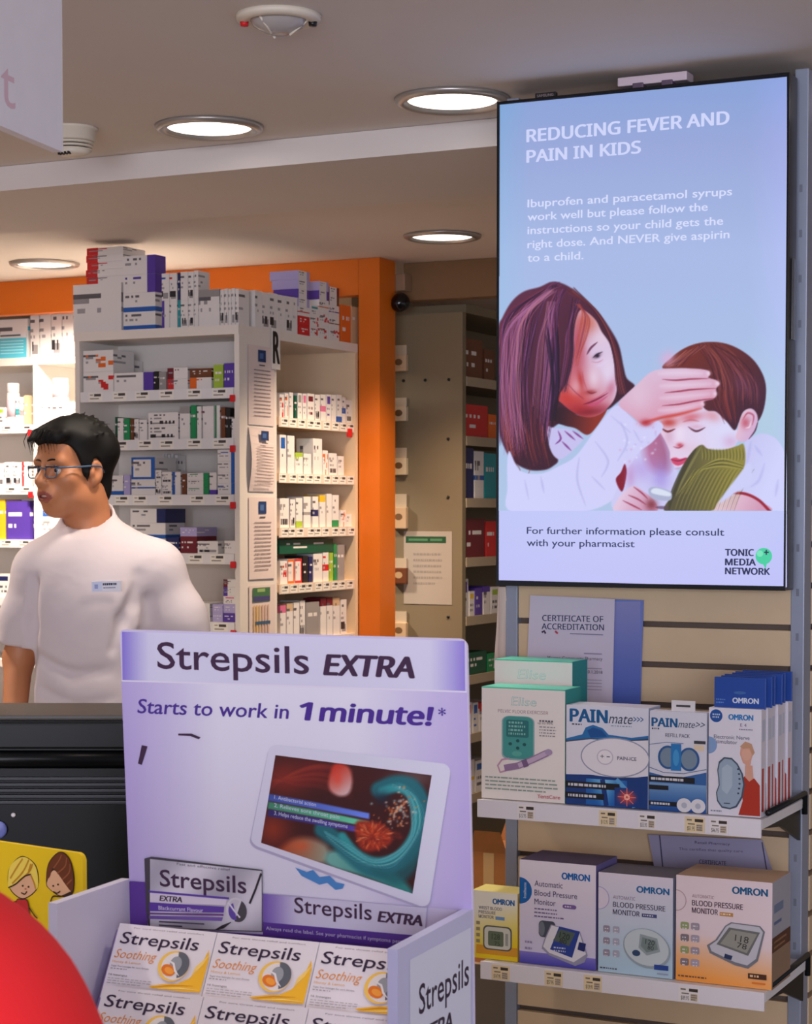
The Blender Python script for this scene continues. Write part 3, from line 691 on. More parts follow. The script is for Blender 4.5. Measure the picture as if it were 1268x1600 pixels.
# ------------------------------------------------------------------ end panel and dark shelves beyond the pillar
GY = 6.41; GX0 = at_y(606, 700, GY).x
GZ = at_y(680, 489, GY).z
GX1 = at_y(722, 700, GY).x
M_PANEL = mat('grey_panel', (128, 114, 88), 0.6, noise=0.03, nscale=5)
gon = thing('shelving_unit', 'dim grey gondola with plain end panel beyond the orange pillar', 'shelves', ((GX0+GX1)/2, GY, 0))
MB().box(GX0, GX1, GY, GY+0.03, 0, GZ).build('end_panel', M_PANEL, gon)
MB().box(GX1-0.30, GX1-0.285, GY+0.031, 7.6, 0, GZ).build('back_panel', M_PANEL, gon)
MB().box(GX0, GX1, GY+0.031, 7.6, GZ-0.001, GZ+0.03).build('top_board', M_PANEL, gon)
ZG = [at_y(722, y, GY+0.03).z for y in (503, 590, 683, 780, 873, 965, 1058, 1150, 1245)]
for z in ZG[1:]:
    MB().box(GX1-0.284, GX1, GY+0.031, 7.6, z-0.022, z).build('shelf', M_PANEL, gon)
    MB().box(GX1, GX1+0.004, GY+0.031, 7.6, z-0.03, z+0.004).build('ticket_rail', mat('rail', (170, 154, 130), 0.5), gon)
for x, y in ((630, 595), (664, 594), (701, 593), (633, 776), (700, 777), (700, 686), (700, 964)):
    q = at_y(x, y, GY); MB().lathe([(0.006, 0.0), (0.005, 0.004)], q, 10, axis=Matrix.Rotation(math.radians(90), 3, 'X')).build('screw', M_DARK, gon)
q0, q1 = at_y(631, 830, GY), at_y(706, 945, GY)
t = thing('notice', 'pale notice with green heading bar on the grey end panel', 'notice', ((q0.x+q1.x)/2, GY, q1.z))
MB().box(q0.x, q1.x, GY-0.002, GY-0.0005, q1.z, q0.z, (176, 164, 150)).build('sheet', MATTE, t)
art = Art((q0.x, GY-0.0021, q1.z), (1, 0, 0), (0, 0, 1), q1.x-q0.x, q0.z-q1.z)
art.frect(.04, .07, .88, .16, (16, 74, 40)); art.frect(.1, .10, .5, .13, (80, 130, 90), True); art.frect(.55, .10, .8, .13, (80, 130, 90)); art.bars(.2, .3, .8, 6, .08, .03, (150, 140, 130), random.Random(5)); art.build('print', t, MATTE)
for i, (y0, y1, c) in enumerate(((540, 580, 'beige'), (622, 658, 'cream'), (700, 742, 'cream'), (772, 826, 'beige'), (872, 912, 'brown'), (955, 1000, 'beige'))):
    q0, q1 = at_y(615, y0, GY), at_y(638, y1, GY)
    t = thing('hanging_pack', f'small {c} packet, {ORD[i]} down the hanging strip by the pillar', 'packet', ((q0.x+q1.x)/2, GY-0.005, q1.z), 'packets hung down the edge of the end panel')
    MB().box(q0.x, q1.x, GY-0.022, GY-0.001, q1.z, q1.z+(q0.z-q1.z)*.62, CLR[c], bev=0.004).build('pouch', CARD, t)
    MB().box(q0.x+0.006, q1.x-0.006, GY-0.006, GY-0.001, q1.z+(q0.z-q1.z)*.62, q0.z, (196, 180, 156)).build('header_card', CARD, t)
    art = Art((q0.x, GY-0.0222, q1.z), (1, 0, 0), (0, 0, 1), q1.x-q0.x, (q0.z-q1.z)*.62); art.fell(.5, .45, .26, .2, (120, 90, 60) if c != 'brown' else (190, 160, 120)); art.build('print', t)
# goods on the dark shelves, seen along the gap
def gy(px): return at_x(px, 700, GX1).y
def dark_goods(r, items, nm):
    prev = -1e9
    for i, (p0, p1, hp, style, col) in enumerate(items):
        a, b = max(gy(p0), prev+0.002, GY+0.034), gy(p1); h = hp/F_PX*7.1; prev = b
        printed_box('shelf_box', GX1-0.2, GX1-0.012, a, b, ZG[r]+0.0005, ZG[r]+h, style, col, '+X', f"{STYLE_TXT[style].format(c=col)} box, {ORD[i]} along the {nm} dim shelf behind the screen", f'goods on the {nm} dim shelf')
dark_goods(1, [(724, 758, 62, 'solid', 'brown'), (761, 776, 50, 'solid', 'brown')], 'top')
dark_goods(2, [(723, 766, 52, 'solid', 'red'), (768, 780, 40, 'solid', 'orange')], 'second')
dark_goods(3, [(723, 744, 80, 'solid', 'navy'), (746, 760, 76, 'stripe', 'blue'), (762, 780, 74, 'solid', 'teal')], 'third')
dark_goods(4, [(724, 762, 62, 'solid', 'maroon'), (764, 780, 58, 'solid', 'red')], 'fourth')
dark_goods(5, [(724, 736, 60, 'tall', 'purple'), (738, 746, 40, 'tall', 'yellow'), (748, 758, 44, 'solid', 'purple'), (760, 770, 46, 'top', 'purple'), (772, 784, 44, 'tall', 'lime')], 'fifth')
dark_goods(6, [(723, 765, 36, 'solid', 'dark green'), (767, 782, 30, 'solid', 'green')], 'sixth')
dark_goods(7, [(734, 742, 50, 'tall', 'orange'), (744, 752, 48, 'tall', 'blue'), (754, 764, 46, 'top', 'red'), (766, 778, 46, 'tall', 'navy')], 'seventh')
dark_goods(8, [(734, 746, 54, 'stripe', 'yellow'), (748, 760, 50, 'tall', 'blue'), (762, 776, 50, 'stripe', 'lime')], 'eighth')
# cardboard box on the floor
q = at_y(760, 1300, 6.05)
t = thing('cardboard_box', 'brown cardboard box low in the gap behind the display stand', 'box', (q.x, 6.05, 0.0))
z1 = at_y(740, 1330, 6.05).z; x0, x1 = at_y(735, 1300, 6.05).x, at_y(792, 1300, 6.05).x
M_KRAFT = mat('kraft_card', (168, 108, 58), 0.75, noise=0.08, nscale=20)
MB().box(x0, x1, 6.05, 6.3, 0.0008, z1).build('body', M_KRAFT, t)
for sgn in (0, 1):
    yy = 6.05 if sgn == 0 else 6.3; d = -0.05 if sgn == 0 else 0.05
    MB().add([(x0, yy, z1), (x1, yy, z1), (x1-0.02, yy+d*0.3, z1+0.075), (x0+0.02, yy+d*0.3, z1+0.075)], [(0, 1, 2, 3)]).build('flap', M_KRAFT, t)
MB().box((x0+x1)/2-0.02, (x0+x1)/2+0.02, 6.0485, 6.0495, 0.02, z1-0.002).build('tape', mat('tape', (196, 160, 110), .3), t)
# ------------------------------------------------------------------ slat-wall gondola with the screen
SY = 3.862                                   # front plane of the slats
PXL0, PXL1 = at_y(790, 1400, SY).x, at_y(808, 1400, SY).x
PXR0, PXR1 = at_y(1236, 900, SY).x, at_y(1257, 900, SY).x
M_SLAT = mat('slat_laminate', (212, 186, 152), 0.5, noise=0.05, nscale=14)
M_SLATBACK = mat('slat_groove', (96, 82, 74), 0.7)
M_POST = mat('grey_upright', (150, 158, 178), 0.4, 0.25, noise=0.05, nscale=25)
rack = thing('slatwall_stand', 'slat wall display stand with grey metal uprights under the bright screen', 'display stand', ((PXL0+PXR1)/2, SY+0.1, 0))
TOPZ = at_y(1252, 108, SY).z
MB().box(PXL1, PXR0, SY+0.016, SY+0.03, 0.02, TOPZ-0.005).build('back_board', M_SLATBACK, rack)
for nm, x0, x1 in (('upright', PXL0, PXL1), ('upright', PXR0, PXR1)):
    MB().box(x0, x1, SY-0.004, SY+0.05, 0, TOPZ, bev=0.002).build(nm, M_POST, rack)
for x in ((PXR0+PXR1)/2,):
    mb = MB()
    for k in range(24): mb.box(x-0.003, x+0.003, SY-0.0046, SY-0.0041, 0.12+k*0.09, 0.135+k*0.09)
    mb.build('slots', mat('slot_dark', (116, 122, 138), .6), rack)['kind'] = 'stuff'
gz = [at_y(1234, y, SY).z for y in (981, 1046)]; PITCHZ = gz[0]-gz[1]
zg = gz[0]
while zg+PITCHZ < TOPZ: zg += PITCHZ
slat = None; sideslat = None
def put_copy(src, dz, parent):
    c = src.copy(); COL.objects.link(c); c.parent = parent; c.location.z += dz; return c
k = 0
while zg > 0.06:
    a, b = zg-PITCHZ+0.006, zg-0.006
    if slat is None:
        mb = MB(); mb.box(PXL1+0.0005, PXR0-0.0005, SY, SY+0.0155, a, b, bev=0.002); slat = mb.build('slat', M_SLAT, rack)
        mb = MB(); mb.box(PXR1-0.014, PXR1+0.002, SY+0.052, SY+0.30, a, b, bev=0.002); sideslat = mb.build('slat', M_SLAT, rack); za = zg
    else:
        put_copy(slat, zg-za, rack); put_copy(sideslat, zg-za, rack)
    zg -= PITCHZ
MB().box(PXR1-0.03, PXR1-0.0145, SY+0.052, SY+0.30, 0.02, TOPZ-0.005).build('side_board', M_SLATBACK, rack)
MB().box(PXL0, PXR1-0.031, SY+0.20, SY+0.215, 0.02, TOPZ-0.005).build('rear_board', M_SLATBACK, rack)

def wall_shelf(pa, pb, bot, label, tickets):
    FY = 3.55
    A = at_y(pa[0], pa[1], FY); B = at_y(pb[0], pb[1], FY); z = (A.z+B.z)/2; hz = abs(at_y(pa[0], bot, FY).z-A.z)
    t = thing('wall_shelf', label, 'shelf', ((A.x+B.x)/2, SY, z-hz), 'white shelves hung on the slat wall')
    MB().box(A.x, B.x, FY+0.004, SY-0.006, z-0.018, z).build('board', M_STRIP, t)
    st = MB().box(A.x, B.x, FY-0.003, FY+0.003, z-hz, z+0.002, (226, 222, 232), bev=0.0012).build('front_rail', CARD, t)
    for x in (A.x+0.012, B.x-0.012):
        mb = MB(); mb.plate([(x, FY+0.012, z-0.019), (x, SY-0.006, z-0.019), (x, SY-0.006, z-0.085), (x, FY+0.16, z-0.035)], 0.006, (1, 0, 0)); mb.build('bracket', M_DARK, t)
    mb = MB(); mb.tube([(B.x+0.004, FY+0.03, z+0.010), (B.x+0.004, SY-0.012, z+0.012), (B.x+0.004, SY-0.012, z-0.03)], 0.006, 8); mb.build('end_rod', M_DARK, t)
    rng = random.Random(int(pa[1]))
    for x0, x1, c in tickets:
        q = at_y(x0, pa[1], FY-0.003); r_ = at_y(x1, pa[1], FY-0.003)
        o = MB().box(q.x, r_.x, FY-0.0042, FY-0.0031, z-hz+0.002, z-0.002, c).build('price_ticket', CARD, t)
        art = Art((q.x, FY-0.0043, z-hz+0.002), (1, 0, 0), (0, 0, 1), r_.x-q.x, hz-0.004)
        art.frect(.5, .12, .92, .32, (60, 52, 50), True); art.frect(.1, .15, .35, .25, (120, 110, 104), True); art.frect(.15, .42, .5, .5, (120, 110, 100), True); art.k += 1
        art.ftext('$%d.95' % rng.randint(29, 169), .12, .88, .5, .26, (40, 36, 40)); art.frect(.58, .45, .9, .9, (196, 180, 160)); art.bars(.6, .5, .88, 3, .14, .07, (90, 80, 80), rng)
        art.build('print', o)
    return z, A.x, B.x
CRM = (230, 210, 172); WTK = (232, 226, 228)
Z1, S1A, S1B = wall_shelf((746, 1249), (1189, 1283), 1275, 'upper white shelf of therapy device boxes below the screen', [(808, 836, WTK), (936, 963, CRM), (997, 1025, WTK), (1070, 1101, CRM), (1108, 1138, WTK)])
Z2, S2A, S2B = wall_shelf((751, 1503), (1194, 1552), 1529, 'lower white shelf carrying the blood pressure monitor boxes', [(768, 796, CRM), (851, 879, CRM), (912, 940, CRM), (1060, 1093, WTK)])

# ---- boxes with printed fronts
def hero(label, x0p, x1p, ytop, ybot, zb, Y, depth, col, cat='box', group=None, side=None, top=None, name='device_box'):
    A = at_y(x0p, ybot, Y); B = at_y(x1p, ybot, Y); h = at_y(x0p, ytop, Y).z-A.z
    t = thing(name, label, cat, ((A.x+B.x)/2, Y+depth/2, zb+0.0012), group)
    mb = MB(); z0, z1 = zb+0.0012, zb+0.0012+h
    mb.box(A.x, B.x, Y, Y+depth, z0, z1, col)
    if side: mb.c[3] = side          # +X face
    if top: mb.c[1] = top
    mb.build('carton', CARD, t, fixn=False)
    art = Art((A.x, Y-0.0001, z0), (1, 0, 0), (0, 0, 1), B.x-A.x, h)
    return t, art, (A.x, B.x, z0, z1)
FX = 3.575
BLUE = (0, 96, 172); DKB = (16, 60, 120); INK = (70, 60, 90)
def crv(cx, cy, rx, ry, pts): return [(cx+rx*x, cy+ry*y) for x, y in pts]
def rrect(x0, y0, x1, y1, rx, ry, n=5):
    P = []
    for cx, cy, a0 in ((x1-rx, y0+ry, -90), (x1-rx, y1-ry, 0), (x0+rx, y1-ry, 90), (x0+rx, y0+ry, 180)):
        for i in range(n+1):
            a = math.radians(a0+90*i/n); P.append((cx+rx*math.cos(a), cy+ry*math.sin(a)))
    return P
rng = random.Random(11)
# tall pale boxes with teal sides
TEAL = (24, 150, 146); PALE = (236, 228, 224)
t, a, _ = hero('tall white box with teal side, standing behind the matching box', 772, 893, 1037, 1243, Z1, FX+0.10, 0.085, PALE, side=TEAL, top=(90, 200, 176), group='boxes of pelvic exercisers')
a.frect(0, 0, 1, .008, (70, 200, 160)); a.ftext('Elise', .3, .14, .66, .07, (160, 214, 200), shear=.15, bold=.01); a.ftext('Elise', .305, .138, .655, .066, PALE, shear=.15, bold=-.012); a.frect(.35, .18, .6, .19, (150, 200, 190)); a.build('front_print', t)
t, a, _ = hero('tall white box showing teal handheld unit and mauve probe, front of its pair', 752, 882, 1076, 1250, Z1, FX, 0.085, PALE, side=TEAL, top=(90, 200, 176), group='boxes of pelvic exercisers')
a.frect(0, 0, 1, .01, (70, 200, 160)); a.ftext('Elise', .36, .155, .66, .075, (120, 196, 190), shear=.1, bold=.012); a.ftext('Elise', .365, .153, .655, .071, PALE, shear=.1, bold=-.014)
a.ftext('PELVIC FLOOR EXERCISER', .2, .225, .8, .028, (150, 110, 130), font=1)
a.fpoly(rrect(.245, .25, .64, .645, .1, .05), (150, 178, 182)); a.fpoly(rrect(.26, .255, .625, .63, .09, .045), (66, 152, 148))
a.fpoly(rrect(.3, .285, .57, .44, .03, .015), (40, 112, 116))
for k in range(4): a.bars(.33, .30+k*.033, .54, 1, .03, .018, (130, 190, 180), rng)
for x, y in ((.35, .5), (.44, .47), (.52, .5), (.44, .535)): a.fell(x, y, .022, .018, (24, 84, 90), 12, keep=True)
a.k += 1; a.fell(.43, .585, .06, .03, (90, 170, 160), 16)
a.fline([(.3, .74), (.23, .76), (.2, .70), (.25, .645), (.34, .63)], .02, (196, 150, 180)); a.fline([(.28, .72), (.45, .69), (.62, .63), (.8, .56)], .075, (150, 120, 160)); a.fline([(.45, .69), (.62, .63), (.82, .55)], .05, (196, 172, 200)); a.fell(.81, .555, .045, .035, (172, 150, 184), 16)
a.fline([(.5, .675), (.56, .655)], .085, (120, 92, 132))
a.ftext('up to 80%', .68, .31, .86, .022, (120, 110, 120)); a.bars(.7, .275, .92, 1, .03, .014, (90, 84, 96), rng); a.bars(.7, .33, .9, 4, .026, .01, (150, 140, 150), rng)
a.bars(.05, .80, .93, 4, .034, .012, (140, 160, 150), rng); a.ftext('TensCare', .68, .965, .95, .03, (190, 70, 90), font=1, bold=.01); a.build('front_print', t)
# back relief box
t, a, _ = hero('white and blue box showing a waist belt device and red glow', 884, 1012, 1105, 1260, Z1, FX, 0.07, (226, 224, 236), side=(190, 200, 226), top=(214, 214, 226))
a.grid_fr(grad(12, 12, lambda x, y: mixc((220, 220, 234), (206, 212, 232), y)))
a.ftext('PAIN', .05, .165, .50, .125, (0, 92, 150), fat=.07, font=1); a.ftext('mate', .52, .165, .80, .10, (40, 60, 90), shear=.25); a.ftext('>>>', .82, .15, .94, .07, (0, 92, 150), bold=.01)
a.bars(.07, .185, .25, 1, .02, .014, (60, 60, 80), rng); a.bars(.55, .185, .8, 1, .02, .01, (140, 150, 180), rng)
a.fpoly([(.0, .34), (.2, .29), (.24, .22), (.33, .19), (.45, .22), (.52, .28), (.8, .30), (1, .27), (1, .38), (.4, .42), (0, .46)], (34, 112, 176)); a.fpoly([(.26, .25), (.33, .215), (.44, .24), (.5, .3), (.3, .32)], (20, 80, 150))
a.fpoly([(.0, .36), (.3, .325), (.7, .33), (1, .30), (1, .7), (0, .74)], (60, 70, 96)); a.fpoly([(.0, .375), (.3, .335), (.7, .34), (1, .315), (1, .685), (0, .72)], (226, 222, 232))
a.fell(.60, .505, .42, .23, (150, 156, 180), 40); a.fell(.60, .505, .405, .215, (232, 226, 234), 40)
a.fell(.48, .505, .10, .09, (196, 190, 206), 28); a.fell(.48, .505, .088, .078, (236, 230, 236), 28); a.ftext('+', .42, .525, .47, .05, (70, 70, 90)); a.ftext('-', .5, .52, .54, .06, (70, 70, 90)); a.ftext('PAIN-ICE', .63, .525, .86, .035, (70, 70, 100), bold=.01)
a.fpoly([(0, .70), (.3, .69), (.7, .71), (1, .67), (1, 1), (0, 1)], (18, 58, 126)); a.grid_fr(grad(14, 20, lambda x, y: mixc((26, 96, 176), (120, 190, 232), np.clip(1-np.abs(x-.45)*2.2-(y-.2)*.8, 0, 1))), .25, .73, .75, .99)
a.fline([(.45, .73), (.5, .99)], .06, (14, 52, 120)); a.fline([(.62, .72), (.78, .85), (.84, .99)], .05, (90, 160, 214))
a.frect(.0, .765, .66, .83, (20, 22, 30)); a.bars(.03, .785, .62, 1, .03, .026, (210, 210, 220), rng); a.frect(.0, .875, .47, .935, (20, 22, 30)); a.bars(.03, .893, .44, 1, .03, .026, (210, 210, 220), rng)
g = lambda x, y: mixc((20, 58, 130), (250, 70, 60), np.clip(1.15-np.hypot(x-.5, y-.5)*2.4, 0, 1))
a.grid_fr(grad(18, 18, g), .60, .80, .90, .985); a.fell(.75, .89, .035, .035, (255, 214, 200), 14)
for k in range(8):
    an = math.pi*k/4; a.fline([(.75, .89), (.75+.11*math.cos(an), .89+.09*math.sin(an))], .008, (250, 130, 110), True)
a.k += 1; a.build('front_print', t)
# refill pack with hang tab
t, a, q = hero('narrow blue and white refill pack with a hang tab', 1014, 1103, 1113, 1268, Z1, FX, 0.03, (216, 216, 230), side=(200, 206, 226), cat='pack')
a.ftext('PAIN', .04, .155, .48, .085, (0, 92, 150), fat=.07, font=1); a.ftext('mate>>', .5, .155, .95, .07, (40, 60, 90), shear=.25); a.ftext('REFILL PACK', .28, .255, .70, .035, (70, 70, 96), font=1, bold=.015)
a.bars(.04, .17, .2, 1, .02, .015, (60, 60, 80), rng); a.frect(.78, .28, .98, .31, (60, 60, 70)); a.frect(.78, .32, .96, .38, (226, 206, 180))
a.fline([(0, .57), (.25, .615), (.6, .615), (1, .56)], .012, (90, 110, 150)); a.fline([(0, .34), (.3, .31), (.6, .315)], .012, (120, 140, 180))
a.fpoly([(0, .62), (.3, .655), (.6, .65), (1, .59), (1, 1), (0, 1)], (52, 100, 164)); a.grid_fr(grad(10, 10, lambda x, y: mixc((120, 160, 205), (22, 74, 150), y)), .0, .72, 1, 1)
a.fell(.33, .46, .18, .2, (40, 90, 150), 24); a.fell(.33, .46, .14, .165, (120, 140, 160), 24); a.fell(.70, .47, .18, .2, (40, 90, 150), 24); a.fell(.70, .47, .14, .165, (120, 140, 160), 24); a.frect(.38, .32, .56, .59, (36, 120, 190)); a.fell(.47, .46, .055, .14, (64, 150, 210), 20)
a.frect(0, .65, .8, .71, (24, 26, 36)); a.bars(.03, .668, .76, 1, .03, .025, (210, 210, 220), rng); a.frect(0, .745, .34, .79, (24, 26, 36)); a.frect(0, .905, .5, .95, (24, 26, 36)); a.bars(.03, .918, .46, 1, .03, .022, (210, 210, 220), rng)
a.fell(.62, .93, .13, .12, (222, 220, 226), 20); a.fell(.86, .93, .13, .12, (222, 220, 226), 20); a.fell(.62, .93, .05, .05, (180, 184, 200), 14); a.fell(.86, .93, .05, .05, (180, 184, 200), 14)
a.build('front_print', t)
xa = at_y(1046, 1110, FX).x; xb = at_y(1083, 1110, FX).x
MB().box(xa, xb, FX+0.01, FX+0.0115, q[3], q[3]+0.021, (222, 218, 222)).build('hang_tab', CARD, t); ar = Art((xa, FX+0.0099, q[3]), (1, 0, 0), (0, 0, 1), xb-xa, 0.021); ar.frect(.2, .4, .8, .6, (60, 60, 66)); ar.build('tab_print', t)
# nerve stimulators standing one behind another
OB = (22, 70, 160)
nerve = None; prev = None
for k in range(6):
    Y = FX-0.004+k*0.036
    if nerve is None:
        t, a, q = hero('white pack with blue header and grey kidney shaped device, foremost of its row', 1106, 1188, 1112, 1279, Z1, Y, 0.032, (224, 220, 232), side=(226, 222, 234), cat='pack', group='row of nerve stimulator packs', name='nerve_stimulator_pack')
        x0, x1, z0, z1 = q; NW = x1-x0
        a.fell(.14, .075, .12, .12, (20, 80, 160), 26); a.bars(.07, .055, .22, 2, .025, .014, (200, 214, 236), rng)
        a.ftext('OMRON', .38, .105, .84, .05, (0, 120, 190), bold=.0, fat=.07); a.ftext('E 4', .6, .165, .72, .03, (120, 100, 140)); a.bars(.58, .185, .84, 1, .02, .012, (140, 130, 160), rng)
        a.ftext('Electronic Nerve', .1, .285, .78, .035, (90, 84, 110)); a.ftext('Stimulator', .1, .33, .55, .035, (90, 84, 110))
        a.fell(.0, .35, .16, .16, (130, 160, 206), 24, -90, 90)
        a.fpoly([(.62, .34), (.7, .315), (.8, .33), (.86, .40), (.82, .46), (.8, .52), (.72, .52), (.66, .5), (.6, .42)], (216, 160, 140)); a.fpoly([(.6, .35), (.7, .30), (.82, .32), (.88, .4), (.84, .43), (.78, .36), (.66, .37)], (196, 150, 120)); a.fell(.72, .42, .09, .11, (222, 170, 150), 20)
        a.fpoly([(.62, .66), (.7, .62), (.88, .64), (.98, .70), (.99, .985), (.58, .985), (.66, .85)], (176, 48, 30)); a.fpoly([(.70, .52), (.84, .52), (.86, .64), (.78, .67), (.7, .63)], (214, 160, 140))
        a.fpoly([(.17, .58), (.2, .50), (.3, .455), (.45, .46), (.56, .51), (.66, .60), (.7, .70), (.66, .82), (.55, .915), (.42, .94), (.26, .93), (.17, .87), (.15, .79), (.2, .72), (.19, .65)], (70, 84, 104))
        a.fpoly([(.19, .585), (.22, .515), (.31, .47), (.44, .475), (.54, .52), (.63, .605), (.665, .70), (.63, .81), (.53, .90), (.42, .925), (.27, .915), (.19, .86), (.17, .79), (.22, .72), (.21, .65)], (150, 170, 190))
        a.fpoly([(.26, .56), (.36, .52), (.46, .55), (.46, .72), (.36, .80), (.26, .76)], (170, 188, 204))
        for i in range(6): a.fell(.57+.03*math.sin(i*.6), .56+i*.045, .022, .018, (50, 62, 86), 10, keep=True)
        a.k += 1; a.frect(.3, .88, .42, .89, (70, 84, 104)); a.bars(.05, .955, .3, 1, .02, .012, (110, 110, 130), rng); a.build('front_print', t)
        hx0 = x0+0.006
        MB().box(hx0, x1+0.004, Y+0.014, Y+0.018, z1-0.001, z1+0.058, OB, bev=0.0012).build('header_card', CARD, t)
        ah = Art((hx0, Y+0.0139, z1), (1, 0, 0), (0, 0, 1), x1+0.004-hx0, 0.058); ah.ftext('OMRON', .36, .84, .86, .17, (214, 222, 240), bold=.0, fat=.07); ah.bars(.04, .72, .22, 2, .1, .04, (110, 150, 210), rng); ah.fell(.5, .5, .12, .03, (60, 104, 170), 16); ah.build('header_print', t)
        asd = Art((x1+0.0001, Y, z0), (0, 1, 0), (0, 0, 1), 0.032, z1-z0); asd.frect(.2, .1, .8, .3, (200, 206, 226)); asd.frect(.15, .55, .55, .95, (190, 50, 44)); asd.build('side_print', t)
        nerve = t; prev = t.location.copy()
    else:
        c = nerve.copy(); COL.objects.link(c); c.location = nerve.location+Vector((0.004*(k % 2)-0.002, k*0.036, 0))
        USED.pop('', None); tag(c, f"white pack with blue header, {ORD[k]} back in the row of nerve stimulators")
        for ch in nerve.children:
            d = ch.copy(); COL.objects.link(d); d.parent = c
# ---- lower shelf
t, a, _ = hero('small yellow wrist monitor box at the shelf end beside the display', 737, 808, 1403, 1508, Z2, FX, 0.07, (232, 222, 170), side=(226, 190, 40), top=(226, 214, 130))
a.grid_fr(grad(16, 10, lambda x, y: mixc((236, 232, 220), (232, 200, 20), np.clip(y*1.5-.35+.3*(x-.5), 0, 1))))
a.ftext('OMRON', .46, .18, .93, .08, (0, 96, 160), bold=.0, fat=.07); a.ftext('WRIST BLOOD', .15, .27, .66, .045, INK, font=1, bold=.01); a.ftext('PRESSURE', .15, .335, .52, .045, INK, font=1, bold=.01); a.ftext('MONITOR', .15, .40, .48, .045, INK, font=1, bold=.01); a.frect(.52, .36, .72, .41, (110, 150, 200))
a.frect(.1, .80, 1, .93, (214, 150, 40)); a.fpoly(rrect(.25, .50, .88, .86, .1, .07), (90, 92, 90)); a.fpoly(rrect(.28, .52, .85, .84, .09, .06), (206, 206, 196)); a.fpoly(rrect(.36, .58, .70, .80, .03, .03), (96, 110, 90)); a.ftext('128', .44, .70, .62, .08, (50, 60, 46)); a.ftext('75', .5, .79, .62, .06, (50, 60, 46)); a.frect(.74, .6, .8, .78, (150, 156, 150))
for k in range(4): a.frect(.1, .45+k*.09, .18, .50+k*.09, (150, 140, 110), True)
a.k += 1; a.build('front_print', t)
t, a, _ = hero('lilac and blue blood pressure monitor box with half round badge', 811, 930, 1358, 1519, Z2, FX, 0.12, (226, 214, 230), side=(120, 110, 170), top=(96, 84, 130))
a.grid_fr(grad(10, 10, lambda x, y: mixc((232, 222, 234), (204, 200, 230), y))); a.grid_fr(grad(8, 16, lambda x, y: mixc((130, 120, 205), (70, 66, 172), y)), 0, .885, 1, 1)
a.fell(0, .30, .165, .165, (0, 96, 172), 30, -90, 90); a.text('Intellisense', a.fr(.09, .37), a.fr(.09, .22), .006, (220, 226, 240))
a.ftext('OMRON', .56, .155, .92, .062, (0, 100, 176), bold=.0, fat=.07); a.ftext('Automatic', .2, .245, .57, .055, (70, 50, 100)); a.ftext('Blood Pressure', .2, .335, .76, .055, (70, 50, 100)); a.ftext('Monitor', .2, .42, .48, .055, (70, 50, 100)); a.fpoly(rrect(.57, .395, .75, .435, .03, .018), (120, 92, 160)); a.bars(.6, .407, .72, 1, .02, .014, (220, 210, 230), rng)
for k in range(3): a.bars(.2+.0*k, .455+k*.036, .55+.05*k, 1, .02, .013, (120, 100, 140), rng)
a.fpoly(rrect(.26, .57, .48, .73, .05, .04), (70, 76, 92)); a.fell(.3, .65, .04, .09, (110, 116, 130), 16)
a.fpoly([(.42, .60), (.80, .64), (.90, .86), (.86, .93), (.74, .975), (.40, .90), (.30, .84), (.33, .76)], (150, 150, 176)); a.fpoly([(.43, .61), (.79, .645), (.88, .85), (.72, .94), (.40, .875), (.32, .82), (.35, .75)], (222, 220, 230))
a.fpoly([(.53, .61), (.80, .64), (.70, .90), (.41, .84)], (36, 62, 150)); a.fpoly([(.54, .635), (.74, .66), (.66, .79), (.45, .75)], (80, 96, 90)); a.ftext('120', .53, .715, .66, .055, (30, 40, 36), y1=.735); a.ftext('80', .53, .765, .62, .045, (30, 40, 36), y1=.78)
a.fpoly([(.79, .74), (.88, .75), (.86, .83), (.77, .815)], (24, 40, 110)); a.bars(.46, .81, .62, 2, .03, .014, (200, 206, 230), rng)
for k in range(2): a.bars(.08, .78+.06*k, .2, 1, .03, .02, (150, 140, 180), rng)
a.build('front_print', t)
t, a, _ = hero('pale blue blood pressure monitor box, middle of the lower shelf', 934, 1050, 1380, 1535, Z2, FX, 0.11, (206, 210, 230), side=(150, 160, 190), top=(130, 130, 150))
a.grid_fr(grad(12, 12, lambda x, y: mixc((224, 214, 230), (176, 204, 224), np.clip(y*1.1, 0, 1))))
a.fell(0, .26, .15, .15, (170, 160, 200), 30, -90, 90); a.fell(0, .26, .14, .14, (222, 212, 230), 30, -90, 90)
a.ftext('OMRON', .52, .17, .95, .062, (0, 100, 160), bold=.0, fat=.07); a.ftext('AUTOMATIC', .2, .255, .5, .033, (120, 80, 120), font=1); a.ftext('BLOOD PRESSURE', .2, .335, .9, .05, (70, 60, 90), font=1, bold=.02); a.ftext('MONITOR', .2, .41, .56, .05, (70, 60, 90), font=1, bold=.02); a.frect(.59, .375, .79, .41, (70, 80, 130)); a.bars(.61, .386, .77, 1, .02, .012, (220, 220, 235), rng)
def icons(a, x0, y0, dx, dy, nx, ny, s, cs):
    i = 0
    for v in range(ny):
        for u in range(nx):
            x, y = x0+u*dx, y0+v*dy; a.fpoly(rrect(x, y, x+s, y+s*.75, .02, .015), cs[i % len(cs)], True); i += 1
    a.k += 1
    for v in range(ny):
        for u in range(nx): a.bars(x0+u*dx+.02, y0+v*dy+.025, x0+u*dx+s-.02, 2, .03, .012, (222, 216, 226), rng)
icons(a, .07, .53, .13, .12, 2, 3, .09, [(150, 140, 160), (170, 170, 190)])
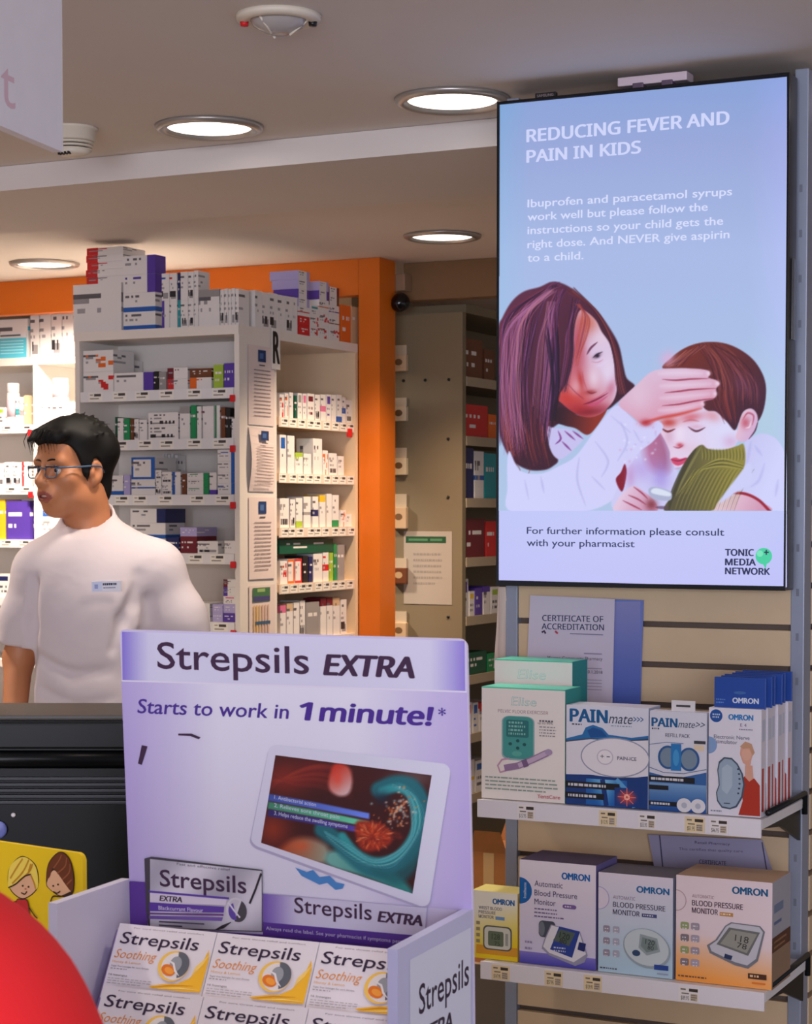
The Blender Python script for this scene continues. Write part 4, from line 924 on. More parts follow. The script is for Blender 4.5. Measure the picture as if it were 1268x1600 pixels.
a.fell(.66, .72, .32, .25, (150, 166, 176), 36, rot=-12); a.fell(.655, .71, .30, .23, (196, 208, 216), 36, rot=-12); a.fpoly([(.57, .58), (.80, .61), (.84, .74), (.66, .79), (.55, .72)], (150, 164, 170)); a.fpoly([(.60, .61), (.78, .635), (.81, .72), (.66, .76), (.58, .70)], (120, 136, 136)); a.ftext('120', .64, .675, .76, .05, (44, 54, 60), y1=.685); a.ftext('80', .67, .725, .75, .04, (44, 54, 60), y1=.732); a.fell(.52, .775, .055, .04, (44, 70, 110), 18)
a.frect(.76, .87, .95, .92, (36, 70, 150)); a.bars(.03, .95, .3, 1, .02, .014, (90, 90, 110), rng); a.frect(.8, .95, .95, .965, (150, 160, 190)); a.build('front_print', t)
t, a, q = hero('large peach coloured blood pressure monitor box at the upright end', 1055, 1205, 1385, 1549, Z2, FX, 0.13, (232, 214, 214), side=(168, 168, 182), top=(226, 190, 160))
a.grid_fr(grad(14, 14, lambda x, y: mixc((232, 214, 222), (246, 158, 66), np.clip((y-.55)*2.2-.25*(x-.5), 0, 1))))
a.fell(0, .24, .11, .11, (190, 160, 170), 30, -90, 90); a.fell(0, .24, .10, .10, (230, 212, 220), 30, -90, 90)
a.ftext('OMRON', .59, .13, .95, .065, (0, 92, 140), bold=.0, fat=.07); a.ftext('AUTOMATIC', .17, .20, .40, .03, (130, 80, 100), font=1); a.ftext('BLOOD PRESSURE', .17, .275, .70, .05, (76, 50, 70), font=1, bold=.025); a.ftext('MONITOR', .17, .345, .44, .05, (76, 50, 70), font=1, bold=.025); a.frect(.46, .315, .60, .35, (196, 140, 70)); a.bars(.47, .325, .59, 1, .02, .012, (240, 230, 220), rng)
icons(a, .05, .44, .11, .115, 2, 4, .09, [(150, 164, 110), (160, 150, 166), (130, 120, 130), (170, 160, 180)])
a.fpoly([(.52, .44), (.58, .40), (.88, .41), (.93, .46), (.86, .74), (.76, .82), (.62, .80), (.36, .71), (.33, .64), (.42, .58)], (120, 122, 134)); a.fpoly([(.53, .445), (.59, .41), (.87, .42), (.91, .465), (.84, .72), (.75, .79), (.62, .77), (.38, .69), (.36, .64), (.44, .58)], (196, 196, 208))
a.fpoly([(.56, .45), (.88, .47), (.76, .70), (.43, .62)], (110, 112, 112)); a.fpoly([(.58, .47), (.85, .49), (.745, .675), (.47, .61)], (150, 150, 142)); a.ftext('118', .62, .57, .76, .06, (50, 50, 50), y1=.585); a.ftext('78', .64, .63, .74, .05, (50, 50, 50), y1=.645); a.fpoly([(.52, .70), (.60, .715), (.585, .755), (.51, .74)], (40, 56, 96))
a.frect(.76, .86, .95, .91, (76, 44, 30)); a.bars(.78, .873, .93, 1, .02, .02, (230, 190, 150), rng); a.bars(.03, .945, .34, 1, .02, .014, (110, 80, 70), rng); a.frect(.8, .94, .94, .955, (226, 120, 40)); a.build('front_print', t)
sd = Art((q[1]+0.0001, FX, q[2]), (0, 1, 0), (0, 0, 1), 0.13, q[3]-q[2])
sd.frect(.1, .22, .6, .30, (110, 130, 160)); sd.frect(.1, .38, .5, .41, (90, 110, 150)); sd.frect(0, .52, 1, .66, (84, 44, 22)); sd.frect(0, .66, 1, 1, (150, 120, 100)); sd.bars(.1, .56, .8, 2, .05, .02, (150, 110, 80), rng); sd.build('side_print', t)

# ---- certificates
def sheet(label, pts, Y, col, cat='certificate', th=0.0012, name='certificate'):
    P = [at_y(x, y, Y) for x, y in pts]; cx = sum(p.x for p in P)/len(P); zb = min(p.z for p in P)
    t = thing(name, label, cat, (cx, Y, zb)); MB().plate(P, th, (0, 1, 0), col).build('paper', MATTE, t)
    return t, Art((P[0].x, Y-0.0002, P[0].z), (1, 0, 0), (0, 0, 1))
t, a = sheet('blue backing sheet behind the white accreditation certificate', [(929, 935), (1005, 938), (1000, 1108), (950, 1106)], SY-0.006, (108, 126, 196), 'sheet', name='backing_sheet')
a.grid_px(grad(10, 6, lambda x, y: mixc((138, 140, 196), (70, 96, 186), y)), 945, 940, 1000, 1104); a.build('print', t, MATTE)
t, a = sheet('white accreditation certificate pinned under the screen', [(828, 930), (960, 936), (956, 1106), (820, 1102)], SY-0.012, (206, 198, 218))
for s, x0, y0, x1, y1, c in (('CERTIFICATE OF', 847, 970, 942, 972, 9), ('ACCREDITATION', 846, 983, 943, 985, 9)): a.ptext(s, (x0, y0), (x1, y1), c, (34, 44, 90), font=1, bold=.02)
a.pline([(846, 988), (850, 986), (852, 990)], 3, (60, 40, 80)); a.pline([(867, 986), (871, 990)], 3, (190, 60, 80)); a.pline([(890, 990), (942, 992)], 1.5, (130, 130, 160))
a.ptext('Merton Community Pharmacy', (855, 1030), (941, 1032), 5, (80, 60, 90)); a.pline([(912, 1021), (940, 1022)], 2, (150, 140, 170)); a.pline([(912, 1044), (940, 1045)], 1.5, (160, 150, 170)); a.ptext('30.1.2018', (915, 1052), (941, 1053), 5, (80, 60, 90))
for k in range(4): a.pline([(914, 1062+k*5), (940, 1063+k*5)], 1.2, (160, 150, 170))
a.build('print', t, MATTE)
t, a = sheet('lavender certificate in a clear holder hung beneath the upper shelf', [(1012, 1304), (1190, 1312), (1210, 1372), (1024, 1368)], SY-0.02, (160, 156, 188))
a.pline([(1030, 1305), (1036, 1366)], 2, (70, 66, 96)); a.pline([(1190, 1316), (1199, 1370)], 2, (70, 66, 96))
a.ptext('Retail Pharmacy', (1085, 1318), (1140, 1321), 4, (70, 60, 90)); a.ptext('This certifies that quality care', (1060, 1328), (1160, 1332), 4, (100, 90, 120)); a.ptext('CERTIFICATE', (1092, 1349), (1134, 1352), 6, (60, 50, 90), font=1, bold=.01); a.ptext('IN POINT OF PHARMACY EXCELLENCE', (1060, 1362), (1172, 1367), 6, (60, 50, 90), font=1, bold=.01); a.build('print', t, MATTE)
# curled pale sheet at the left upright
P0 = [(778, 917), (776, 945), (773, 980), (769, 1020), (766, 1045)]; P1 = [(788, 917), (789, 945), (789, 980), (789, 1020), (788, 1045)]
mb = MB(); vs = []
for i, (a0, b0) in enumerate(zip(P0, P1)):
    for j in range(5):
        f = j/4; p = at_y(a0[0]+(b0[0]-a0[0])*f, a0[1], SY-0.012); vs.append((p.x, p.y+0.012*math.sin(f*9)+0.004*i, p.z))
fs = [(i*5+j, i*5+j+1, (i+1)*5+j+1, (i+1)*5+j) for i in range(4) for j in range(4)]
mb.add(vs, fs, (216, 196, 184), smooth=True); mb.add([(v[0], v[1]+0.0008, v[2]) for v in vs], [f[::-1] for f in fs], (206, 186, 176), smooth=True)
o = mb.build('leaflet', MATTE, loc=vs[-3], fixn=False); tag(o, 'curled pale leaflet edge hanging beside the grey upright under the screen', 'leaflet')

# ------------------------------------------------------------------ the screen
TY = 3.78
tx0, tx1 = at_y(776.5, 500, TY).x, at_y(1230.5, 500, TY).x; tz1 = at_y(1000, 137.0, TY).z; tz0 = at_y(1000, 919, TY).z
tv = thing('display_screen', 'tall black framed screen showing a fever advice picture', 'screen', ((tx0+tx1)/2, TY, tz0))
bx0, bx1, bz0, bz1 = at_y(780, 500, TY).x, at_y(1227.6, 500, TY).x, at_y(1000, 912, TY).z, at_y(1000, 141.5, TY).z
mb = MB(); mb.box(tx0, tx1, TY+0.002, TY+0.058, tz0, tz1, bev=0.003); mb.build('housing', M_BLACK, tv)
mb = MB()
for q in ((tx0, bx0, tz0, tz1), (bx1, tx1, tz0, tz1), (bx0, bx1, tz0, bz0), (bx0, bx1, bz1, tz1)): mb.box(q[0], q[1], TY-0.004, TY+0.0025, q[2], q[3])
mb.build('bezel', mat('gloss_black', (14, 16, 20), 0.2), tv)
MB().box(tx1+0.0005, tx1+0.003, TY+0.02, TY+0.045, tz1-0.52, tz1-0.36, bev=0.001).build('side_ports', mat('port_panel', (60, 62, 70), 0.15), tv)
MB().box(tx0+0.2, tx1-0.2, TY+0.0585, SY-0.001, tz0+0.3, tz1-0.3).build('mount', M_DARK, tv)
zt = tz1
q0, q1 = at_y(836, 145, TY+0.01), at_y(868, 141, TY+0.01)
t = thing('name_plate', 'small black maker tag on the top edge of the screen', 'tag', ((q0.x+q1.x)/2, TY+0.01, zt+0.0003)); MB().box(q0.x, q1.x, TY+0.008, TY+0.02, zt+0.0003, zt+0.012, bev=0.001).build('plate', M_BLACK, t)
ar = Art((q0.x, TY+0.0079, zt), (1, 0, 0), (0, 0, 1), q1.x-q0.x, 0.012); ar.ftext('SAMSUNG', .1, .7, .9, .45, (170, 150, 150)); ar.build('lettering', t)
q0, q1 = at_y(968, 120, TY+0.02), at_y(1076, 110, TY+0.02)
t = thing('sensor_box', 'pale flat box with two dark knobs lying on top of the screen', 'box', ((q0.x+q1.x)/2, TY+0.03, zt+0.0005))
MB().box(q0.x, q1.x, TY+0.006, TY+0.05, zt+0.008, zt+0.026, bev=0.003).build('body', mat('pale_plastic', (214, 196, 206), 0.4), t)
for f in (.3, .72): MB().box(q0.x+(q1.x-q0.x)*f-0.012, q0.x+(q1.x-q0.x)*f+0.012, TY+0.004, TY+0.03, zt+0.0005, zt+0.012, bev=0.003).build('knob', mat('mauve_knob', (96, 76, 96), 0.5), t)
# ------------------------------------------------------------------ soft painting for printed / displayed pictures
def catmull(pts, n=6, closed=True):
    P = np.array(pts, float); N = len(P); out = []
    for i in range(N if closed else N-1):
        p0, p1, p2, p3 = (P[(i-1) % N], P[i], P[(i+1) % N], P[(i+2) % N]) if closed else (P[max(i-1, 0)], P[i], P[i+1], P[min(i+2, N-1)])
        for k in range(n):
            t = k/n; out.append(0.5*((2*p1)+(-p0+p2)*t+(2*p0-5*p1+4*p2-p3)*t*t+(-p0+3*p1-3*p2+p3)*t**3))
    if not closed: out.append(P[-1])
    return np.array(out)
class Paint:
    def __init__(s, X, Y, base, T=None):
        s.X, s.Y = X, Y; s.img = np.broadcast_to(np.asarray(base, float), X.shape+(3,)).copy(); s.T = T or (lambda x, y: (x, y))
    def tr(s, pts): return [s.T(*p) for p in pts]
    def _box(s, x0, y0, x1, y1):
        m = (s.X >= x0) & (s.X <= x1) & (s.Y >= y0) & (s.Y <= y1)
        if not m.any(): return None
        r = np.where(m.any(1))[0]; c = np.where(m.any(0))[0]
        return slice(r[0], r[-1]+1), slice(c[0], c[-1]+1)
    def mask(s, pts, soft=1.0, smooth=True, n=6):
        P = s.tr(pts); P = catmull(P, n) if smooth else np.array(P, float)
        b = s._box(P[:, 0].min()-soft-1, P[:, 1].min()-soft-1, P[:, 0].max()+soft+1, P[:, 1].max()+soft+1)
        if b is None: return None, None
        X, Y = s.X[b], s.Y[b]; D = np.full(X.shape, 1e9); IN = np.zeros(X.shape, bool); Q = np.roll(P, -1, 0)
        for (ax, ay), (bx, by) in zip(P, Q):
            dx, dy = bx-ax, by-ay; L = dx*dx+dy*dy
            if L < 1e-9: continue
            t = np.clip(((X-ax)*dx+(Y-ay)*dy)/L, 0, 1); D = np.minimum(D, (X-ax-t*dx)**2+(Y-ay-t*dy)**2)
            if ay != by:
                c = ((Y >= min(ay, by)) & (Y < max(ay, by))); IN ^= c & (X < ax+(Y-ay)/dy*dx)
        d = np.where(IN, np.sqrt(D), -np.sqrt(D))
        return b, np.clip(d/soft*0.5+0.5, 0, 1)
    def put(s, b, m, col, a=1.0):
        if b is None: return
        c = col(s.X[b], s.Y[b]) if callable(col) else np.asarray(col, float)
        if isinstance(c, tuple): c = np.stack([np.broadcast_to(q, m.shape) for q in c], -1)
        w = (m*a)[..., None]; s.img[b] = s.img[b]*(1-w)+c*w
    def fill(s, pts, col, a=1.0, soft=1.0, smooth=True):
        b, m = s.mask(pts, soft, smooth); s.put(b, m, col, a); return b, m
    def lingrad(s, p0, c0, p1, c1):
        p0, p1 = s.T(*p0), s.T(*p1); dx, dy = p1[0]-p0[0], p1[1]-p0[1]; L = dx*dx+dy*dy
        return lambda X, Y: tuple(c0[i]+(c1[i]-c0[i])*np.clip(((X-p0[0])*dx+(Y-p0[1])*dy)/L, 0, 1) for i in range(3))
    def stroke(s, pts, w, col, a=1.0, soft=0.8, taper=True):
        P = catmull(s.tr(pts), 6, False) if len(pts) > 2 else np.array(s.tr(pts), float)
        b = s._box(P[:, 0].min()-w-soft, P[:, 1].min()-w-soft, P[:, 0].max()+w+soft, P[:, 1].max()+w+soft)
        if b is None: return
        X, Y = s.X[b], s.Y[b]; M = np.zeros(X.shape); n = len(P)-1
        for i in range(n):
            (ax, ay), (bx, by) = P[i], P[i+1]; dx, dy = bx-ax, by-ay; L = dx*dx+dy*dy+1e-9
            t = np.clip(((X-ax)*dx+(Y-ay)*dy)/L, 0, 1); d = np.hypot(X-ax-t*dx, Y-ay-t*dy)
            ww = w/2*((1-(2*(i+t)/n-1)**2)*0.85+0.15 if taper else 1)
            M = np.maximum(M, np.clip((ww-d)/soft*0.5+0.5, 0, 1))
        s.put(b, M, col, a)
    def blob(s, c, rx, ry, col, a=0.5, rot=0, clip=None):
        cx, cy = s.T(*c); r = max(rx, ry)*2.2; b = s._box(cx-r, cy-r, cx+r, cy+r)
        if b is None: return
        X, Y = s.X[b]-cx, s.Y[b]-cy; q = math.radians(rot); u = (X*math.cos(q)+Y*math.sin(q))/rx; v = (-X*math.sin(q)+Y*math.cos(q))/ry
        m = np.exp(-(u*u+v*v)*1.2)
        if clip is not None and clip[0] is not None:
            full = np.zeros(s.X.shape); full[clip[0]] = clip[1]; m = m*full[b]
        s.put(b, m, col, a)

# ------------------------------------------------------------------ what the screen shows
def screen_bg(X, Y):
    """pale blue backdrop of the displayed picture, sRGB"""
    X = np.asarray(X, float); Y = np.asarray(Y, float)
    v = np.clip((Y-120)/680, 0, 1)
    base = [np.interp(v, [0, .15, .4, .7, 1], c) for c in ([134, 150, 166, 168, 174], [160, 166, 184, 190, 196], [214, 216, 228, 228, 228])]
    e = np.clip((X-1170)/60, 0, 1); l = np.clip((830-X)/50, 0, 1)*(1-v)
    return tuple(np.clip(base[i]+e*(10, 4, 12)[i]+l*(-14, 6, 2)[i], 0, 255) for i in range(3))
a = Art((tx0, TY-0.0001, tz0), (1, 0, 0), (0, 0, 1))
ya = lambda x: 163-(x-780)*0.0966
gx = np.linspace(779.2, 1228.6, 24); arr = []; vs = []
def quadgrid(art, TL, TR, BR, BL, nx, ny):
    u, v = np.meshgrid(np.linspace(0, 1, nx), np.linspace(0, 1, ny))
    X = (TL[0]*(1-u)+TR[0]*u)*(1-v)+(BL[0]*(1-u)+BR[0]*u)*v; Y = (TL[1]*(1-u)+TR[1]*u)*(1-v)+(BL[1]*(1-u)+BR[1]*u)*v
    return X, Y
def lay(art, X, Y, img):
    ny, nx = X.shape; art._grid(img, [art.P(art.px(X[j, i], Y[j, i])) for j in range(ny) for i in range(nx)], nx, ny)
SX0, SX1 = 779.2, 1228.8
X, Y = quadgrid(a, (SX0, 164), (SX1, 120), (SX1, 917.5), (SX0, 906.5), 30, 60)
lay(a, X, Y, np.stack([np.broadcast_to(c, X.shape) for c in screen_bg(X, Y)], -1))
X, Y = quadgrid(a, (SX0, 797), (SX1, 799), (SX1, 917.5), (SX0, 906.5), 20, 12)
lay(a, X, Y, np.stack([184+10*np.cos((X-1000)/260)+0*Y, 194+6*np.cos((X-1000)/260)-(Y-797)*.05, 246+0*X], -1))
for s_, p0, p1, c in (('REDUCING FEVER AND', (823, 222), (1138, 193.5), 19), ('PAIN IN KIDS', (823, 254), (1000, 239), 18.5)):
    a.ptext(s_, p0, p1, c, (206, 212, 248), fat=.06, font=1)
for s_, p0, p1 in (('Ibuprofen and paracetamol syrups', (824, 324), (1143, 305)), ('work well but please follow the', (824, 345), (1105, 329)), ('instructions so your child gets the', (824, 366), (1129, 351)),
                   ('right dose. And NEVER give aspirin', (824, 388), (1139, 372)), ('to a child.', (824, 409), (911, 405))):
    a.ptext(s_, p0, p1, 12, (214, 220, 250), fat=.025)
for s_, p0, p1 in (('For further information please consult', (823, 834), (1131, 837)), ('with your pharmacist', (823, 853), (991, 855))): a.ptext(s_, p0, p1, 10.5, (58, 66, 104), fat=.025)
for s_, p0, p1 in (('TONIC', (1133, 868), (1177, 868.5)), ('MEDIA', (1133, 883), (1180, 883.5)), ('NETWORK', (1133, 897), (1202, 898))): a.ptext(s_, p0, p1, 10, (40, 46, 84), fat=.07, font=1)
def circ(x, y, r, n=26): return [(x+r*math.cos(2*math.pi*i/n), y+r*math.sin(2*math.pi*i/n)) for i in range(n)]
a.ppoly(circ(1193, 869, 13), (70, 206, 160)); a.ppoly([(1191, 880), (1198, 879), (1196, 889)], (70, 206, 160)); a.ppoly(circ(1187, 865, 5), (120, 226, 186)); a.pline([(1193.5, 863), (1201, 863)], 2.2, (40, 50, 80)); a.pline([(1197, 859), (1197, 867)], 2.2, (40, 50, 80))
# picture of a woman feeling a boy's forehead
st = 1.2
X, Y = quadgrid(a, (SX0, 432), (SX1, 432), (SX1, 798), (SX0, 798), int((SX1-SX0)/st), int(366/st))
P = Paint(X, Y, np.stack([np.broadcast_to(c, X.shape) for c in screen_bg(X, Y)], -1))
wT = lambda x, y: (775+x/4.848, 430+y/4.848); bT = lambda x, y: (960+x/4.696, 520+y/4.696); iT = lambda x, y: (x, y)
rg = random.Random(4)
P.blob((1195, 650), 40, 90, (176, 206, 222), .7)
# her hair mass
P.T = wT
hair = [(430, 50), (540, 80), (660, 170), (780, 290), (860, 400), (930, 530), (965, 690), (990, 780), (1050, 840), (990, 900), (910, 970), (840, 1020), (700, 1060), (560, 1060), (480, 1120), (420, 1180), (430, 1320), (470, 1400), (440, 1440), (370, 1475), (250, 1475), (140, 1420), (80, 1340), (35, 1230), (20, 1120), (15, 800), (18, 420), (50, 320), (120, 200), (210, 125), (330, 90)]
hm = P.fill(hair, P.lingrad((0, 200), (96, 44, 72), (700, 900), (58, 20, 40)), soft=1.4)
# neck, collar
P.fill([(480, 1000), (620, 1060), (760, 1060), (840, 1020), (760, 1150), (690, 1210), (600, 1160), (520, 1140), (440, 1100)], P.lingrad((480, 1050), (44, 14, 30), (760, 1100), (140, 44, 30)))
P.fill([(390, 1150), (450, 1160), (560, 1170), (660, 1230), (600, 1310), (500, 1390), (440, 1370), (400, 1280)], (196, 190, 236)); 
for q in ([(470, 1180), (490, 1240), (450, 1280)], [(520, 1180), (600, 1250)], [(500, 1260), (570, 1330)], [(580, 1180), (660, 1240)]): P.stroke(q, 3, (120, 50, 130), .9)
# her face
face = [(640, 265), (700, 290), (760, 350), (800, 430), (860, 520), (890, 640), (908, 760), (915, 860), (895, 940), (850, 1000), (790, 1050), (720, 1075), (640, 1065), (560, 1020), (505, 975), (470, 930), (520, 840), (565, 730), (585, 600), (590, 480), (605, 350)]
fm = P.fill(face, P.lingrad((520, 800), (196, 84, 92), (760, 640), (216, 194, 222)))
P.blob((680, 360), 22, 22, (196, 92, 70), .8, clip=fm); P.blob((620, 500), 14, 40, (176, 60, 80), .8, clip=fm); P.blob((600, 640), 14, 24, (180, 70, 90), .6, clip=fm); P.blob((560, 930), 24, 14, (196, 50, 44), .85, clip=fm); P.blob((640, 1020), 34, 12, (164, 36, 44), .9, clip=fm); P.blob((800, 1010), 20, 10, (170, 60, 90), .6, clip=fm)
P.blob((640, 800), 5, 17, (176, 40, 40), .9, -8, fm); P.blob((600, 850), 10, 14, (226, 180, 196), .6, 0, fm); P.blob((715, 885), 9, 4, (150, 36, 40), .85, -8, fm); P.blob((740, 780), 10, 18, (230, 212, 232), .7, 0, fm); P.blob((850, 720), 9, 22, (226, 210, 236), .7, 0, fm); P.blob((800, 470), 12, 12, (224, 200, 220), .7, 0, fm)
P.stroke([(688, 602), (718, 552), (768, 508)], 3.4, (100, 44, 76), .9); P.stroke([(720, 655), (770, 660), (810, 640)], 2, (196, 120, 150), .6)
P.blob((765, 612), 7, 3.6, (96, 60, 84), .9, -30, fm); P.stroke([(735, 625), (765, 600), (806, 582)], 2.2, (44, 26, 52), .95); P.blob((768, 612), 3, 2.6, (20, 16, 34), .95)
P.stroke([(662, 978), (715, 962), (785, 930), (848, 892)], 3.0, (130, 20, 60), .95); P.stroke([(695, 988), (760, 972), (845, 915)], 4.4, (196, 70, 120), .7); P.stroke([(690, 950), (760, 930), (840, 880)], 2, (196, 80, 110), .6)
P.stroke([(690, 880), (720, 895), (760, 885)], 2.2, (120, 24, 40), .8); P.stroke([(655, 730), (664, 800), (690, 868)], 1.6, (176, 60, 80), .6); P.stroke([(760, 690), (800, 680), (840, 650)], 2, (226, 206, 236), .7, 1.5); P.blob((700, 1040), 26, 6, (120, 24, 40), .7, -6, fm); P.blob((870, 860), 8, 16, (190, 90, 120), .6, 20, fm)
P.stroke([(545, 825), (600, 885), (665, 940)], 1.2, (110, 20, 60), .7)
# strands over hair and brow
def strands(n, fx, cols, w=(.7, 2.0), al=(.35, .9)):
    for _ in range(n):
        t = rg.random(); P.stroke(fx(t), rg.uniform(*w), rg.choice(cols), rg.uniform(*al), .8)
PUR = [(140, 66, 104), (150, 78, 110), (40, 16, 44), (52, 22, 56), (118, 42, 62), (126, 70, 130), (84, 30, 60), (30, 12, 34)]
j = lambda s: rg.uniform(-s, s)
strands(120, lambda t: [(430+t*40+j(30), 70+j(20)), (330-t*250+j(30), 230+t*60), (250-t*220+j(20), 600), (230-t*210+j(20), 900), (260-t*220+j(30), 1250+j(100))], PUR)
strands(70, lambda t: [(500+j(40), 110), (430+j(40), 300), (390+t*100, 600), (350+t*110, 900), (330+t*70, 1200+j(100))], PUR)
strands(36, lambda t: [(600+j(40), 200+j(30)), (560+t*40-20, 420), (540+t*70-20, 600), (480+t*60, 860+j(40))], PUR+[(60, 30, 60), (40, 20, 50)])
strands(20, lambda t: [(620+j(20), 220), (650+t*60, 300+t*30), (620+t*70, 470), (590+t*40, 640+j(60))], [(190, 90, 60), (170, 70, 60), (150, 50, 60), (120, 40, 70)], (.6, 1.4), (.3, .7))
strands(34, lambda t: [(560+j(40), 110+j(20)), (720+t*30, 250), (830+t*30, 420+j(10)), (890+t*40, 620), (905+t*60, 800), (930+t*60, 900)], [(60, 20, 44), (110, 40, 50), (130, 56, 60), (44, 14, 36), (150, 70, 70)])
strands(46, lambda t: [(40+t*320, 980+j(260)), (60+t*310, 1230+j(60)), (110+t*300, 1410+j(50))], [(170, 70, 56), (150, 54, 50), (110, 30, 44), (60, 20, 40), (176, 84, 60)], (.6, 1.6), (.2, .65))
LITE = [(176, 104, 140), (190, 120, 150), (160, 92, 150), (196, 130, 140), (170, 110, 170)]
strands(46, lambda t: [(400+t*40+j(30), 110+j(20)), (260-t*170+j(30), 320+t*60), (200-t*170+j(20), 640), (190-t*160+j(20), 960), (230-t*150+j(40), 1280+j(120))], LITE, (.5, 1.2), (.25, .6))
strands(26, lambda t: [(420+j(40), 200), (330+t*90, 460), (290+t*130, 760), (270+t*120, 1050+j(80))], LITE, (.5, 1.1), (.25, .55))
strands(30, lambda t: [(360+t*120, 420+j(60)), (400+t*80, 640), (420+t*60, 860), (400+t*50, 1100)], [(24, 8, 30), (36, 14, 44), (50, 24, 70)], (1.0, 2.4), (.3, .7))
P.stroke([(480, 900), (440, 1020), (420, 1150)], 5, (30, 8, 26), .8, 2)
for q in ([(120, 1400), (180, 1470), (160, 1530), (90, 1520)], [(260, 1460), (230, 1530), (150, 1545), (100, 1500)]): P.stroke(q, 1.6, (130, 60, 60), .8)
# boy: torso, neck shade
P.T = bT
P.fill([(80, 700), (300, 640), (430, 900), (470, 1100), (430, 1310), (0, 1310), (20, 900)], (202, 200, 242), soft=2)
P.fill([(220, 760), (330, 700), (400, 860), (400, 1000), (330, 1030), (240, 960)], P.lingrad((240, 900), (176, 90, 130), (400, 900), (150, 70, 110)), .8, 8); P.blob((200, 1000), 20, 20, (180, 150, 220), .6); P.blob((340, 1060), 16, 24, (160, 140, 220), .7)
sh = P.fill([(960, 800), (1020, 760), (1090, 740), (1180, 775), (1240, 860), (1262, 950), (1262, 1310), (1130, 1310), (1060, 1230), (960, 1180), (840, 1180), (900, 1080), (940, 950)], P.lingrad((960, 900), (196, 196, 240), (1180, 1000), (206, 208, 250)))
P.fill([(690, 1310), (760, 1240), (840, 1170), (960, 1180), (1060, 1230), (1140, 1310)], P.lingrad((840, 1180), (226, 196, 214), (1060, 1310), (206, 150, 180))); P.stroke([(840, 1172), (960, 1182), (1060, 1230), (1140, 1312)], 4.5, (150, 14, 34), .95, taper=False)
for q in ([(1000, 800), (985, 880), (970, 960)], [(1030, 830), (1080, 900)], [(1200, 1080), (1180, 1200)], [(1100, 960), (1060, 1080), (1000, 1130)]): P.stroke(q, 4, (170, 168, 226), .5, 2)
# boy face
bf = [(310, 660), (450, 600), (560, 575), (650, 540), (740, 570), (830, 640), (880, 700), (920, 740), (900, 800), (860, 850), (780, 880), (640, 880), (560, 920), (520, 970), (450, 985), (412, 930), (405, 870), (370, 790), (330, 720)]
bm_ = P.fill(bf, P.lingrad((360, 800), (226, 200, 226), (800, 760), (216, 214, 246)))
P.blob((400, 660), 16, 8, (186, 56, 50), .9, 0, bm_); P.blob((560, 620), 22, 8, (206, 96, 110), .8, -8, bm_); P.blob((720, 610), 14, 10, (214, 130, 140), .6, 20, bm_); P.blob((480, 740), 9, 18, (232, 218, 240), .8, 0, bm_); P.blob((400, 760), 8, 14, (206, 160, 190), .6, 0, bm_); P.blob((850, 800), 14, 12, (206, 160, 200), .6, 0, bm_); P.blob((560, 850), 20, 10, (222, 190, 214), .6, 0, bm_)
P.stroke([(345, 700), (390, 725), (445, 705)], 3.4, (110, 36, 40), .95); P.stroke([(540, 690), (600, 722), (665, 695)], 3.4, (90, 40, 60), .95); P.blob((600, 690), 12, 4, (214, 160, 190), .7, 0, bm_); P.stroke([(500, 655), (560, 640), (620, 650)], 3, (180, 80, 90), .5)
P.blob((480, 825), 6, 4, (190, 60, 80), .9); P.stroke([(430, 835), (470, 845), (505, 825)], 2, (150, 30, 60), .7); P.stroke([(450, 800), (440, 825)], 2, (230, 200, 220), .6)
P.fill([(415, 925), (450, 915), (480, 925), (530, 915), (520, 950), (470, 975), (430, 960)], (206, 70, 110)); P.stroke([(415, 930), (470, 940), (532, 920)], 2, (130, 20, 60), .9); P.stroke([(440, 1000), (490, 990)], 3, (206, 150, 190), .6)
# boy hair
bh = [(355, 262), (420, 180), (520, 110), (640, 72), (780, 72), (900, 112), (1010, 190), (1080, 290), (1110, 390), (1106, 500), (1085, 590), (1050, 650), (1035, 590), (1000, 560), (945, 580), (915, 650), (880, 715), (820, 650), (745, 580), (680, 570), (640, 520), (640, 400), (560, 270)]
bhm = P.fill(bh, P.lingrad((640, 100), (110, 40, 34), (1050, 500), (62, 22, 44)))
HC = [(150, 70, 60), (80, 24, 28), (60, 16, 24), (120, 50, 60), (130, 60, 80), (44, 10, 24), (160, 84, 60)]
for _ in range(90):
    t = rg.random(); P.stroke([(620+t*160+j(30), 90+j(20)), (700+t*250+j(20), 220+j(30)), (740+t*310, 380+j(30)), (740+t*320, 500+j(60))], rg.uniform(.7, 1.7), rg.choice(HC), rg.uniform(.3, .8))
for _ in range(40):
    t = rg.random(); P.stroke([(660-t*120+j(20), 90+t*40), (560-t*130, 170+t*40), (470-t*90+j(30), 240+j(14))], rg.uniform(.7, 1.6), rg.choice(HC+[(184, 110, 90)]), rg.uniform(.4, .9))
for _ in range(24):
    t = rg.random(); P.stroke([(700+t*200, 420), (740+t*170, 540), (800+t*110, 640+j(30))], rg.uniform(.7, 1.4), rg.choice([(150, 60, 50), (110, 36, 40), (80, 24, 34)]), rg.uniform(.4, .8))
P.blob((950, 380), 30, 18, (120, 70, 110), .35, 40, bhm)
# ear
em = P.fill([(930, 610), (965, 565), (1010, 560), (1045, 600), (1048, 660), (1020, 730), (985, 780), (930, 800), (890, 770), (905, 700)], P.lingrad((920, 640), (226, 190, 210), (1040, 700), (206, 170, 210)))
P.stroke([(940, 640), (975, 590), (1020, 610), (1010, 680)], 3, (170, 60, 90), .7); P.blob((960, 660), 8, 10, (186, 80, 100), .8, 0, em); P.stroke([(960, 700), (990, 690), (1000, 650)], 2.4, (240, 214, 230), .8); P.stroke([(985, 780), (1030, 720), (1052, 650)], 2.4, (70, 20, 50), .8)
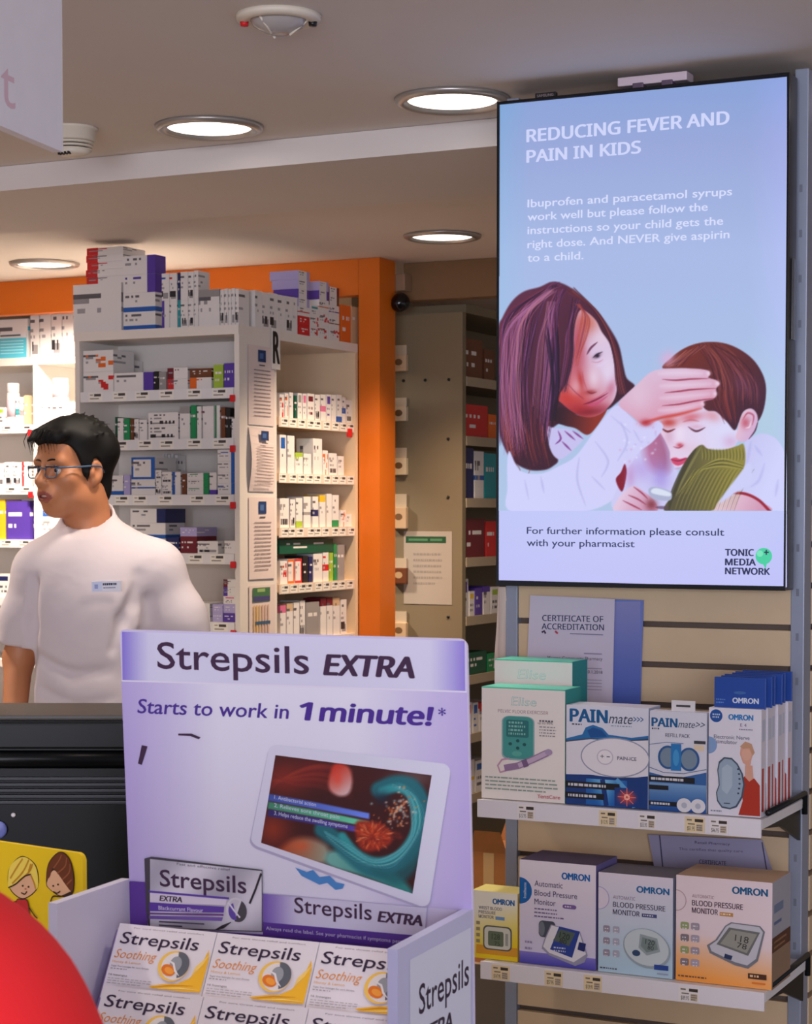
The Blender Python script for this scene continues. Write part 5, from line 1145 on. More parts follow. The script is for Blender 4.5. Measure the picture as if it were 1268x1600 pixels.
# scarf
sc = [(600, 842), (645, 822), (690, 852), (800, 858), (900, 830), (945, 818), (960, 900), (945, 1000), (860, 1110), (760, 1240), (690, 1312), (375, 1312), (420, 1190), (490, 1010), (550, 900)]
sm = P.fill(sc, P.lingrad((500, 1000), (84, 78, 50), (880, 1000), (140, 130, 56)))
for k in range(26):
    x = 640+k*12; P.stroke([(x, 850), (x+6, 900), (x+2, 935)], 1.6, (84, 80, 34) if k % 2 else (150, 144, 70), .7)
P.stroke([(600, 850), (540, 940), (480, 1060), (420, 1200), (400, 1300)], 9, (60, 56, 36), .8); P.stroke([(640, 830), (570, 950), (500, 1080), (450, 1200)], 4, (140, 136, 80), .6)
for k in range(5): P.stroke([(470+k*14, 1180), (560+k*14, 1060-k*8), (690, 960-k*12+k*20), (800, 925+k*14), (945, 965+k*10)], 2.2, (70, 66, 30) if k % 2 else (166, 158, 78), .75)
for k in range(30):
    x = 440+k*15; P.stroke([(x, 1312), (x+40, 1200), (x+110, 1060), (x+150, 1000)], 1.5, (78, 74, 30) if k % 2 else (164, 154, 70), .5)
P.fill([(945, 1000), (1000, 960), (1000, 1100), (880, 1180), (770, 1240)], (202, 204, 246), soft=2)
# her sleeve and hand
P.T = iT
arm = [(795, 705), (812, 735), (845, 740), (874, 728), (900, 712), (930, 672), (962, 634), (984, 650), (1006, 668), (1026, 658), (1036, 668), (1020, 690), (1000, 705), (988, 722), (974, 742), (962, 768), (950, 786), (905, 800), (800, 800), (793, 760)]
am = P.fill(arm, P.lingrad((820, 760), (206, 208, 250), (1000, 680), (206, 204, 246)), soft=1.2)
for q, w_ in (([(905, 715), (902, 750), (915, 790)], 3), ([(930, 690), (950, 720), (940, 745)], 3), ([(970, 660), (980, 690), (965, 720)], 3), ([(845, 745), (850, 770)], 3), ([(990, 672), (1000, 690)], 2.4), ([(955, 650), (985, 676)], 2), ([(925, 745), (945, 765)], 2.4), ([(820, 750), (826, 780)], 2)): P.stroke(q, w_, (172, 170, 222), .6, 1.5)
for k in range(26): P.blob((rg.uniform(968, 1026), rg.uniform(662, 722)), 2, 2, rg.choice([(226, 226, 252), (184, 180, 226), (206, 160, 206)]), .6)
P.fill([(976, 725), (979, 740), (972, 768), (962, 750), (970, 738)], (130, 14, 40)); P.blob((985, 745), 8, 20, (190, 130, 190), .5)
P.T = bT
P.blob((390, 190), 14, 12, (222, 170, 210), .7, -40)
hd = [(30, 525), (90, 450), (170, 375), (250, 300), (330, 268), (450, 262), (600, 264), (685, 278), (700, 305), (690, 330), (745, 348), (770, 375), (745, 412), (748, 455), (725, 485), (655, 505), (655, 540), (560, 578), (450, 604), (340, 632), (240, 682), (190, 665), (110, 600)]
hdm = P.fill(hd, P.lingrad((200, 300), (216, 186, 214), (300, 660), (214, 150, 176)))
for q in ([(350, 342), (450, 348), (560, 340), (690, 336)], [(370, 440), (470, 430), (580, 416), (748, 408)], [(350, 535), (470, 525), (600, 500), (735, 480)]): P.stroke(q, 2.6, (150, 40, 70), .9)
for q in ([(330, 300), (480, 295), (640, 300)], [(340, 392), (500, 385), (700, 376)], [(340, 480), (500, 468), (690, 450)], [(330, 570), (470, 560), (620, 525)]): P.stroke(q, 7, (232, 214, 236), .6, 4)
P.stroke([(210, 660), (340, 625), (470, 600), (640, 555)], 5, (200, 60, 50), .85, 2); P.blob((230, 660), 10, 6, (170, 30, 40), .8); P.blob((180, 470), 22, 26, (222, 196, 218), .6, 0, hdm)
for x, y in ((690, 298), (755, 372), (738, 448), (645, 520)): P.blob((x, y), 4, 4, (236, 216, 236), .7)
# boy's hands, thermometer
P.fill([(20, 1230), (90, 1150), (150, 1125), (220, 1170), (290, 1230), (300, 1312), (10, 1312)], P.lingrad((60, 1180), (224, 196, 222), (280, 1280), (200, 140, 170)))
for q in ([(100, 1190), (170, 1220), (230, 1260)], [(140, 1130), (200, 1175), (245, 1220)], [(60, 1230), (140, 1270), (200, 1300)]): P.stroke(q, 2.6, (150, 40, 70), .85)
P.blob((270, 1260), 10, 10, (120, 40, 50), .8); P.fill([(250, 1150), (300, 1130), (410, 1165), (405, 1230), (280, 1215)], (170, 176, 206)); P.fill([(270, 1155), (310, 1140), (405, 1172), (400, 1200), (285, 1180)], (214, 222, 240)); P.stroke([(300, 1280), (400, 1285)], 5, (90, 60, 90), .7)
lay(a, X, Y, P.img)
a.build('lit_picture', tv, SCREEN)
# ------------------------------------------------------------------ counter
CZ = 0.985
M_COUNTER = mat('counter_laminate', (120, 112, 108), 0.4, noise=0.08, nscale=12); M_CFRONT = mat('counter_front', (200, 192, 186), 0.5)
counter = thing('shop_counter', 'long grey shop counter under the display stand and dark housing', 'counter', (-1.9, 1.8, 0))
MB().box(-3.4, -0.56, 1.22, 1.93, CZ-0.04, CZ, bev=0.004).build('worktop', M_COUNTER, counter)
MB().box(-3.4, -1.36, 1.931, 2.62, CZ-0.04, CZ, bev=0.004).build('return_worktop', M_COUNTER, counter)
MB().box(-3.36, -0.6, 1.27, 1.29, 0, CZ-0.041).build('front_panel', M_CFRONT, counter)
MB().box(-0.62, -0.6, 1.291, 1.90, 0, CZ-0.041).build('end_panel', M_CFRONT, counter)
MB().box(-1.42, -1.40, 1.931, 2.60, 0, CZ-0.041).build('end_panel', M_CFRONT, counter)
MB().box(-3.36, -1.421, 2.58, 2.60, 0, CZ-0.041).build('rear_panel', M_CFRONT, counter)

# ------------------------------------------------------------------ lozenge display stand
TH = math.radians(3.3); EX = Vector((math.cos(TH), math.sin(TH), 0)); EB = Vector((-math.sin(TH), math.cos(TH), 0)); EF = -EB; EZ = Vector((0, 0, 1))
lean = math.radians(2.0); BU = (EF*math.sin(lean)+EZ*math.cos(lean)).normalized(); P0 = at_dep(460, 1000, 1.94)
ba = Art(P0, EX, BU); BN = ba.n
disp = thing('display_stand', 'purple and white counter display stand holding lozenge packs', 'display stand', (P0.x, P0.y-0.06, CZ+0.001))
def bp(x, y, dn=0.0):
    q = ba.px(x, y); return ba.o+ba.ux*q[0]+ba.uv*q[1]+BN*dn
tl, tr = ba.px(187, 983.5), ba.px(729, 998.5); lo_l, lo_r = ba.px(202, 1375), ba.px(738, 1424)
vb = (CZ+0.002-P0.z)/BU.z
R = 0.009
out = [(lo_l[0], vb), (lo_r[0], vb), lo_r]
for k in range(7):
    q = math.radians(90*k/6); out.append((tr[0]-R+R*math.cos(q), tr[1]-R+R*math.sin(q)))
for k in range(7):
    q = math.radians(90+90*k/6); out.append((tl[0]+R*0.6+R*0.6*math.cos(q), tl[1]-R*0.6+R*0.6*math.sin(q)))
out.append(lo_l)
mb = MB(); mb.plate([ba.o+ba.ux*p[0]+ba.uv*p[1] for p in out], 0.004, -BN, (206, 200, 232)); mb.build('header_board', CARD, disp)
# header print
DK = (60, 30, 66); VIO = (84, 50, 156); VD = (70, 38, 146)
def field(X, Y, fn): return np.stack([np.broadcast_to(c, X.shape) for c in fn(X, Y)], -1)
def edge(X): return np.clip(1-(X-190)/46, 0, 1)**1.3, np.clip((X-668)/62, 0, 1)**1.3
def band(X, Y):
    l, r_ = edge(X); l = np.clip(l, 0, 1); e = np.clip(l*.85+r_*.8, 0, 1); return mixc((214, 214, 238), (116, 96, 208), e)
def lower(X, Y):
    l = np.clip(1-(X-190)/150, 0, 1); r_ = np.clip((X-560)/170, 0, 1); e = np.clip(l*.9+r_*.8+np.clip((Y-1100)/400, 0, 1)*.12, 0, 1); return mixc((226, 226, 242), (178, 162, 222), e)
X, Y = quadgrid(ba, (190.5, 987), (725.5, 1001.5), (726.5, 1080), (191.5, 1064), 40, 6); lay(ba, X, Y, field(X, Y, band))
X, Y = quadgrid(ba, (189.5, 1063), (729.5, 1080), (737, 1424), (202, 1376), 40, 24); lay(ba, X, Y, field(X, Y, lower))
ba.pline([(190, 1063.5), (460, 1072), (729, 1081)], 2.0, (226, 222, 240))
ba.ptext('Strepsils', (246, 1044), (483, 1053), 41, DK, bold=.008); ba.ptext('EXTRA', (507, 1054), (646, 1059), 31, DK, bold=.0, fat=.085, shear=.2, font=1)
ba.ptext('Starts to work in', (215, 1114), (450, 1123), 22, VD, bold=.018, shear=.16); ba.ptext('1', (466, 1124), (483, 1125), 27, VD, bold=.0, fat=.085, shear=.2, font=1); ba.ptext('minute!', (500, 1126), (672, 1133), 27, VD, bold=.0, fat=.085, shear=.2, font=1); ba.ptext('*', (686, 1126), (697, 1126), 19, VD, bold=.02)
ba.ppoly([(222, 1164), (231, 1166), (222, 1195), (216, 1193)], DK); ba.ppoly([(279, 1146), (300, 1146), (314, 1152), (311, 1155), (298, 1150), (279, 1149)], DK)
# tablet
def rq(TL, TR, BR, BL, r=.05, n=5):
    pts = []
    for x, y in rrect(0, 0, 1, 1, r, r*1.3, n): pts.append(tuple((TL[i]*(1-x)+TR[i]*x)*(1-y)+(BL[i]*(1-x)+BR[i]*x)*y for i in (0, 1)))
    return pts
ba.ppoly(rq((421, 1165), (707, 1197), (671, 1424), (389, 1322)), (176, 172, 204)); ba.ppoly(rq((422, 1162), (706, 1194), (670, 1420), (391, 1318)), (216, 216, 236))
X, Y = quadgrid(ba, (431, 1179.5), (675, 1211), (645, 1396), (408.5, 1316.5), 150, 104)
tT = lambda x, y: (390+x/3.842, 1150+y/3.842)
P = Paint(X, Y, (58, 12, 14), tT)
rg = random.Random(9)
P.blob((220, 250), 40, 30, (130, 34, 20), .9); P.blob((400, 210), 30, 20, (110, 20, 20), .8); P.blob((140, 560), 30, 30, (140, 44, 20), .9); P.blob((640, 260), 50, 22, (70, 14, 14), .6); P.blob((980, 250), 40, 18, (110, 90, 90), .7)
for k in range(14): P.stroke([(130, 330-k*8+rg.uniform(-20, 20)), (260, 210+k*6), (420, 150+k*12), (620, 170+k*16)], rg.uniform(2, 5), rg.choice([(170, 60, 34), (110, 20, 20), (60, 8, 12), (140, 40, 30)]), .4, 2)
P.fill([(510, 170), (590, 180), (618, 260), (600, 340), (545, 360), (490, 330), (476, 270)], P.lingrad((500, 200), (196, 52, 36), (590, 350), (216, 190, 190)), soft=3); P.blob((530, 250), 8, 14, (226, 70, 50), .7)
P.fill([(180, 680), (260, 620), (360, 610), (460, 650), (480, 720), (420, 770), (200, 700)], P.lingrad((200, 660), (170, 70, 34), (460, 680), (150, 150, 130)), soft=6); P.blob((310, 660), 16, 10, (206, 90, 50), .8)
P.fill([(470, 700), (560, 690), (700, 760), (900, 840), (980, 960), (700, 850), (480, 780)], P.lingrad((480, 740), (110, 176, 166), (900, 880), (40, 130, 126)), soft=5)
P.stroke([(440, 560), (520, 620), (600, 700), (720, 790), (840, 790), (960, 700), (1030, 560), (1040, 420), (980, 310), (880, 285), (780, 320)], 26, (26, 110, 122), .95, 4, False)
P.stroke([(560, 600), (640, 700), (760, 750), (880, 720), (970, 620), (1005, 500), (985, 380), (900, 310), (800, 330)], 13, (44, 156, 160), .95, 3, False)
for k in range(26):
    d = rg.uniform(-40, 50); P.stroke([(460+d*.3, 590+d*.6), (600, 690+d), (740, 765+d*.6), (880, 735+d), (990+d*.6, 600), (1010+d, 460), (960+d*.6, 340), (860, 295-d*.3)], rg.uniform(1, 2.4), rg.choice([(110, 206, 206), (20, 84, 100), (16, 70, 90), (150, 226, 220), (60, 170, 180)]), rg.uniform(.3, .8), 1)
P.stroke([(740, 800), (880, 850), (980, 760), (1040, 640)], 22, (20, 96, 104), .8, 6); P.blob((800, 370), 14, 12, (20, 40, 60), .8)
for k in range(90): P.blob((rg.gauss(890, 45), rg.gauss(450, 55)), rg.uniform(1, 2.6), rg.uniform(1, 2.6), rg.choice([(230, 150, 90), (240, 190, 150), (214, 110, 50), (150, 190, 190), (236, 214, 190)]), .85)
for y0, c, tx in ((345, (60, 84, 170), 0), (393, (60, 140, 110), 0), (438, (44, 34, 110), 0)):
    P.fill([(115, y0), (400, y0+52), (720, y0+118), (720, y0+152), (400, y0+92), (110, y0+42)], P.lingrad((115, y0), c, (720, y0+130), tuple(min(255, q*1.5+20) for q in c)), .95, 1.2, False)
P.fill([(640, 520), (720, 510), (800, 530), (850, 580), (850, 640), (780, 680), (700, 690), (650, 640)], (150, 40, 20), soft=3)
for k in range(150):
    an = rg.uniform(0, 6.28); r0 = rg.uniform(10, 70); r1 = r0+rg.uniform(12, 40); P.stroke([(740+r0*math.cos(an)*1.3, 600+r0*math.sin(an)), (740+r1*math.cos(an)*1.3, 600+r1*math.sin(an))], rg.uniform(.8, 2), rg.choice([(226, 90, 40), (196, 60, 24), (110, 24, 14), (240, 140, 90)]), .8, .8)
for k in range(8): P.blob((880+rg.uniform(-30, 40), 590+rg.uniform(-20, 20)), 3, 3, (110, 30, 20), .8)
lay(ba, X, Y, P.img)
for s_, y0 in (('1. Antibacterial action', 368), ('2. Relieves sore throat pain', 416), ('3. Helps reduce the swelling symptoms', 463)):
    x1 = 400 if '1.' in s_ else 540 if '2.' in s_ else 590
    p0, p1 = tT(150, y0+8), tT(x1, y0+8+(x1-150)*.185); ba.ptext(s_, p0, p1, 6.0, (206, 214, 236), res=2)
ba.ppoly([(462, 1355), (480, 1362), (490, 1359), (500, 1370), (516, 1368), (526, 1378), (539, 1381), (536, 1388), (525, 1390), (512, 1379), (500, 1382), (484, 1374), (472, 1368)], (72, 136, 204))
# purple base and pack picture
X, Y = quadgrid(ba, (203, 1377), (230, 1379), (230, 1453), (205, 1449), 4, 4); lay(ba, X, Y, field(X, Y, lambda X, Y: (92, 52, 152)))
ba.ppoly([(203, 1446), (420, 1460), (640, 1478), (700, 1484), (700, 1500), (203, 1480)], (92, 52, 152)); ba.ppoly([(204, 1376), (230, 1378), (232, 1460), (204, 1458)], (92, 52, 152))
X, Y = quadgrid(ba, (412, 1396), (668, 1418), (664, 1462), (412, 1446), 24, 4); lay(ba, X, Y, field(X, Y, lambda X, Y: mixc((112, 84, 180), (206, 204, 230), np.clip((X-412)/52, 0, 1))))
ba.ppoly([(412, 1440), (664, 1462), (690, 1484), (412, 1464)], (84, 46, 150))
ba.ptext('Always read the label. See your pharmacist if symptoms persist', (417, 1452), (638, 1474), 5.5, (206, 196, 230), res=2)
ba.ptext('Strepsils', (461, 1425), (582, 1437), 24, DK, bold=.008); ba.ptext('EXTRA', (592, 1439), (660, 1446), 16, DK, bold=.0, fat=.085, shear=.2, font=1)
sT = lambda x, y: (200+x/5.513, 1320+y/5.513)
def sp(pts): return [sT(*p) for p in pts]
ba.ppoly(sp([(150, 115), (210, 98), (1165, 212), (1168, 745), (190, 718), (165, 560)]), (66, 60, 70))
X, Y = quadgrid(ba, sT(200, 118), sT(1160, 222), sT(1160, 738), sT(200, 706), 24, 16); lay(ba, X, Y, field(X, Y, lambda X, Y: mixc((222, 220, 232), (158, 156, 172), np.clip(.5+.5*np.sin((X-230)*.05+(Y-1340)*.04), 0, 1)*.8)))
ba.ptext('Fast and effective relief', sT(430, 170), sT(890, 222), 4, (70, 60, 80), res=2)
ba.ptext('Strepsils', sT(285, 350), sT(1030, 415), 26, DK, bold=.012)
ba.ppoly(sp([(190, 388), (880, 448), (880, 466), (190, 406)]), (92, 60, 170)); ba.ppoly(sp([(200, 408), (860, 466), (850, 516), (200, 486)]), (222, 214, 232)); ba.ptext('EXTRA', sT(285, 476), sT(475, 490), 8, (50, 36, 56), bold=.0, fat=.08, shear=.2, font=1)
ba.ppoly(sp([(195, 490), (840, 528), (835, 580), (195, 566)]), (92, 56, 164)); ba.ptext('Blackcurrant Flavour', sT(275, 552), sT(660, 576), 6, (214, 206, 232), bold=.01, res=2); ba.ppoly(sp([(195, 578), (835, 590), (835, 606), (195, 594)]), (110, 60, 140)); ba.ppoly(sp([(195, 604), (830, 618), (820, 650), (195, 632)]), (120, 90, 176)); ba.pline(sp([(280, 655), (670, 676)]), 2, (80, 70, 90)); ba.pline(sp([(280, 685), (480, 696)]), 2, (80, 70, 90))
def swirl(art, cx, cy, r, dark, mid, accent):
    """S shaped lozenge mark; r as a fraction of the width"""
    art.fell(cx, cy, r*1.12, r*1.12, (226, 224, 232), 30); art.fell(cx, cy, r, r, dark, 30); art.fell(cx, cy, r, r, mid, 30, 110, 290, -8); art.fell(cx, cy, r*.92, r*.92, accent, 24, 140, 265, -6)
c0 = ba.px(*sT(950, 560)); r0 = 0.011
def eb(cx, cy, rx, ry, col, a0=0, a1=360, n=26):
    ba.poly([(cx+rx*math.cos(math.radians(a0+(a1-a0)*i/n)), cy+ry*math.sin(math.radians(a0+(a1-a0)*i/n))) for i in range(n)], col)
ba.pline(sp([(1160, 240), (1110, 380), (1060, 500)]), 3.2, (40, 34, 44)); ba.pline(sp([(900, 660), (830, 700), (760, 728)]), 5, (50, 40, 50), taper=True)
eb(c0[0], c0[1], r0*1.15, r0*1.25, (214, 212, 222)); eb(c0[0]+.001, c0[1], r0*.98, r0*1.08, (70, 66, 76), -110, 70); eb(c0[0]-.001, c0[1]+.001, r0*.8, r0*.95, (200, 198, 208), 60, 250); eb(c0[0]-.0026, c0[1]-.0012, r0*.62, r0*.8, (96, 70, 170), 100, 300); ba.pline(sp([(880, 490), (930, 560), (980, 620)]), 2.4, (226, 222, 236))
ba.build('header_print', disp)

# wings
R0 = bp(738, 1421); L0 = bp(203, 1373)
def on_plane(px_, py_, o, n):
    r = ray(px_, py_); return C_POS+r*((o-C_POS).dot(n)/r.dot(n))
R1 = on_plane(621, 1484, R0, EX); L1 = on_plane(89, 1412, L0, EX)
def down(p): return Vector((p.x, p.y, CZ+0.002))
wt = 0.010
mb = MB(); mb.plate([down(R0), down(R1), R1, R0], wt, -EX, (184, 186, 222)); mb.build('side_wing', CARD, disp)
mb = MB(); mb.plate([down(L0), down(L1), L1, L0], wt, -EX, (206, 204, 226)); mb.build('side_wing', CARD, disp)
wa = Art(down(R1)+EX*0.0002, EB, EZ, (R0-R1).dot(EB), R0.z-CZ)
def wq(x, y): q = wa.px(x, y); return q
wa.poly([wq(640, 1500), wq(735, 1449), (wq(735, 1449)[0], 0.004), (wq(640, 1500)[0], 0.004)], (206, 210, 232))
wa.ptext('Strepsils', (654, 1586), (732, 1537), 46, (44, 34, 60), bold=.008); wa.ptext('EXTRA', (648, 1642), (706, 1607), 28, (44, 34, 60), bold=.0, fat=.07, shear=.15, font=1); wa.build('wing_print', disp)
# tray front and sloping bed
F1 = down(R1)-EX*wt; F0 = down(L1); fz = at_dep(400, 1760, 1.72).z
mb = MB(); mb.plate([F0+EB*0.004, F1+EB*0.004, Vector((F1.x, F1.y, fz))+EB*0.004, Vector((F0.x, F0.y, fz))+EB*0.004], 0.004, -EB, (120, 84, 176)); mb.build('tray_front', CARD, disp)
TA = math.radians(30); PU = EZ*math.cos(TA)+EB*math.sin(TA); PN = EF*math.cos(TA)+EZ*math.sin(TA)
B_TL = on_plane(340, 1457, P0+EF*0.05, BN); B_TR = on_plane(500, 1476, B_TL, PN)
PWID = (B_TR-B_TL).dot(EX)*0.985; PH = 0.078; PT = 0.020
bed_t = B_TL-PN*(PT+0.004)
lx = (L0-bed_t).dot(EX)+0.001; rx = (R0-bed_t).dot(EX)-wt-0.001
mb = MB(); q = bed_t+PU*0.0; top = q; s_len = (top.z-CZ-0.004)/PU.z
s_len = min(s_len, 0.195)
mb.plate([q+EX*lx-PU*s_len, q+EX*rx-PU*s_len, q+EX*rx, q+EX*lx], 0.003, -PN, (150, 130, 190)); mb.build('tray_bed', CARD, disp)
# packs
def pack_proto(o, label):
    t = thing('lozenge_pack', label, 'pack', tuple(o), 'lozenge packs in the display tray')
    mb = MB(); p = [o, o+EX*PWID, o+EX*PWID-PN*PT, o-PN*PT]; mb.hexa([x for x in p]+[x+PU*PH for x in p], (224, 220, 230)); mb.build('carton', CARD, t)
    a = Art(o+PN*0.0001, EX, PU, PWID, PH); OR = (224, 140, 40); rg = random.Random(3)
    a.ftext('For sore throat relief and comfort', .16, .055, .88, .018, (120, 110, 120), res=2)
    a.ftext('Strepsils', .05, .265, .85, .155, (44, 26, 60), bold=.014, shear=.12)
    a.ftext('Soothing', .03, .46, .45, .115, OR, shear=.3, bold=-.004); a.ftext('Honey & Lemon', .03, .525, .32, .03, (230, 170, 70), res=2)
    a.ftext('Sugar free lozenges for sore throats', .03, .58, .42, .022, (120, 112, 120), res=2); a.bars(.03, .60, .22, 1, .03, .012, (150, 142, 150), rg); a.ftext('16 lozenges', .03, .70, .22, .026, (90, 84, 90), res=2); a.bars(.03, .73, .5, 3, .032, .010, (170, 164, 170), rg)
    YE = (240, 184, 40)
    a.fpoly([(.97, .24), (.99, .36), (.985, .80), (.80, .815), (.5, .81), (.46, .79), (.62, .74), (.74, .72), (.84, .64), (.92, .50)], YE); a.fpoly([(.99, .30), (.94, .46), (.86, .60), (.88, .48)], (248, 210, 110)); a.fline([(.5, .80), (.68, .75), (.9, .73)], .014, (206, 140, 20), taper=True); a.fline([(.56, .81), (.78, .775), (.97, .775)], .012, (250, 222, 130), taper=True)
    a.fell(.66, .50, .155, .14, (244, 200, 90), 30); a.fell(.675, .50, .135, .125, (228, 224, 226), 30)
    a.fell(.70, .48, .115, .12, (92, 98, 110), 26, -80, 100); a.fell(.68, .47, .06, .07, (150, 156, 166), 20); a.fell(.62, .56, .075, .05, (228, 120, 30), 20, rot=-20); a.fell(.63, .565, .05, .028, (244, 160, 60), 16, rot=-20); a.fline([(.58, .42), (.66, .47), (.69, .56), (.74, .62)], .022, (232, 230, 232), taper=True)
    a.build('front_print', t)
    sd = Art(o+EX*(PWID+0.0001), -PN, PU, PT, PH); sd.frect(.1, .1, .9, .8, (206, 196, 214)); sd.build('side_print', t)
    return t
def pack_o(tlp, plane_o): q = on_plane(tlp[0], tlp[1], plane_o, PN); return q-PU*PH
oB = B_TL-PU*PH
PL2 = B_TL+PN*(PT+0.002)
step = on_plane(319, 1557, PL2, PN)-PU*PH
pk = pack_proto(oB, 'lozenge pack in the middle of the back row of the display')
for o, lab in ((oB-EX*(PWID+0.001), 'lozenge pack beside the plain side wing in the back row'), (oB+EX*(PWID+0.001), 'lozenge pack cut off by the lettered side wing in the back row'),
               (step, 'lozenge pack in the middle of the front row of the display'), (step-EX*(PWID+0.001), 'lozenge pack beside the plain side wing in the front row'), (step+EX*(PWID+0.001), 'lozenge pack next to the lettered side wing in the front row')):
    c = pk.copy(); COL.objects.link(c); c.location = o; tag(c, lab)
    for ch in pk.children: d = ch.copy(); COL.objects.link(d); d.parent = c

# ------------------------------------------------------------------ dark equipment housing on the return counter
M_GLOSS = mat('gloss_black_plastic', (8, 10, 13), 0.3, noise=0.1, spec=0.16); M_LIP = mat('housing_lip', (46, 42, 40), 0.4)
HB = Vector((-C_RT.y, C_RT.x, 0)); hc = at_dep(60, 1100, 2.6)
def HM(x, y, z): return Vector((hc.x, hc.y, 0))+C_RT*x+HB*y+EZ*z
hz = lambda py: at_dep(60, py, 2.6).z
h = thing('equipment_housing', 'black ribbed back of a wide counter machine, beside the display stand', 'machine', (hc.x, hc.y, CZ+0.001))
Mx = Matrix.Translation((hc.x, hc.y, 0)) @ Matrix((C_RT, HB, EZ)).transposed().to_4x4()
MB().box(-0.30, 0.19, 0.0, 0.16, CZ+0.0015, hz(1126), M=Mx, bev=0.006).build('casing', M_GLOSS, h)
MB().box(-0.305, 0.195, -0.008, 0.165, hz(1126)+0.0005, hz(1117), M=Mx, bev=0.003).build('top_lip', M_LIP, h)
MB().box(-0.29, 0.18, -0.006, -0.0005, hz(1170), hz(1129), M=Mx, bev=0.003).build('upper_panel', M_GLOSS, h)
mb = MB(); mb.tube([HM(-0.295, 0.006, hz(1187)), HM(0.185, 0.006, hz(1187))], 0.014, 14); mb.build('rounded_ridge', M_GLOSS, h)
for k in range(5):
    y0 = 1214+k*9.3; MB().box(-0.295, 0.185, -0.007, 0.002, hz(y0+6.2), hz(y0), M=Mx, bev=0.0016).build('rib', mat('rib_black', (30, 32, 40), 0.35, spec=0.3), h)
MB().lathe([(0.003, 0), (0.003, 0.004), (0.001, 0.005)], HM((20-60)/F_PX*2.6, 0.0, hz(1274)), 12, axis=Matrix((C_RT, EZ, -HB)).transposed()).build('pale_screw', M_STRIP, h)
MB().lathe([(0.012, 0), (0.012, 0.006), (0.009, 0.008)], HM((-4-60)/F_PX*2.6, 0.0, hz(1297)), 18, axis=Matrix((C_RT, EZ, -HB)).transposed()).build('blue_knob', mat('blue_knob', (110, 120, 190), 0.4), h)

# ------------------------------------------------------------------ yellow card with two children
ang = math.radians(26.3-36.0); KX = Vector((math.cos(ang), math.sin(ang), 0)); kc = at_dep(66, 1400, 2.12)
ka = Art(kc, KX, EZ); KN = ka.n
t = thing('picture_card', 'yellow card with two cartoon children standing by the side wing', 'card', (kc.x, kc.y, CZ+0.001))
ktr = ka.px(129, 1334); ktl = (ka.px(-40, 1309)[0], ka.px(60, 1324)[1]); kz = CZ+0.0015-kc.z; KR = 0.009
kp = [(ktl[0], kz), (ktr[0], kz)]
for k in range(7): q = math.radians(90*k/6); kp.append((ktr[0]-KR+KR*math.cos(q), ktl[1]-KR+KR*math.sin(q)))
for k in range(7): q = math.radians(90+90*k/6); kp.append((ktl[0]+KR+KR*math.cos(q), ktl[1]-KR+KR*math.sin(q)))
YEL = (236, 200, 20)
mb = MB(); mb.plate([kc+KX*p[0]+EZ*p[1] for p in kp], 0.006, -KN, YEL); mb.build('board', CARD, t)
mb = MB(); b0 = kc+KX*(ktl[0]+.02)-KN*0.0065; mb.plate([Vector((b0.x, b0.y, CZ+0.002)), Vector((b0.x, b0.y, CZ+0.002))-KN*0.06, Vector((b0.x, b0.y, CZ+0.12))], 0.003, KX, YEL); mb.build('easel_strut', CARD, t)
kT = lambda x, y: (x/3.077, 1080+y/3.077)
def kf(pts, c, n=5): ka.poly([ka.px(*p) for p in catmull([kT(*q) for q in pts], n)], c)
def kl(pts, w, c): ka.pline(catmull([kT(*q) for q in pts], 4, False).tolist() if len(pts) > 2 else [kT(*q) for q in pts], w, c)
OL = (60, 34, 20); SKN = (228, 178, 140); BLD = (240, 214, 90); BRN = (106, 52, 24)
def child(cx, hair, hl, dx):
    kf([(cx-78, 930), (cx-72, 860), (cx-30, 800), (cx+20, 795), (cx+65, 840), (cx+78, 920), (cx+55, 985), (cx, 1010), (cx-55, 985)], OL); kf([(cx-74, 928), (cx-68, 862), (cx-28, 806), (cx+20, 800), (cx+62, 842), (cx+74, 920), (cx+52, 980), (cx, 1003), (cx-52, 980)], SKN)
kf([(38, 920), (45, 850), (90, 798), (130, 798), (175, 840), (188, 920), (165, 970), (110, 1000), (60, 970)], OL); kf([(42, 920), (49, 852), (92, 803), (130, 803), (171, 843), (184, 920), (162, 966), (110, 995), (63, 966)], SKN)
kf([(42, 945), (46, 850), (92, 802), (132, 802), (172, 845), (185, 925), (172, 950), (150, 880), (120, 890), (80, 925)], BLD)
for q in ([(50, 900), (80, 850), (110, 805)], [(60, 925), (110, 870), (140, 810)], [(90, 915), (140, 870), (158, 830)], [(150, 885), (165, 920), (172, 950)], [(138, 870), (150, 830)]): kl(q, 2.0, (196, 140, 30))
for q in ([(42, 945), (80, 925), (120, 890), (150, 880)],): kl(q, 1.6, OL)
for x, y in ((112, 935), (140, 940)): ka.ppoly(circ(*kT(x, y), 1.6, 8), OL)
kl([(105, 968), (122, 975), (132, 962)], 1.5, OL); ka.ppoly(circ(*kT(126, 950), 1.6, 8), (196, 120, 90))
kf([(225, 920), (235, 830), (280, 775), (320, 780), (350, 830), (362, 920), (345, 985), (290, 985), (240, 950)], OL); kf([(230, 918), (262, 860), (300, 900), (345, 950), (330, 975), (290, 980), (242, 948)], SKN); kf([(228, 900), (238, 832), (282, 780), (318, 785), (346, 832), (358, 920), (348, 960), (320, 930), (262, 850), (245, 890)], BRN)
for q in ([(262, 850), (290, 810), (300, 785)], [(280, 875), (318, 840), (325, 800)], [(305, 905), (338, 870), (342, 830)], [(325, 930), (350, 905)]): kl(q, 1.6, (150, 84, 50))
for x, y in ((262, 935), (285, 928)): ka.ppoly(circ(*kT(x, y), 1.6, 8), OL)
kl([(262, 962), (280, 970), (296, 960)], 1.5, OL)
kl([(250, 1010), (262, 985), (300, 985), (345, 965)], 1.6, OL)
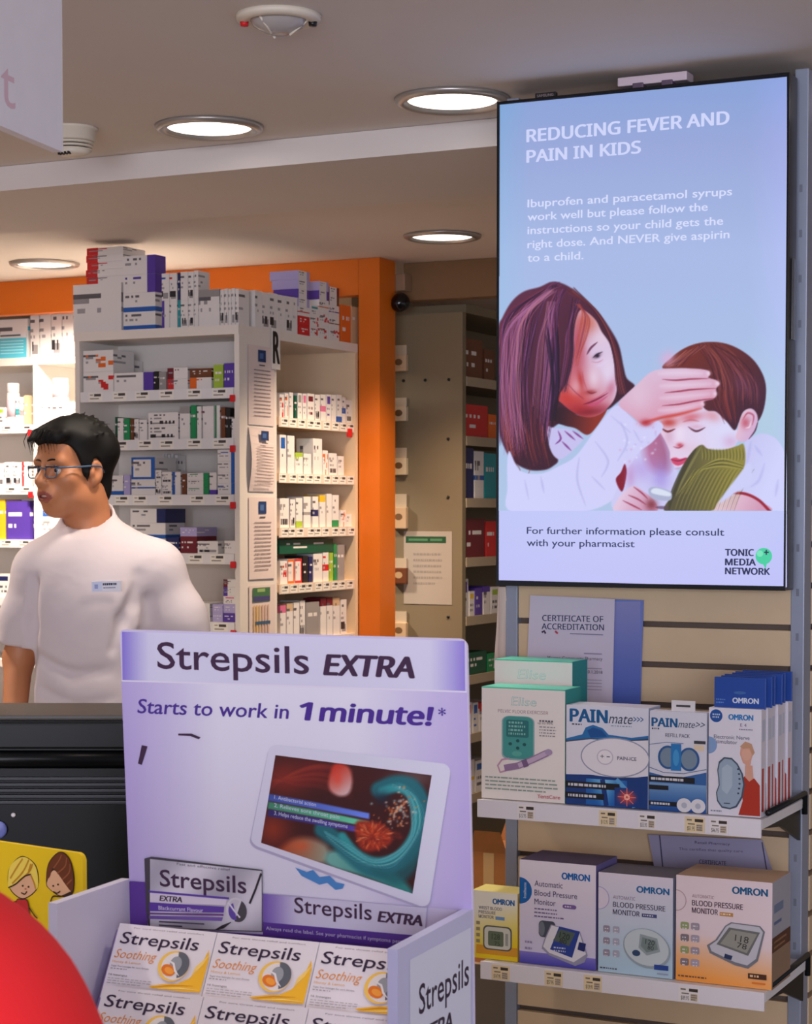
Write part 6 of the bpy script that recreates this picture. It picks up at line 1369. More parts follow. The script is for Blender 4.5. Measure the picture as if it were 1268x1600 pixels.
kf([(85, 1005), (110, 998), (140, 1005), (152, 1080), (158, 1150), (145, 1165), (120, 1130), (72, 1100)], OL); kf([(88, 1008), (110, 1002), (138, 1008), (148, 1080), (152, 1146), (143, 1158), (122, 1124), (76, 1096)], (196, 40, 44))
for k in range(6):
    an = k*math.pi/3; ka.ppoly(circ(*kT(112+14*math.cos(an), 1075+16*math.sin(an)), 2.6, 10), (232, 226, 216))
ka.ppoly(circ(*kT(112, 1075), 2.4, 10), (110, 160, 60)); kl([(50, 1060), (66, 1020), (88, 1008)], 1.6, OL); kl([(152, 1040), (175, 1075), (190, 1090)], 1.6, OL); ka.ppoly(circ(*kT(10, 1005), 1.8, 8), OL)
ka.build('print', t)
# ------------------------------------------------------------------ people: smooth bodies from blended distance fields
def surface_nets(F, xs, ys, zs):
    nx, ny, nz = F.shape; neg = F < 0
    acc = np.zeros((nx-1, ny-1, nz-1, 3), np.float32); cnt = np.zeros((nx-1, ny-1, nz-1), np.float32)
    G = (xs.astype(np.float32), ys.astype(np.float32), zs.astype(np.float32)); edges = []
    for ax in range(3):
        sl0 = [slice(None)]*3; sl1 = [slice(None)]*3; sl0[ax] = slice(0, -1); sl1[ax] = slice(1, None)
        a, b = F[tuple(sl0)], F[tuple(sl1)]; I = np.argwhere((a < 0) != (b < 0))
        if len(I) == 0: continue
        fa = a[tuple(I.T)]; fb = b[tuple(I.T)]; t = fa/(fa-fb); p = np.stack([G[k][I[:, k]] for k in range(3)], -1)
        p[:, ax] += t*(G[ax][I[:, ax]+1]-G[ax][I[:, ax]])
        o1, o2 = [k for k in range(3) if k != ax]
        for d1 in (0, -1):
            for d2 in (0, -1):
                J = I.copy(); J[:, o1] += d1; J[:, o2] += d2
                ok = np.all((J >= 0) & (J < np.array([nx-1, ny-1, nz-1])), 1)
                np.add.at(acc, tuple(J[ok].T), p[ok]); np.add.at(cnt, tuple(J[ok].T), 1)
        ok = (I[:, o1] > 0) & (I[:, o2] > 0) & (I[:, o1] < F.shape[o1]-1) & (I[:, o2] < F.shape[o2]-1)
        edges.append((ax, o1, o2, I[ok], fa[ok] < 0))
    act = cnt > 0; idx = np.full(act.shape, -1, np.int64); idx[act] = np.arange(act.sum())
    V = acc[act]/cnt[act][:, None]; faces = []
    for ax, o1, o2, I, s in edges:
        q = []
        for d1, d2 in ((-1, -1), (0, -1), (0, 0), (-1, 0)):
            J = I.copy(); J[:, o1] += d1; J[:, o2] += d2; q.append(idx[tuple(J.T)])
        q = np.stack(q, -1); flip = s if ax != 1 else ~s
        q[~flip] = q[~flip][:, ::-1]; faces.append(q)
    return V, np.concatenate(faces)
class Field:
    def __init__(s, xs, ys, zs):
        s.xs, s.ys, s.zs = [np.asarray(q, np.float64) for q in (xs, ys, zs)]
        s.F = np.full((len(s.xs), len(s.ys), len(s.zs)), 0.2, np.float32)
    def _sub(s, lo, hi):
        sl = []
        for g, a, b in zip((s.xs, s.ys, s.zs), lo, hi):
            i = np.searchsorted(g, a); j_ = np.searchsorted(g, b)
            if j_ <= i: return None
            sl.append(slice(max(i-1, 0), min(j_+1, len(g))))
        X, Y, Z = np.meshgrid(s.xs[sl[0]], s.ys[sl[1]], s.zs[sl[2]], indexing='ij', sparse=True)
        return tuple(sl), X, Y, Z
    def _mix(s, sl, d, k, op):
        f = s.F[sl]; d = d.astype(np.float32)
        if op == 'sub': s.F[sl] = -s._smin(-f, d, k)
        else: s.F[sl] = s._smin(f, d, k)
    @staticmethod
    def _smin(a, b, k):
        if k <= 0: return np.minimum(a, b)
        h = np.clip(k-np.abs(a-b), 0, None)/k; return np.minimum(a, b)-h*h*k*0.25
    def ell(s, c, r, k=0.02, op='add', R=None):
        """ellipsoid; R: 3x3 whose columns are its axes"""
        m = max(r)+k+0.02; q = s._sub([c[i]-m for i in range(3)], [c[i]+m for i in range(3)])
        if q is None: return
        sl, X, Y, Z = q; x, y, z = X-c[0], Y-c[1], Z-c[2]
        if R is not None:
            x, y, z = [x*R[0][i]+y*R[1][i]+z*R[2][i] for i in range(3)]
        k0 = np.sqrt((x/r[0])**2+(y/r[1])**2+(z/r[2])**2); k1 = np.sqrt((x/r[0]**2)**2+(y/r[1]**2)**2+(z/r[2]**2)**2)+1e-9
        s._mix(sl, k0*(k0-1)/k1, k, op)
    def cone(s, a, b, ra, rb, k=0.02, op='add', flat=None):
        """tapering capsule; flat=(axis vector, factor) squashes it along a direction"""
        m = max(ra, rb)+k+0.02; q = s._sub([min(a[i], b[i])-m for i in range(3)], [max(a[i], b[i])+m for i in range(3)])
        if q is None: return
        sl, X, Y, Z = q; d = [b[i]-a[i] for i in range(3)]; L = sum(v*v for v in d)+1e-12
        t = np.clip(((X-a[0])*d[0]+(Y-a[1])*d[1]+(Z-a[2])*d[2])/L, 0, 1)
        ex, ey, ez = X-a[0]-t*d[0], Y-a[1]-t*d[1], Z-a[2]-t*d[2]
        if flat:
            (fx, fy, fz), fk = flat; w = (ex*fx+ey*fy+ez*fz)*(fk-1); ex, ey, ez = ex+w*fx, ey+w*fy, ez+w*fz
        s._mix(sl, np.sqrt(ex*ex+ey*ey+ez*ez)-(ra+(rb-ra)*t), k, op)
    def path(s, pts, rs, k=0.015, op='add'):
        for i in range(len(pts)-1): s.cone(pts[i], pts[i+1], rs[i], rs[i+1], k, op)
    def cut(s, p, n):
        """remove what lies on the n side of the plane through p"""
        X, Y, Z = np.meshgrid(s.xs, s.ys, s.zs, indexing='ij', sparse=True)
        d = (X-p[0])*n[0]+(Y-p[1])*n[1]+(Z-p[2])*n[2]; s.F = np.maximum(s.F, d.astype(np.float32))
    def mesh(s, name, mats, parent, M, pick=None, relax=2):
        V, Q = surface_nets(s.F, s.xs, s.ys, s.zs); V = V.astype(np.float64)
        for _ in range(relax):
            S = np.zeros_like(V); N = np.zeros(len(V))
            for a, b in ((0, 1), (1, 2), (2, 3), (3, 0)):
                np.add.at(S, Q[:, a], V[Q[:, b]]); np.add.at(N, Q[:, a], 1); np.add.at(S, Q[:, b], V[Q[:, a]]); np.add.at(N, Q[:, b], 1)
            V = V*0.5+S/np.maximum(N, 1)[:, None]*0.5
        me = bpy.data.meshes.new(name); A = np.array(M)
        W = V @ A[:3, :3].T+A[:3, 3]-np.array(org(parent))
        me.from_pydata(W.tolist(), [], Q.tolist())
        for m in (mats if isinstance(mats, (list, tuple)) else [mats]): me.materials.append(m)
        me.polygons.foreach_set('use_smooth', [True]*len(Q))
        if pick is not None: me.polygons.foreach_set('material_index', pick(V[Q].mean(1)).astype(int).tolist())
        bm = bmesh.new(); bm.from_mesh(me); bmesh.ops.recalc_face_normals(bm, faces=bm.faces); bm.to_mesh(me); bm.free()
        return link(name, me, parent)
def steps(*seg):
    """grid coordinates: (start, end, step) runs joined"""
    out = []
    for a, b, h in seg: out.extend(np.arange(a, b, h))
    out.append(seg[-1][1]); return np.array(out)

def skin_mat(name, col):
    m = mat(name, col, 0.5, noise=0.05, nscale=18, bump=0.03); b = m.node_tree.nodes['Principled BSDF']
    b.inputs['Subsurface Weight'].default_value = 0.08; b.inputs['Subsurface Radius'].default_value = (0.02, 0.008, 0.004); b.inputs['Subsurface Scale'].default_value = 0.3
    return m
def cloth_mat(name, col, scale=900, folds=9):
    """woven cloth: fine weave plus soft folds as relief"""
    if name in MATS: return MATS[name]
    m = mat(name, col, 0.85, noise=0.03, nscale=12); nt = m.node_tree; b = nt.nodes['Principled BSDF']
    tc = nt.nodes.new('ShaderNodeTexCoord'); mp = nt.nodes.new('ShaderNodeMapping'); mp.inputs['Scale'].default_value = (1.0, 1.0, 1.6); mp.inputs['Rotation'].default_value = (0.3, 0.5, 0.4)
    n1 = nt.nodes.new('ShaderNodeTexNoise'); n1.inputs['Scale'].default_value = folds; n1.inputs['Detail'].default_value = 1.5; n1.inputs['Distortion'].default_value = 0.6
    nt.links.new(tc.outputs['Object'], mp.inputs['Vector']); nt.links.new(mp.outputs['Vector'], n1.inputs['Vector'])
    bp = nt.nodes.new('ShaderNodeBump'); bp.inputs['Strength'].default_value = 0.16; bp.inputs['Distance'].default_value = 0.02
    nt.links.new(n1.outputs['Fac'], bp.inputs['Height']); nt.links.new(bp.outputs['Normal'], b.inputs['Normal'])
    return m
M_SKIN = skin_mat('warm_skin', (190, 124, 84)); M_LIP_ = skin_mat('lip_skin', (156, 82, 70)); M_HAIR = mat('black_hair', (14, 12, 11), 0.62, noise=0.3, nscale=60, spec=0.25)

# ---- pharmacist
gp = at_dep(160, 800, 4.75); MG = Matrix.Translation((gp.x, gp.y, 0)) @ Matrix((C_RT, HB, EZ)).transposed().to_4x4()
man = thing('person', 'person in white short sleeved tunic and glasses, head turned towards the bright shelves', 'person', (gp.x, gp.y, 0))
PHI = math.radians(38); HS = 0.95
hcn = np.array((-0.072, 0.0, 1.650)); hL = np.array((math.cos(PHI), -math.sin(PHI), 0)); hF = np.array((-math.sin(PHI), -math.cos(PHI), 0)); hU = np.array((0, 0, 1.0))
HR = np.stack([hL, hF, hU], 1).tolist()
def hp(x, y, z): return tuple(hcn+HS*(x*hL+y*hF+z*hU))
f = Field(steps((-0.36, -0.18, 0.006), (-0.18, 0.06, 0.0026), (0.06, 0.36, 0.006)), steps((-0.22, -0.12, 0.007), (-0.12, 0.11, 0.0032), (0.11, 0.2, 0.008)), steps((0.0, 0.72, 0.014), (0.72, 1.5, 0.0075), (1.5, 1.79, 0.0028)))
S = lambda *r: tuple(HS*q for q in r)
# trunk and legs (under the clothes)
f.ell((-0.03, 0.02, 1.28), (0.14, 0.085, 0.22)); f.ell((-0.03, 0.02, 1.02), (0.13, 0.09, 0.16), 0.05)
f.cone((-0.15, 0.02, 1.41), (0.11, 0.02, 1.41), 0.048, 0.048, 0.04)
for s in (-1, 1): f.path([(-0.03+s*0.075, 0.02, 0.98), (-0.03+s*0.085, 0.02, 0.50), (-0.03+s*0.085, 0.03, 0.10)], [0.082, 0.055, 0.038]); f.cone((-0.03+s*0.085, 0.03, 0.06), (-0.03+s*0.10, -0.12, 0.05), 0.036, 0.028)
# arms and hands resting towards the worktop
def arm(sh, el, wr, thumb_side):
    f.path([sh, el], [0.046, 0.036], 0.03); f.path([el, wr], [0.0365, 0.025], 0.02)
    d = np.array(wr)-np.array(el); d /= np.linalg.norm(d); sd = np.cross(d, (0, 0, 1)); sd /= np.linalg.norm(sd); nrm = np.cross(sd, d)
    w = np.array(wr); pl = w+d*0.055; f.cone(tuple(w+d*0.02), tuple(pl), 0.026, 0.033, 0.015, flat=(tuple(nrm), 1.7))
    for i, ln in enumerate((0.036, 0.042, 0.039, 0.030)):
        o = pl+d*0.018+sd*thumb_side*(0.027-0.018*i); k1 = o+d*ln-nrm*0.006; k2 = k1+d*ln*0.65-nrm*0.016
        f.path([tuple(o-d*0.02), tuple(k1), tuple(k2)], [0.0098, 0.0088, 0.0078], 0.005)
    t0 = w+d*0.03+sd*thumb_side*0.026; f.path([tuple(t0), tuple(t0+d*0.03+sd*thumb_side*0.022), tuple(t0+d*0.055+sd*thumb_side*0.022-nrm*0.01)], [0.013, 0.0105, 0.009], 0.008)
arm((-0.160, 0.015, 1.40), (-0.214, 0.03, 1.19), (-0.205, -0.10, 0.985), 1)
arm((0.135, 0.015, 1.40), (0.214, 0.03, 1.18), (0.17, -0.10, 0.985), -1)
# neck
f.cone((-0.030, 0.03, 1.44), (-0.048, 0.020, 1.60), 0.060, 0.055, 0.03)
# head
f.ell(hp(0, -0.012, 0.032), S(.073, .093, .082), 0.02, R=HR)
f.ell(hp(0, 0.030, -0.040), S(.058, .062, .074), 0.03, R=HR)
f.ell(hp(0, 0.064, -0.096), S(.026, .020, .019), 0.035, R=HR)
for s in (-1, 1):
    f.ell(hp(s*.046, .012, -.072), S(.018, .030, .022), 0.04, R=HR); f.ell(hp(s*.043, .060, -.022), S(.022, .020, .018), 0.03, R=HR)
f.ell(hp(0, .062, .058), S(.052, .026, .036), 0.03, R=HR)
f.cone(hp(-.040, .078, .022), hp(.040, .078, .022), .0125*HS, .0125*HS, 0.022); 
for s in (-1, 1): f.ell(hp(s*.032, .100, .000), S(.019, .016, .013), 0.014, 'sub', HR)
f.cone(hp(0, .088, .012), hp(0, .112, -.026), .0085*HS, .0118*HS, 0.014); f.ell(hp(0, .113, -.029), S(.011, .011, .009), 0.008, R=HR)
for s in (-1, 1): f.ell(hp(s*.013, .101, -.032), S(.0085, .010, .0075), 0.008, R=HR)
f.ell(hp(0, .088, -.060), S(.030, .016, .024), 0.02, R=HR)
f.path([hp(-.027, .083, -.062), hp(-.010, .0985, -.0575), hp(.010, .0985, -.0575), hp(.027, .083, -.062)], [.0035, .0052, .0052, .0035], 0.006)
f.path([hp(-.025, .083, -.070), hp(0, .0975, -.0765), hp(.025, .083, -.070)], [.0035, .0062, .0035], 0.006)
f.path([hp(-.023, .091, -.0655), hp(0, .1045, -.0668), hp(.023, .091, -.0655)], [.0024, .0048, .0024], 0.003, 'sub')
f.ell(hp(0, .098, -.087), S(.018, .008, .006), 0.014, 'sub', HR)
for s in (-1, 1):
    # ears: rim, lobe, hollow
    f.ell(hp(s*.076, -.012, -.003), S(.011, .020, .031), 0.010, R=HR); f.ell(hp(s*.073, -.004, -.028), S(.009, .010, .012), 0.008, R=HR)
    f.ell(hp(s*.087, -.008, .001), S(.0085, .010, .018), 0.006, 'sub', HR); f.ell(hp(s*.076, .006, -.006), S(.007, .006, .008), 0.006, R=HR)
def lips(c):
    q = (c-hcn)/HS; x, y, z = q@hL, q@hF, q@hU
    return ((np.abs(x) < .027) & (y > .080) & (z < -.052) & (z > -.0845) & (np.abs(z+.0668) < .0142*(1-(x/.029)**2)+.0012)).astype(int)
f.mesh('body', [M_SKIN, M_LIP_], man, MG, lips)
# eyes
M_EYE = mat('eye_white', (206, 196, 190), 0.2); M_IRIS = mat('dark_iris', (26, 16, 12), 0.15)
def wpt(p): return MG @ Vector(p)
for s in (-1, 1):
    c = wpt(hp(s*.032, .0765, .0)); ax = (MG.to_3x3() @ Vector(tuple(hF*.97+hL*.12))).normalized()
    rot = ax.to_track_quat('Z', 'Y').to_matrix()
    e = MB().lathe([(0.0001, -.0115), (.006, -.0098), (.0103, -.005), (.0115, 0), (.0103, .005), (.006, .0098), (.0001, .0115)], c, 20, axis=rot).build('eyeball', M_EYE, man)
    MB().lathe([(0.0001, .0123), (.0025, .0121), (.0052, .0104), (.0050, .0100)], c, 16, axis=rot).build('iris', M_IRIS, e)
    MB().tube([wpt(hp(s*(.014+.0085*i), .0875+.0035*math.sin(i*1.05)-(.005 if i > 3 else 0)-(.002*i), .0065+.0015*math.sin(i*1.0))) for i in range(5)], 0.0012, 6).build('eyelid', M_HAIR, man)
    MB().tube([wpt(hp(s*(.012+.008*i),   .0965-.0005*i*i-.0005*i, .0240+.0035*math.sin(i*.75))) for i in range(6)], [.0012, .0024, .0027, .0025, .002, .001], 6).build('eyebrow', M_HAIR, man)
MB().tube([wpt(hp(x, .0985-.012*(x/.018)**2, -.0645)) for x in (-.016, -.008, 0, .008, .016)], 0.0024, 6).build('teeth', mat('teeth', (214, 196, 180), .3), man)
# hair
h_ = Field(steps((-0.21, 0.07, 0.0028)), steps((-0.16, 0.14, 0.0034)), steps((1.54, 1.80, 0.0028)))
h_.ell(hp(0, -.014, .038), S(.084, .104, .090), 0.02, R=HR)
X, Y, Z = np.meshgrid(h_.xs, h_.ys, h_.zs, indexing='ij', sparse=True)
lx_, ly_, lz_ = [((X-hcn[0])*v[0]+(Y-hcn[1])*v[1]+(Z-hcn[2])*v[2])/HS for v in (hL, hF, hU)]
h_.ell(hp(0, -.066, -.040), S(.062, .040, .062), 0.03, R=HR); h_.ell(hp(0, -.06, .06), S(.078, .062, .066), 0.03, R=HR)
line = np.interp(ly_, [-.12, -.06, -.040, -.032, -.012, .004, .010, .022, .030, .044, .058, .075, .11], [-.104, -.106, -.090, .012, .034, .030, -.026, -.032, .012, .044, .066, .074, .080])
h_.F = np.maximum(h_.F, ((line-lz_)*0.6*HS).astype(np.float32))
rg = random.Random(21)
for x, y, z, r in ((0, .055, .098, .030), (-.035, .062, .092, .026), (.032, .06, .094, .026), (.01, .02, .112, .034), (-.03, -.01, .110, .032), (.03, -.02, .108, .032), (0, -.06, .098, .034), (.05, -.05, .075, .026), (.056, .012, .082, .024), (-.056, .01, .082, .024), (.05, -.06, .05, .03), (-.05, -.06, .05, .03)):
    h_.ell(hp(x, y, z), S(r, r, r*.7), 0.035, R=HR)
for x, y in ((-.052, .078), (-.04, .088), (-.022, .094), (-.004, .096), (.016, .094), (.034, .088), (.050, .076)):
    h_.path([hp(x*.8, y-.04, .094), hp(x, y, .090+rg.uniform(-.004, .006)), hp(x-.012, y+.016, .074+rg.uniform(-.006, .008))], [.014, .011, .003], 0.008)
for k in range(150):
    th, ph = rg.uniform(0, 6.28), rg.uniform(.05, 1.35); dx, dy, dz = math.cos(th)*math.sin(ph), math.sin(th)*math.sin(ph), math.cos(ph)
    if dy > .55 and dz < .55: continue
    b = (dx*.080, -.014+dy*.100, .042+dz*.088); e = (b[0]+dx*.010+rg.uniform(-.014, .014), b[1]+dy*.010-.014, b[2]+dz*.014+rg.uniform(-.006, .01))
    h_.path([hp(*b), hp(*e)], [.006, .0016], 0.006)
for x0 in (.066, -.066): h_.path([hp(x0, .012, .03), hp(x0*1.06, .014, -.004), hp(x0*1.05, .014, -.026)], [.009, .006, .002], 0.006)
h_.mesh('hair', M_HAIR, man, MG, relax=1)
mb = MB()
for k in range(46):
    x = rg.uniform(-.06, .055); y = .07+rg.uniform(0, .02)-(abs(x)/.06)**2*.02; pts = [hp(x, y, .100), hp(x-.006, y+.022, .098+rg.uniform(-.006, .008)), hp(x-.012, y+.034, .076+rg.uniform(-.01, .01)), hp(x-.010, y+.030, .052+rg.uniform(-.014, .016))]
    mb.tube([wpt(p) for p in pts], [.0014, .0011, .0008, .0003], 4)
for k in range(70):
    th, ph = rg.uniform(0, 6.28), rg.uniform(.1, 1.3); d = np.array((math.cos(th)*math.sin(ph), math.sin(th)*math.sin(ph), math.cos(ph)))
    if d[1] > .5 and d[2] < .6: continue
    b = np.array((d[0]*.084, -.014+d[1]*.104, .042+d[2]*.092)); pts = [b, b+d*.010+np.array((0, -.006, .002)), b+d*.014+np.array((rg.uniform(-.01, .01), -.016, -.002))]
    mb.tube([wpt(hp(*p)) for p in pts], [.0013, .0009, .0003], 4)
mb.build('loose_strands', M_HAIR, man)['kind'] = 'stuff'
# glasses
M_FRAME = mat('slate_frame', (70, 96, 122), 0.3); gl = []
def rim(s):
    pts = []
    for x, z in rrect(.013, -.019, .053, .010, .010, .009, 4): pts.append(wpt(hp(s*x, .1035-.10*max(0, x-.02)**1.0*.35, z)))
    return pts+[pts[0], pts[1]]
for s in (-1, 1):
    MB().tube(rim(s), 0.0016, 8).build('glasses_rim', M_FRAME, man)
    MB().tube([wpt(hp(s*x, .1038-.035*max(0, x-.02), .0098)) for x in (.014, .024, .034, .044, .053)], 0.0024, 8).build('glasses_brow_bar', mat('dark_frame', (40, 52, 70), .3), man)
    MB().tube([wpt(hp(s*.053, .101, .006)), wpt(hp(s*.064, .094, .007)), wpt(hp(s*.074, .05, .009)), wpt(hp(s*.080, .006, .012)), wpt(hp(s*.083, -.018, .012)), wpt(hp(s*.081, -.034, -.004))], 0.0022, 8).build('glasses_temple', M_FRAME, man)
MB().tube([wpt(hp(-.013, .104, .004)), wpt(hp(0, .1075, .007)), wpt(hp(.013, .104, .004))], 0.0018, 8).build('glasses_bridge', M_FRAME, man)
# tunic
M_TUNIC = cloth_mat('white_tunic', (212, 200, 203))
t_ = Field(steps((-0.34, 0.34, 0.0065)), steps((-0.20, 0.22, 0.0065)), steps((0.84, 1.40, 0.007), (1.40, 1.60, 0.0045)))
t_.ell((-0.035, 0.01, 1.28), (0.160, 0.108, 0.26), 0.03); t_.ell((-0.035, 0.005, 1.02), (0.162, 0.118, 0.42), 0.06); t_.ell((-0.025, -0.02, 1.34), (0.135, 0.088, 0.15), 0.07)
t_.cone((-0.155, 0.02, 1.405), (0.125, 0.02, 1.405), 0.055, 0.055, 0.06); t_.cone((-0.035, 0.035, 1.46), (-0.14, 0.02, 1.415), 0.060, 0.05, 0.06); t_.cone((-0.025, 0.035, 1.465), (0.115, 0.02, 1.42), 0.062, 0.052, 0.06)
t_.path([(-0.158, 0.015, 1.395), (-0.194, 0.025, 1.29), (-0.214, 0.03, 1.19)], [0.056, 0.055, 0.055], 0.045)
t_.path([(0.132, 0.015, 1.40), (0.180, 0.025, 1.29), (0.212, 0.03, 1.20)], [0.060, 0.062, 0.060], 0.05)
# folds: armpits, waist and chest
def groove(pts, r): t_.path(pts, [r*.5]+[r]*(len(pts)-2)+[r*.4], 0.022, 'sub')
groove([(0.100, -0.082, 1.40), (0.095, -0.088, 1.33), (0.085, -0.094, 1.24)], .011); groove([(0.090, -0.085, 1.36), (0.060, -0.100, 1.29), (0.040, -0.106, 1.22)], .009); groove([(0.118, -0.060, 1.34), (0.116, -0.060, 1.24), (0.120, -0.05, 1.14)], .022)
groove([(-0.150, -0.070, 1.38), (-0.158, -0.068, 1.28), (-0.165, -0.06, 1.14)], .015); groove([(-0.14, -0.085, 1.20), (-0.06, -0.110, 1.16), (0.03, -0.110, 1.17)], .008); groove([(-0.13, -0.09, 1.12), (-0.05, -0.114, 1.08), (0.04, -0.112, 1.10)], .008); groove([(-0.13, -0.09, 1.03), (-0.03, -0.114, 1.01)], .008)
t_.cut((0, 0, 0.86), (0, 0, -1))
# sleeve hems
for el, d in (((-0.212, 0.03, 1.222), (-0.10, 0.03, -1.0)), ((0.210, 0.03, 1.235), (0.22, 0.03, -1.0))):
    X, Y, Z = np.meshgrid(t_.xs, t_.ys, t_.zs, indexing='ij', sparse=True); n = np.array(d)/np.linalg.norm(d)
    pl = (X-el[0])*n[0]+(Y-el[1])*n[1]+(Z-el[2])*n[2]; side = (X < -0.163) if el[0] < 0 else (X > 0.158)
    t_.F = np.where(side & (pl > -0.02), np.maximum(t_.F, pl), t_.F).astype(np.float32)
for a, b in (((-0.206, 0.03, 1.26), (-0.216, 0.03, 1.15)), ((0.200, 0.03, 1.27), (0.216, 0.03, 1.15))): t_.cone(a, b, 0.040, 0.050, 0.0, 'sub')
# stand collar
col_a, col_b = np.array((-0.032, 0.030, 1.475)), np.array((-0.043, 0.022, 1.560))
t_.cone(tuple(col_a), tuple(col_b), 0.070, 0.067, 0.02); d = (col_b-col_a)/np.linalg.norm(col_b-col_a)
d2 = np.array((-0.10, -0.62, 1.0)); d2 /= np.linalg.norm(d2)
X, Y, Z = np.meshgrid(t_.xs, t_.ys, t_.zs, indexing='ij', sparse=True); pl = (X+0.04)*d2[0]+(Y-0.02)*d2[1]+(Z-1.545)*d2[2]
t_.F = np.where((np.hypot(X+0.038, Y-0.022) < 0.10), np.maximum(t_.F, pl), t_.F).astype(np.float32)
t_.cone((-0.036, 0.026, 1.505), (-0.046, 0.016, 1.60), 0.0575, 0.062, 0.0, 'sub')
t_.mesh('tunic', M_TUNIC, man, MG, relax=2)
# trousers and shoes (behind the counter)
p_ = Field(steps((-0.26, 0.2, 0.012)), steps((-0.16, 0.2, 0.012)), steps((0.03, 1.06, 0.014)))
p_.ell((-0.03, 0.02, 0.99), (0.152, 0.108, 0.14), 0.05)
for s in (-1, 1): p_.path([(-0.03+s*0.075, 0.02, 0.96), (-0.03+s*0.085, 0.02, 0.50), (-0.03+s*0.085, 0.03, 0.07)], [0.098, 0.072, 0.056], 0.04)
p_.cut((0, 0, 0.06), (0, 0, -1)); p_.mesh('trousers', cloth_mat('dark_trousers', (40, 42, 52)), man, MG)
s_ = Field(steps((-0.20, 0.14, 0.009)), steps((-0.20, 0.14, 0.009)), steps((-0.02, 0.14, 0.008)))
for s in (-1, 1): s_.cone((-0.03+s*0.085, 0.05, 0.045), (-0.03+s*0.10, -0.12, 0.035), 0.046, 0.036, 0.0)
s_.cut((0, 0, 0.002), (0, 0, -1)); s_.mesh('shoes', mat('black_leather', (22, 20, 20), 0.35), man, MG)
# name badge and placket seam
bc = np.array((0.028, -0.128, 1.372)); bU = np.array((0, -0.10, 1.0)); bU /= np.linalg.norm(bU); bX = np.array((1.0, 0.20, -0.03)); bX /= np.linalg.norm(bX); bX = bX-bU*(bX@bU); bX /= np.linalg.norm(bX)
R3 = MG.to_3x3(); ux = R3 @ Vector(bX); uv = R3 @ Vector(bU); o0 = wpt(bc); nn = ux.cross(uv)
if nn.dot(C_FWD) > 0: nn = -nn
mb = MB(); c4 = [o0+ux*a_+uv*b_ for a_, b_ in ((-.035, -.012), (.035, -.012), (.035, .014), (-.035, .014))]; mb.plate(c4, 0.0025, nn, (226, 226, 240)); bd = mb.build('name_badge', CARD, man)
ar = Art(c4[0]+nn*0.0026, ux, uv, .07, .026); ar.frect(.03, .08, .36, .9, (206, 214, 244)); ar.frect(.1, .3, .22, .7, (150, 160, 210)); rr = random.Random(5); ar.bars(.38, .2, .95, 1, .2, .2, (40, 40, 80), rr); ar.bars(.4, .58, .9, 1, .2, .1, (110, 110, 150), rr); ar.build('badge_print', bd)

# ---- customer in red, close to the camera, only the shoulder shows
gq = at_dep(634, 800, 0.93); MC = Matrix.Translation((gq.x, gq.y, 0)) @ Matrix((C_RT, HB, EZ)).transposed().to_4x4()
cust_o = MC @ Vector((-0.40, 0, 0))
cust = thing('person', 'person in plain bright red top, only a shoulder showing before the yellow card', 'person', (cust_o.x, cust_o.y, 0))
X0 = -0.363
r_ = Field(steps((X0-0.30, X0+0.32, 0.008)), steps((-0.16, 0.16, 0.010)), steps((0.80, 1.45, 0.008)))
r_.ell((X0, 0, 1.18), (0.165, 0.11, 0.20), 0.04); r_.ell((X0, 0, 0.98), (0.155, 0.115, 0.22), 0.06)
r_.cone((X0-0.10, 0, 1.255), (X0+0.10, 0, 1.255), 0.10, 0.10, 0.05); r_.cone((X0, 0, 1.345), (X0+0.11, 0, 1.295), 0.062, 0.075, 0.05); r_.cone((X0, 0, 1.345), (X0-0.11, 0, 1.295), 0.062, 0.075, 0.05)
for s in (-1, 1): r_.path([(X0+s*0.112, 0, 1.252), (X0+s*0.262, 0.01, 1.06), (X0+s*0.235, -0.08, 0.90)], [0.102, 0.066, 0.05], 0.05)
r_.cut((0, 0, 0.82), (0, 0, -1)); r_.mesh('red_top', cloth_mat('red_cloth', (236, 26, 38), folds=5), cust, MC, relax=3)
q_ = Field(steps((X0-0.30, X0+0.30, 0.011)), steps((-0.26, 0.16, 0.011)), steps((0.0, 0.8, 0.018), (0.8, 1.70, 0.010)))
q_.ell((X0, 0, 1.56), (0.074, 0.095, 0.11)); q_.cone((X0, 0, 1.30), (X0, 0, 1.50), 0.055, 0.052); q_.ell((X0, 0.09, 1.535), (0.012, 0.018, 0.02), .015)
q_.ell((X0, 0, 1.15), (0.13, 0.08, 0.2), .03)
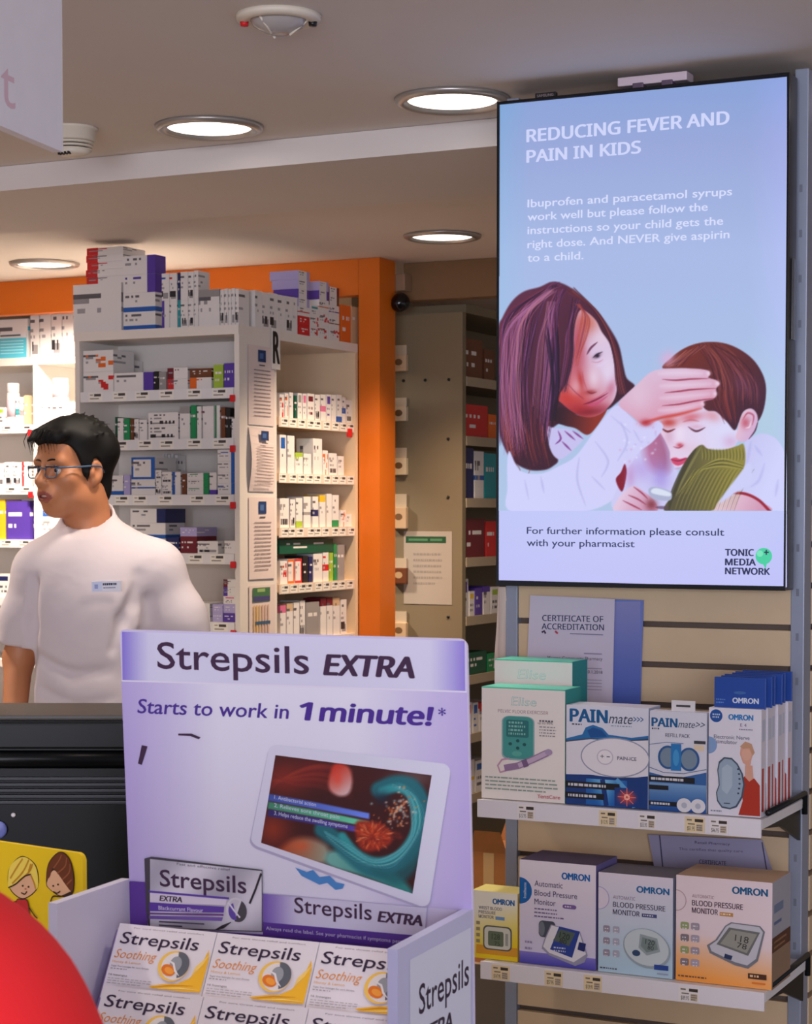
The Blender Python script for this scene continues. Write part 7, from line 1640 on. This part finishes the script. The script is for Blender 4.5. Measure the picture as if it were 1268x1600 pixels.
for s in (-1, 1):
    q_.path([(X0+s*0.245, 0.01, 1.06), (X0+s*0.235, -0.08, 0.90), (X0+s*0.22, -0.12, 0.82)], [0.04, 0.034, 0.026], .02)
    for i in range(4): q_.path([(X0+s*(0.21+i*0.014), -0.13, 0.79), (X0+s*(0.21+i*0.014), -0.135, 0.73)], [0.011, 0.009], .006)
    q_.path([(X0+s*0.20, -0.13, 0.80), (X0+s*0.18, -0.15, 0.76)], [0.012, 0.010], .008)
    q_.path([(X0+s*0.08, 0, 0.90), (X0+s*0.085, 0, 0.48), (X0+s*0.085, 0.01, 0.08)], [0.08, 0.055, 0.04], .02)
q_.cut((0, 0, 0.004), (0, 0, -1)); q_.mesh('body', M_SKIN, cust, MC)
k_ = Field(steps((X0-0.12, X0+0.12, 0.009)), steps((-0.14, 0.12, 0.009)), steps((1.44, 1.70, 0.009)))
k_.ell((X0, -0.012, 1.585), (0.085, 0.105, 0.105)); k_.cut((0, 0.055, 1.58), (0, 0.9, -0.45)); k_.mesh('hair', mat('brown_hair', (60, 36, 24), .5), cust, MC)
p2 = Field(steps((X0-0.22, X0+0.22, 0.014)), steps((-0.16, 0.16, 0.014)), steps((0.03, 0.98, 0.018)))
p2.ell((X0, 0, 0.90), (0.16, 0.115, 0.13), .04)
for s in (-1, 1): p2.path([(X0+s*0.08, 0, 0.88), (X0+s*0.085, 0, 0.48), (X0+s*0.085, 0.01, 0.07)], [0.1, 0.075, 0.06], .04)
p2.cut((0, 0, 0.05), (0, 0, -1)); p2.mesh('trousers', cloth_mat('denim', (50, 64, 100)), cust, MC)
for s in (-1, 1):
    sh = Field(steps((X0-0.16, X0+0.16, 0.010)), steps((-0.1, 0.2, 0.010)), steps((-0.02, 0.12, 0.008)))
    sh.cone((X0+s*0.085, -0.03, 0.045), (X0+s*0.09, 0.13, 0.036), 0.046, 0.038, 0); sh.cut((0, 0, 0.002), (0, 0, -1)); sh.mesh('shoe', mat('white_shoe', (220, 216, 210), .5), cust, MC)
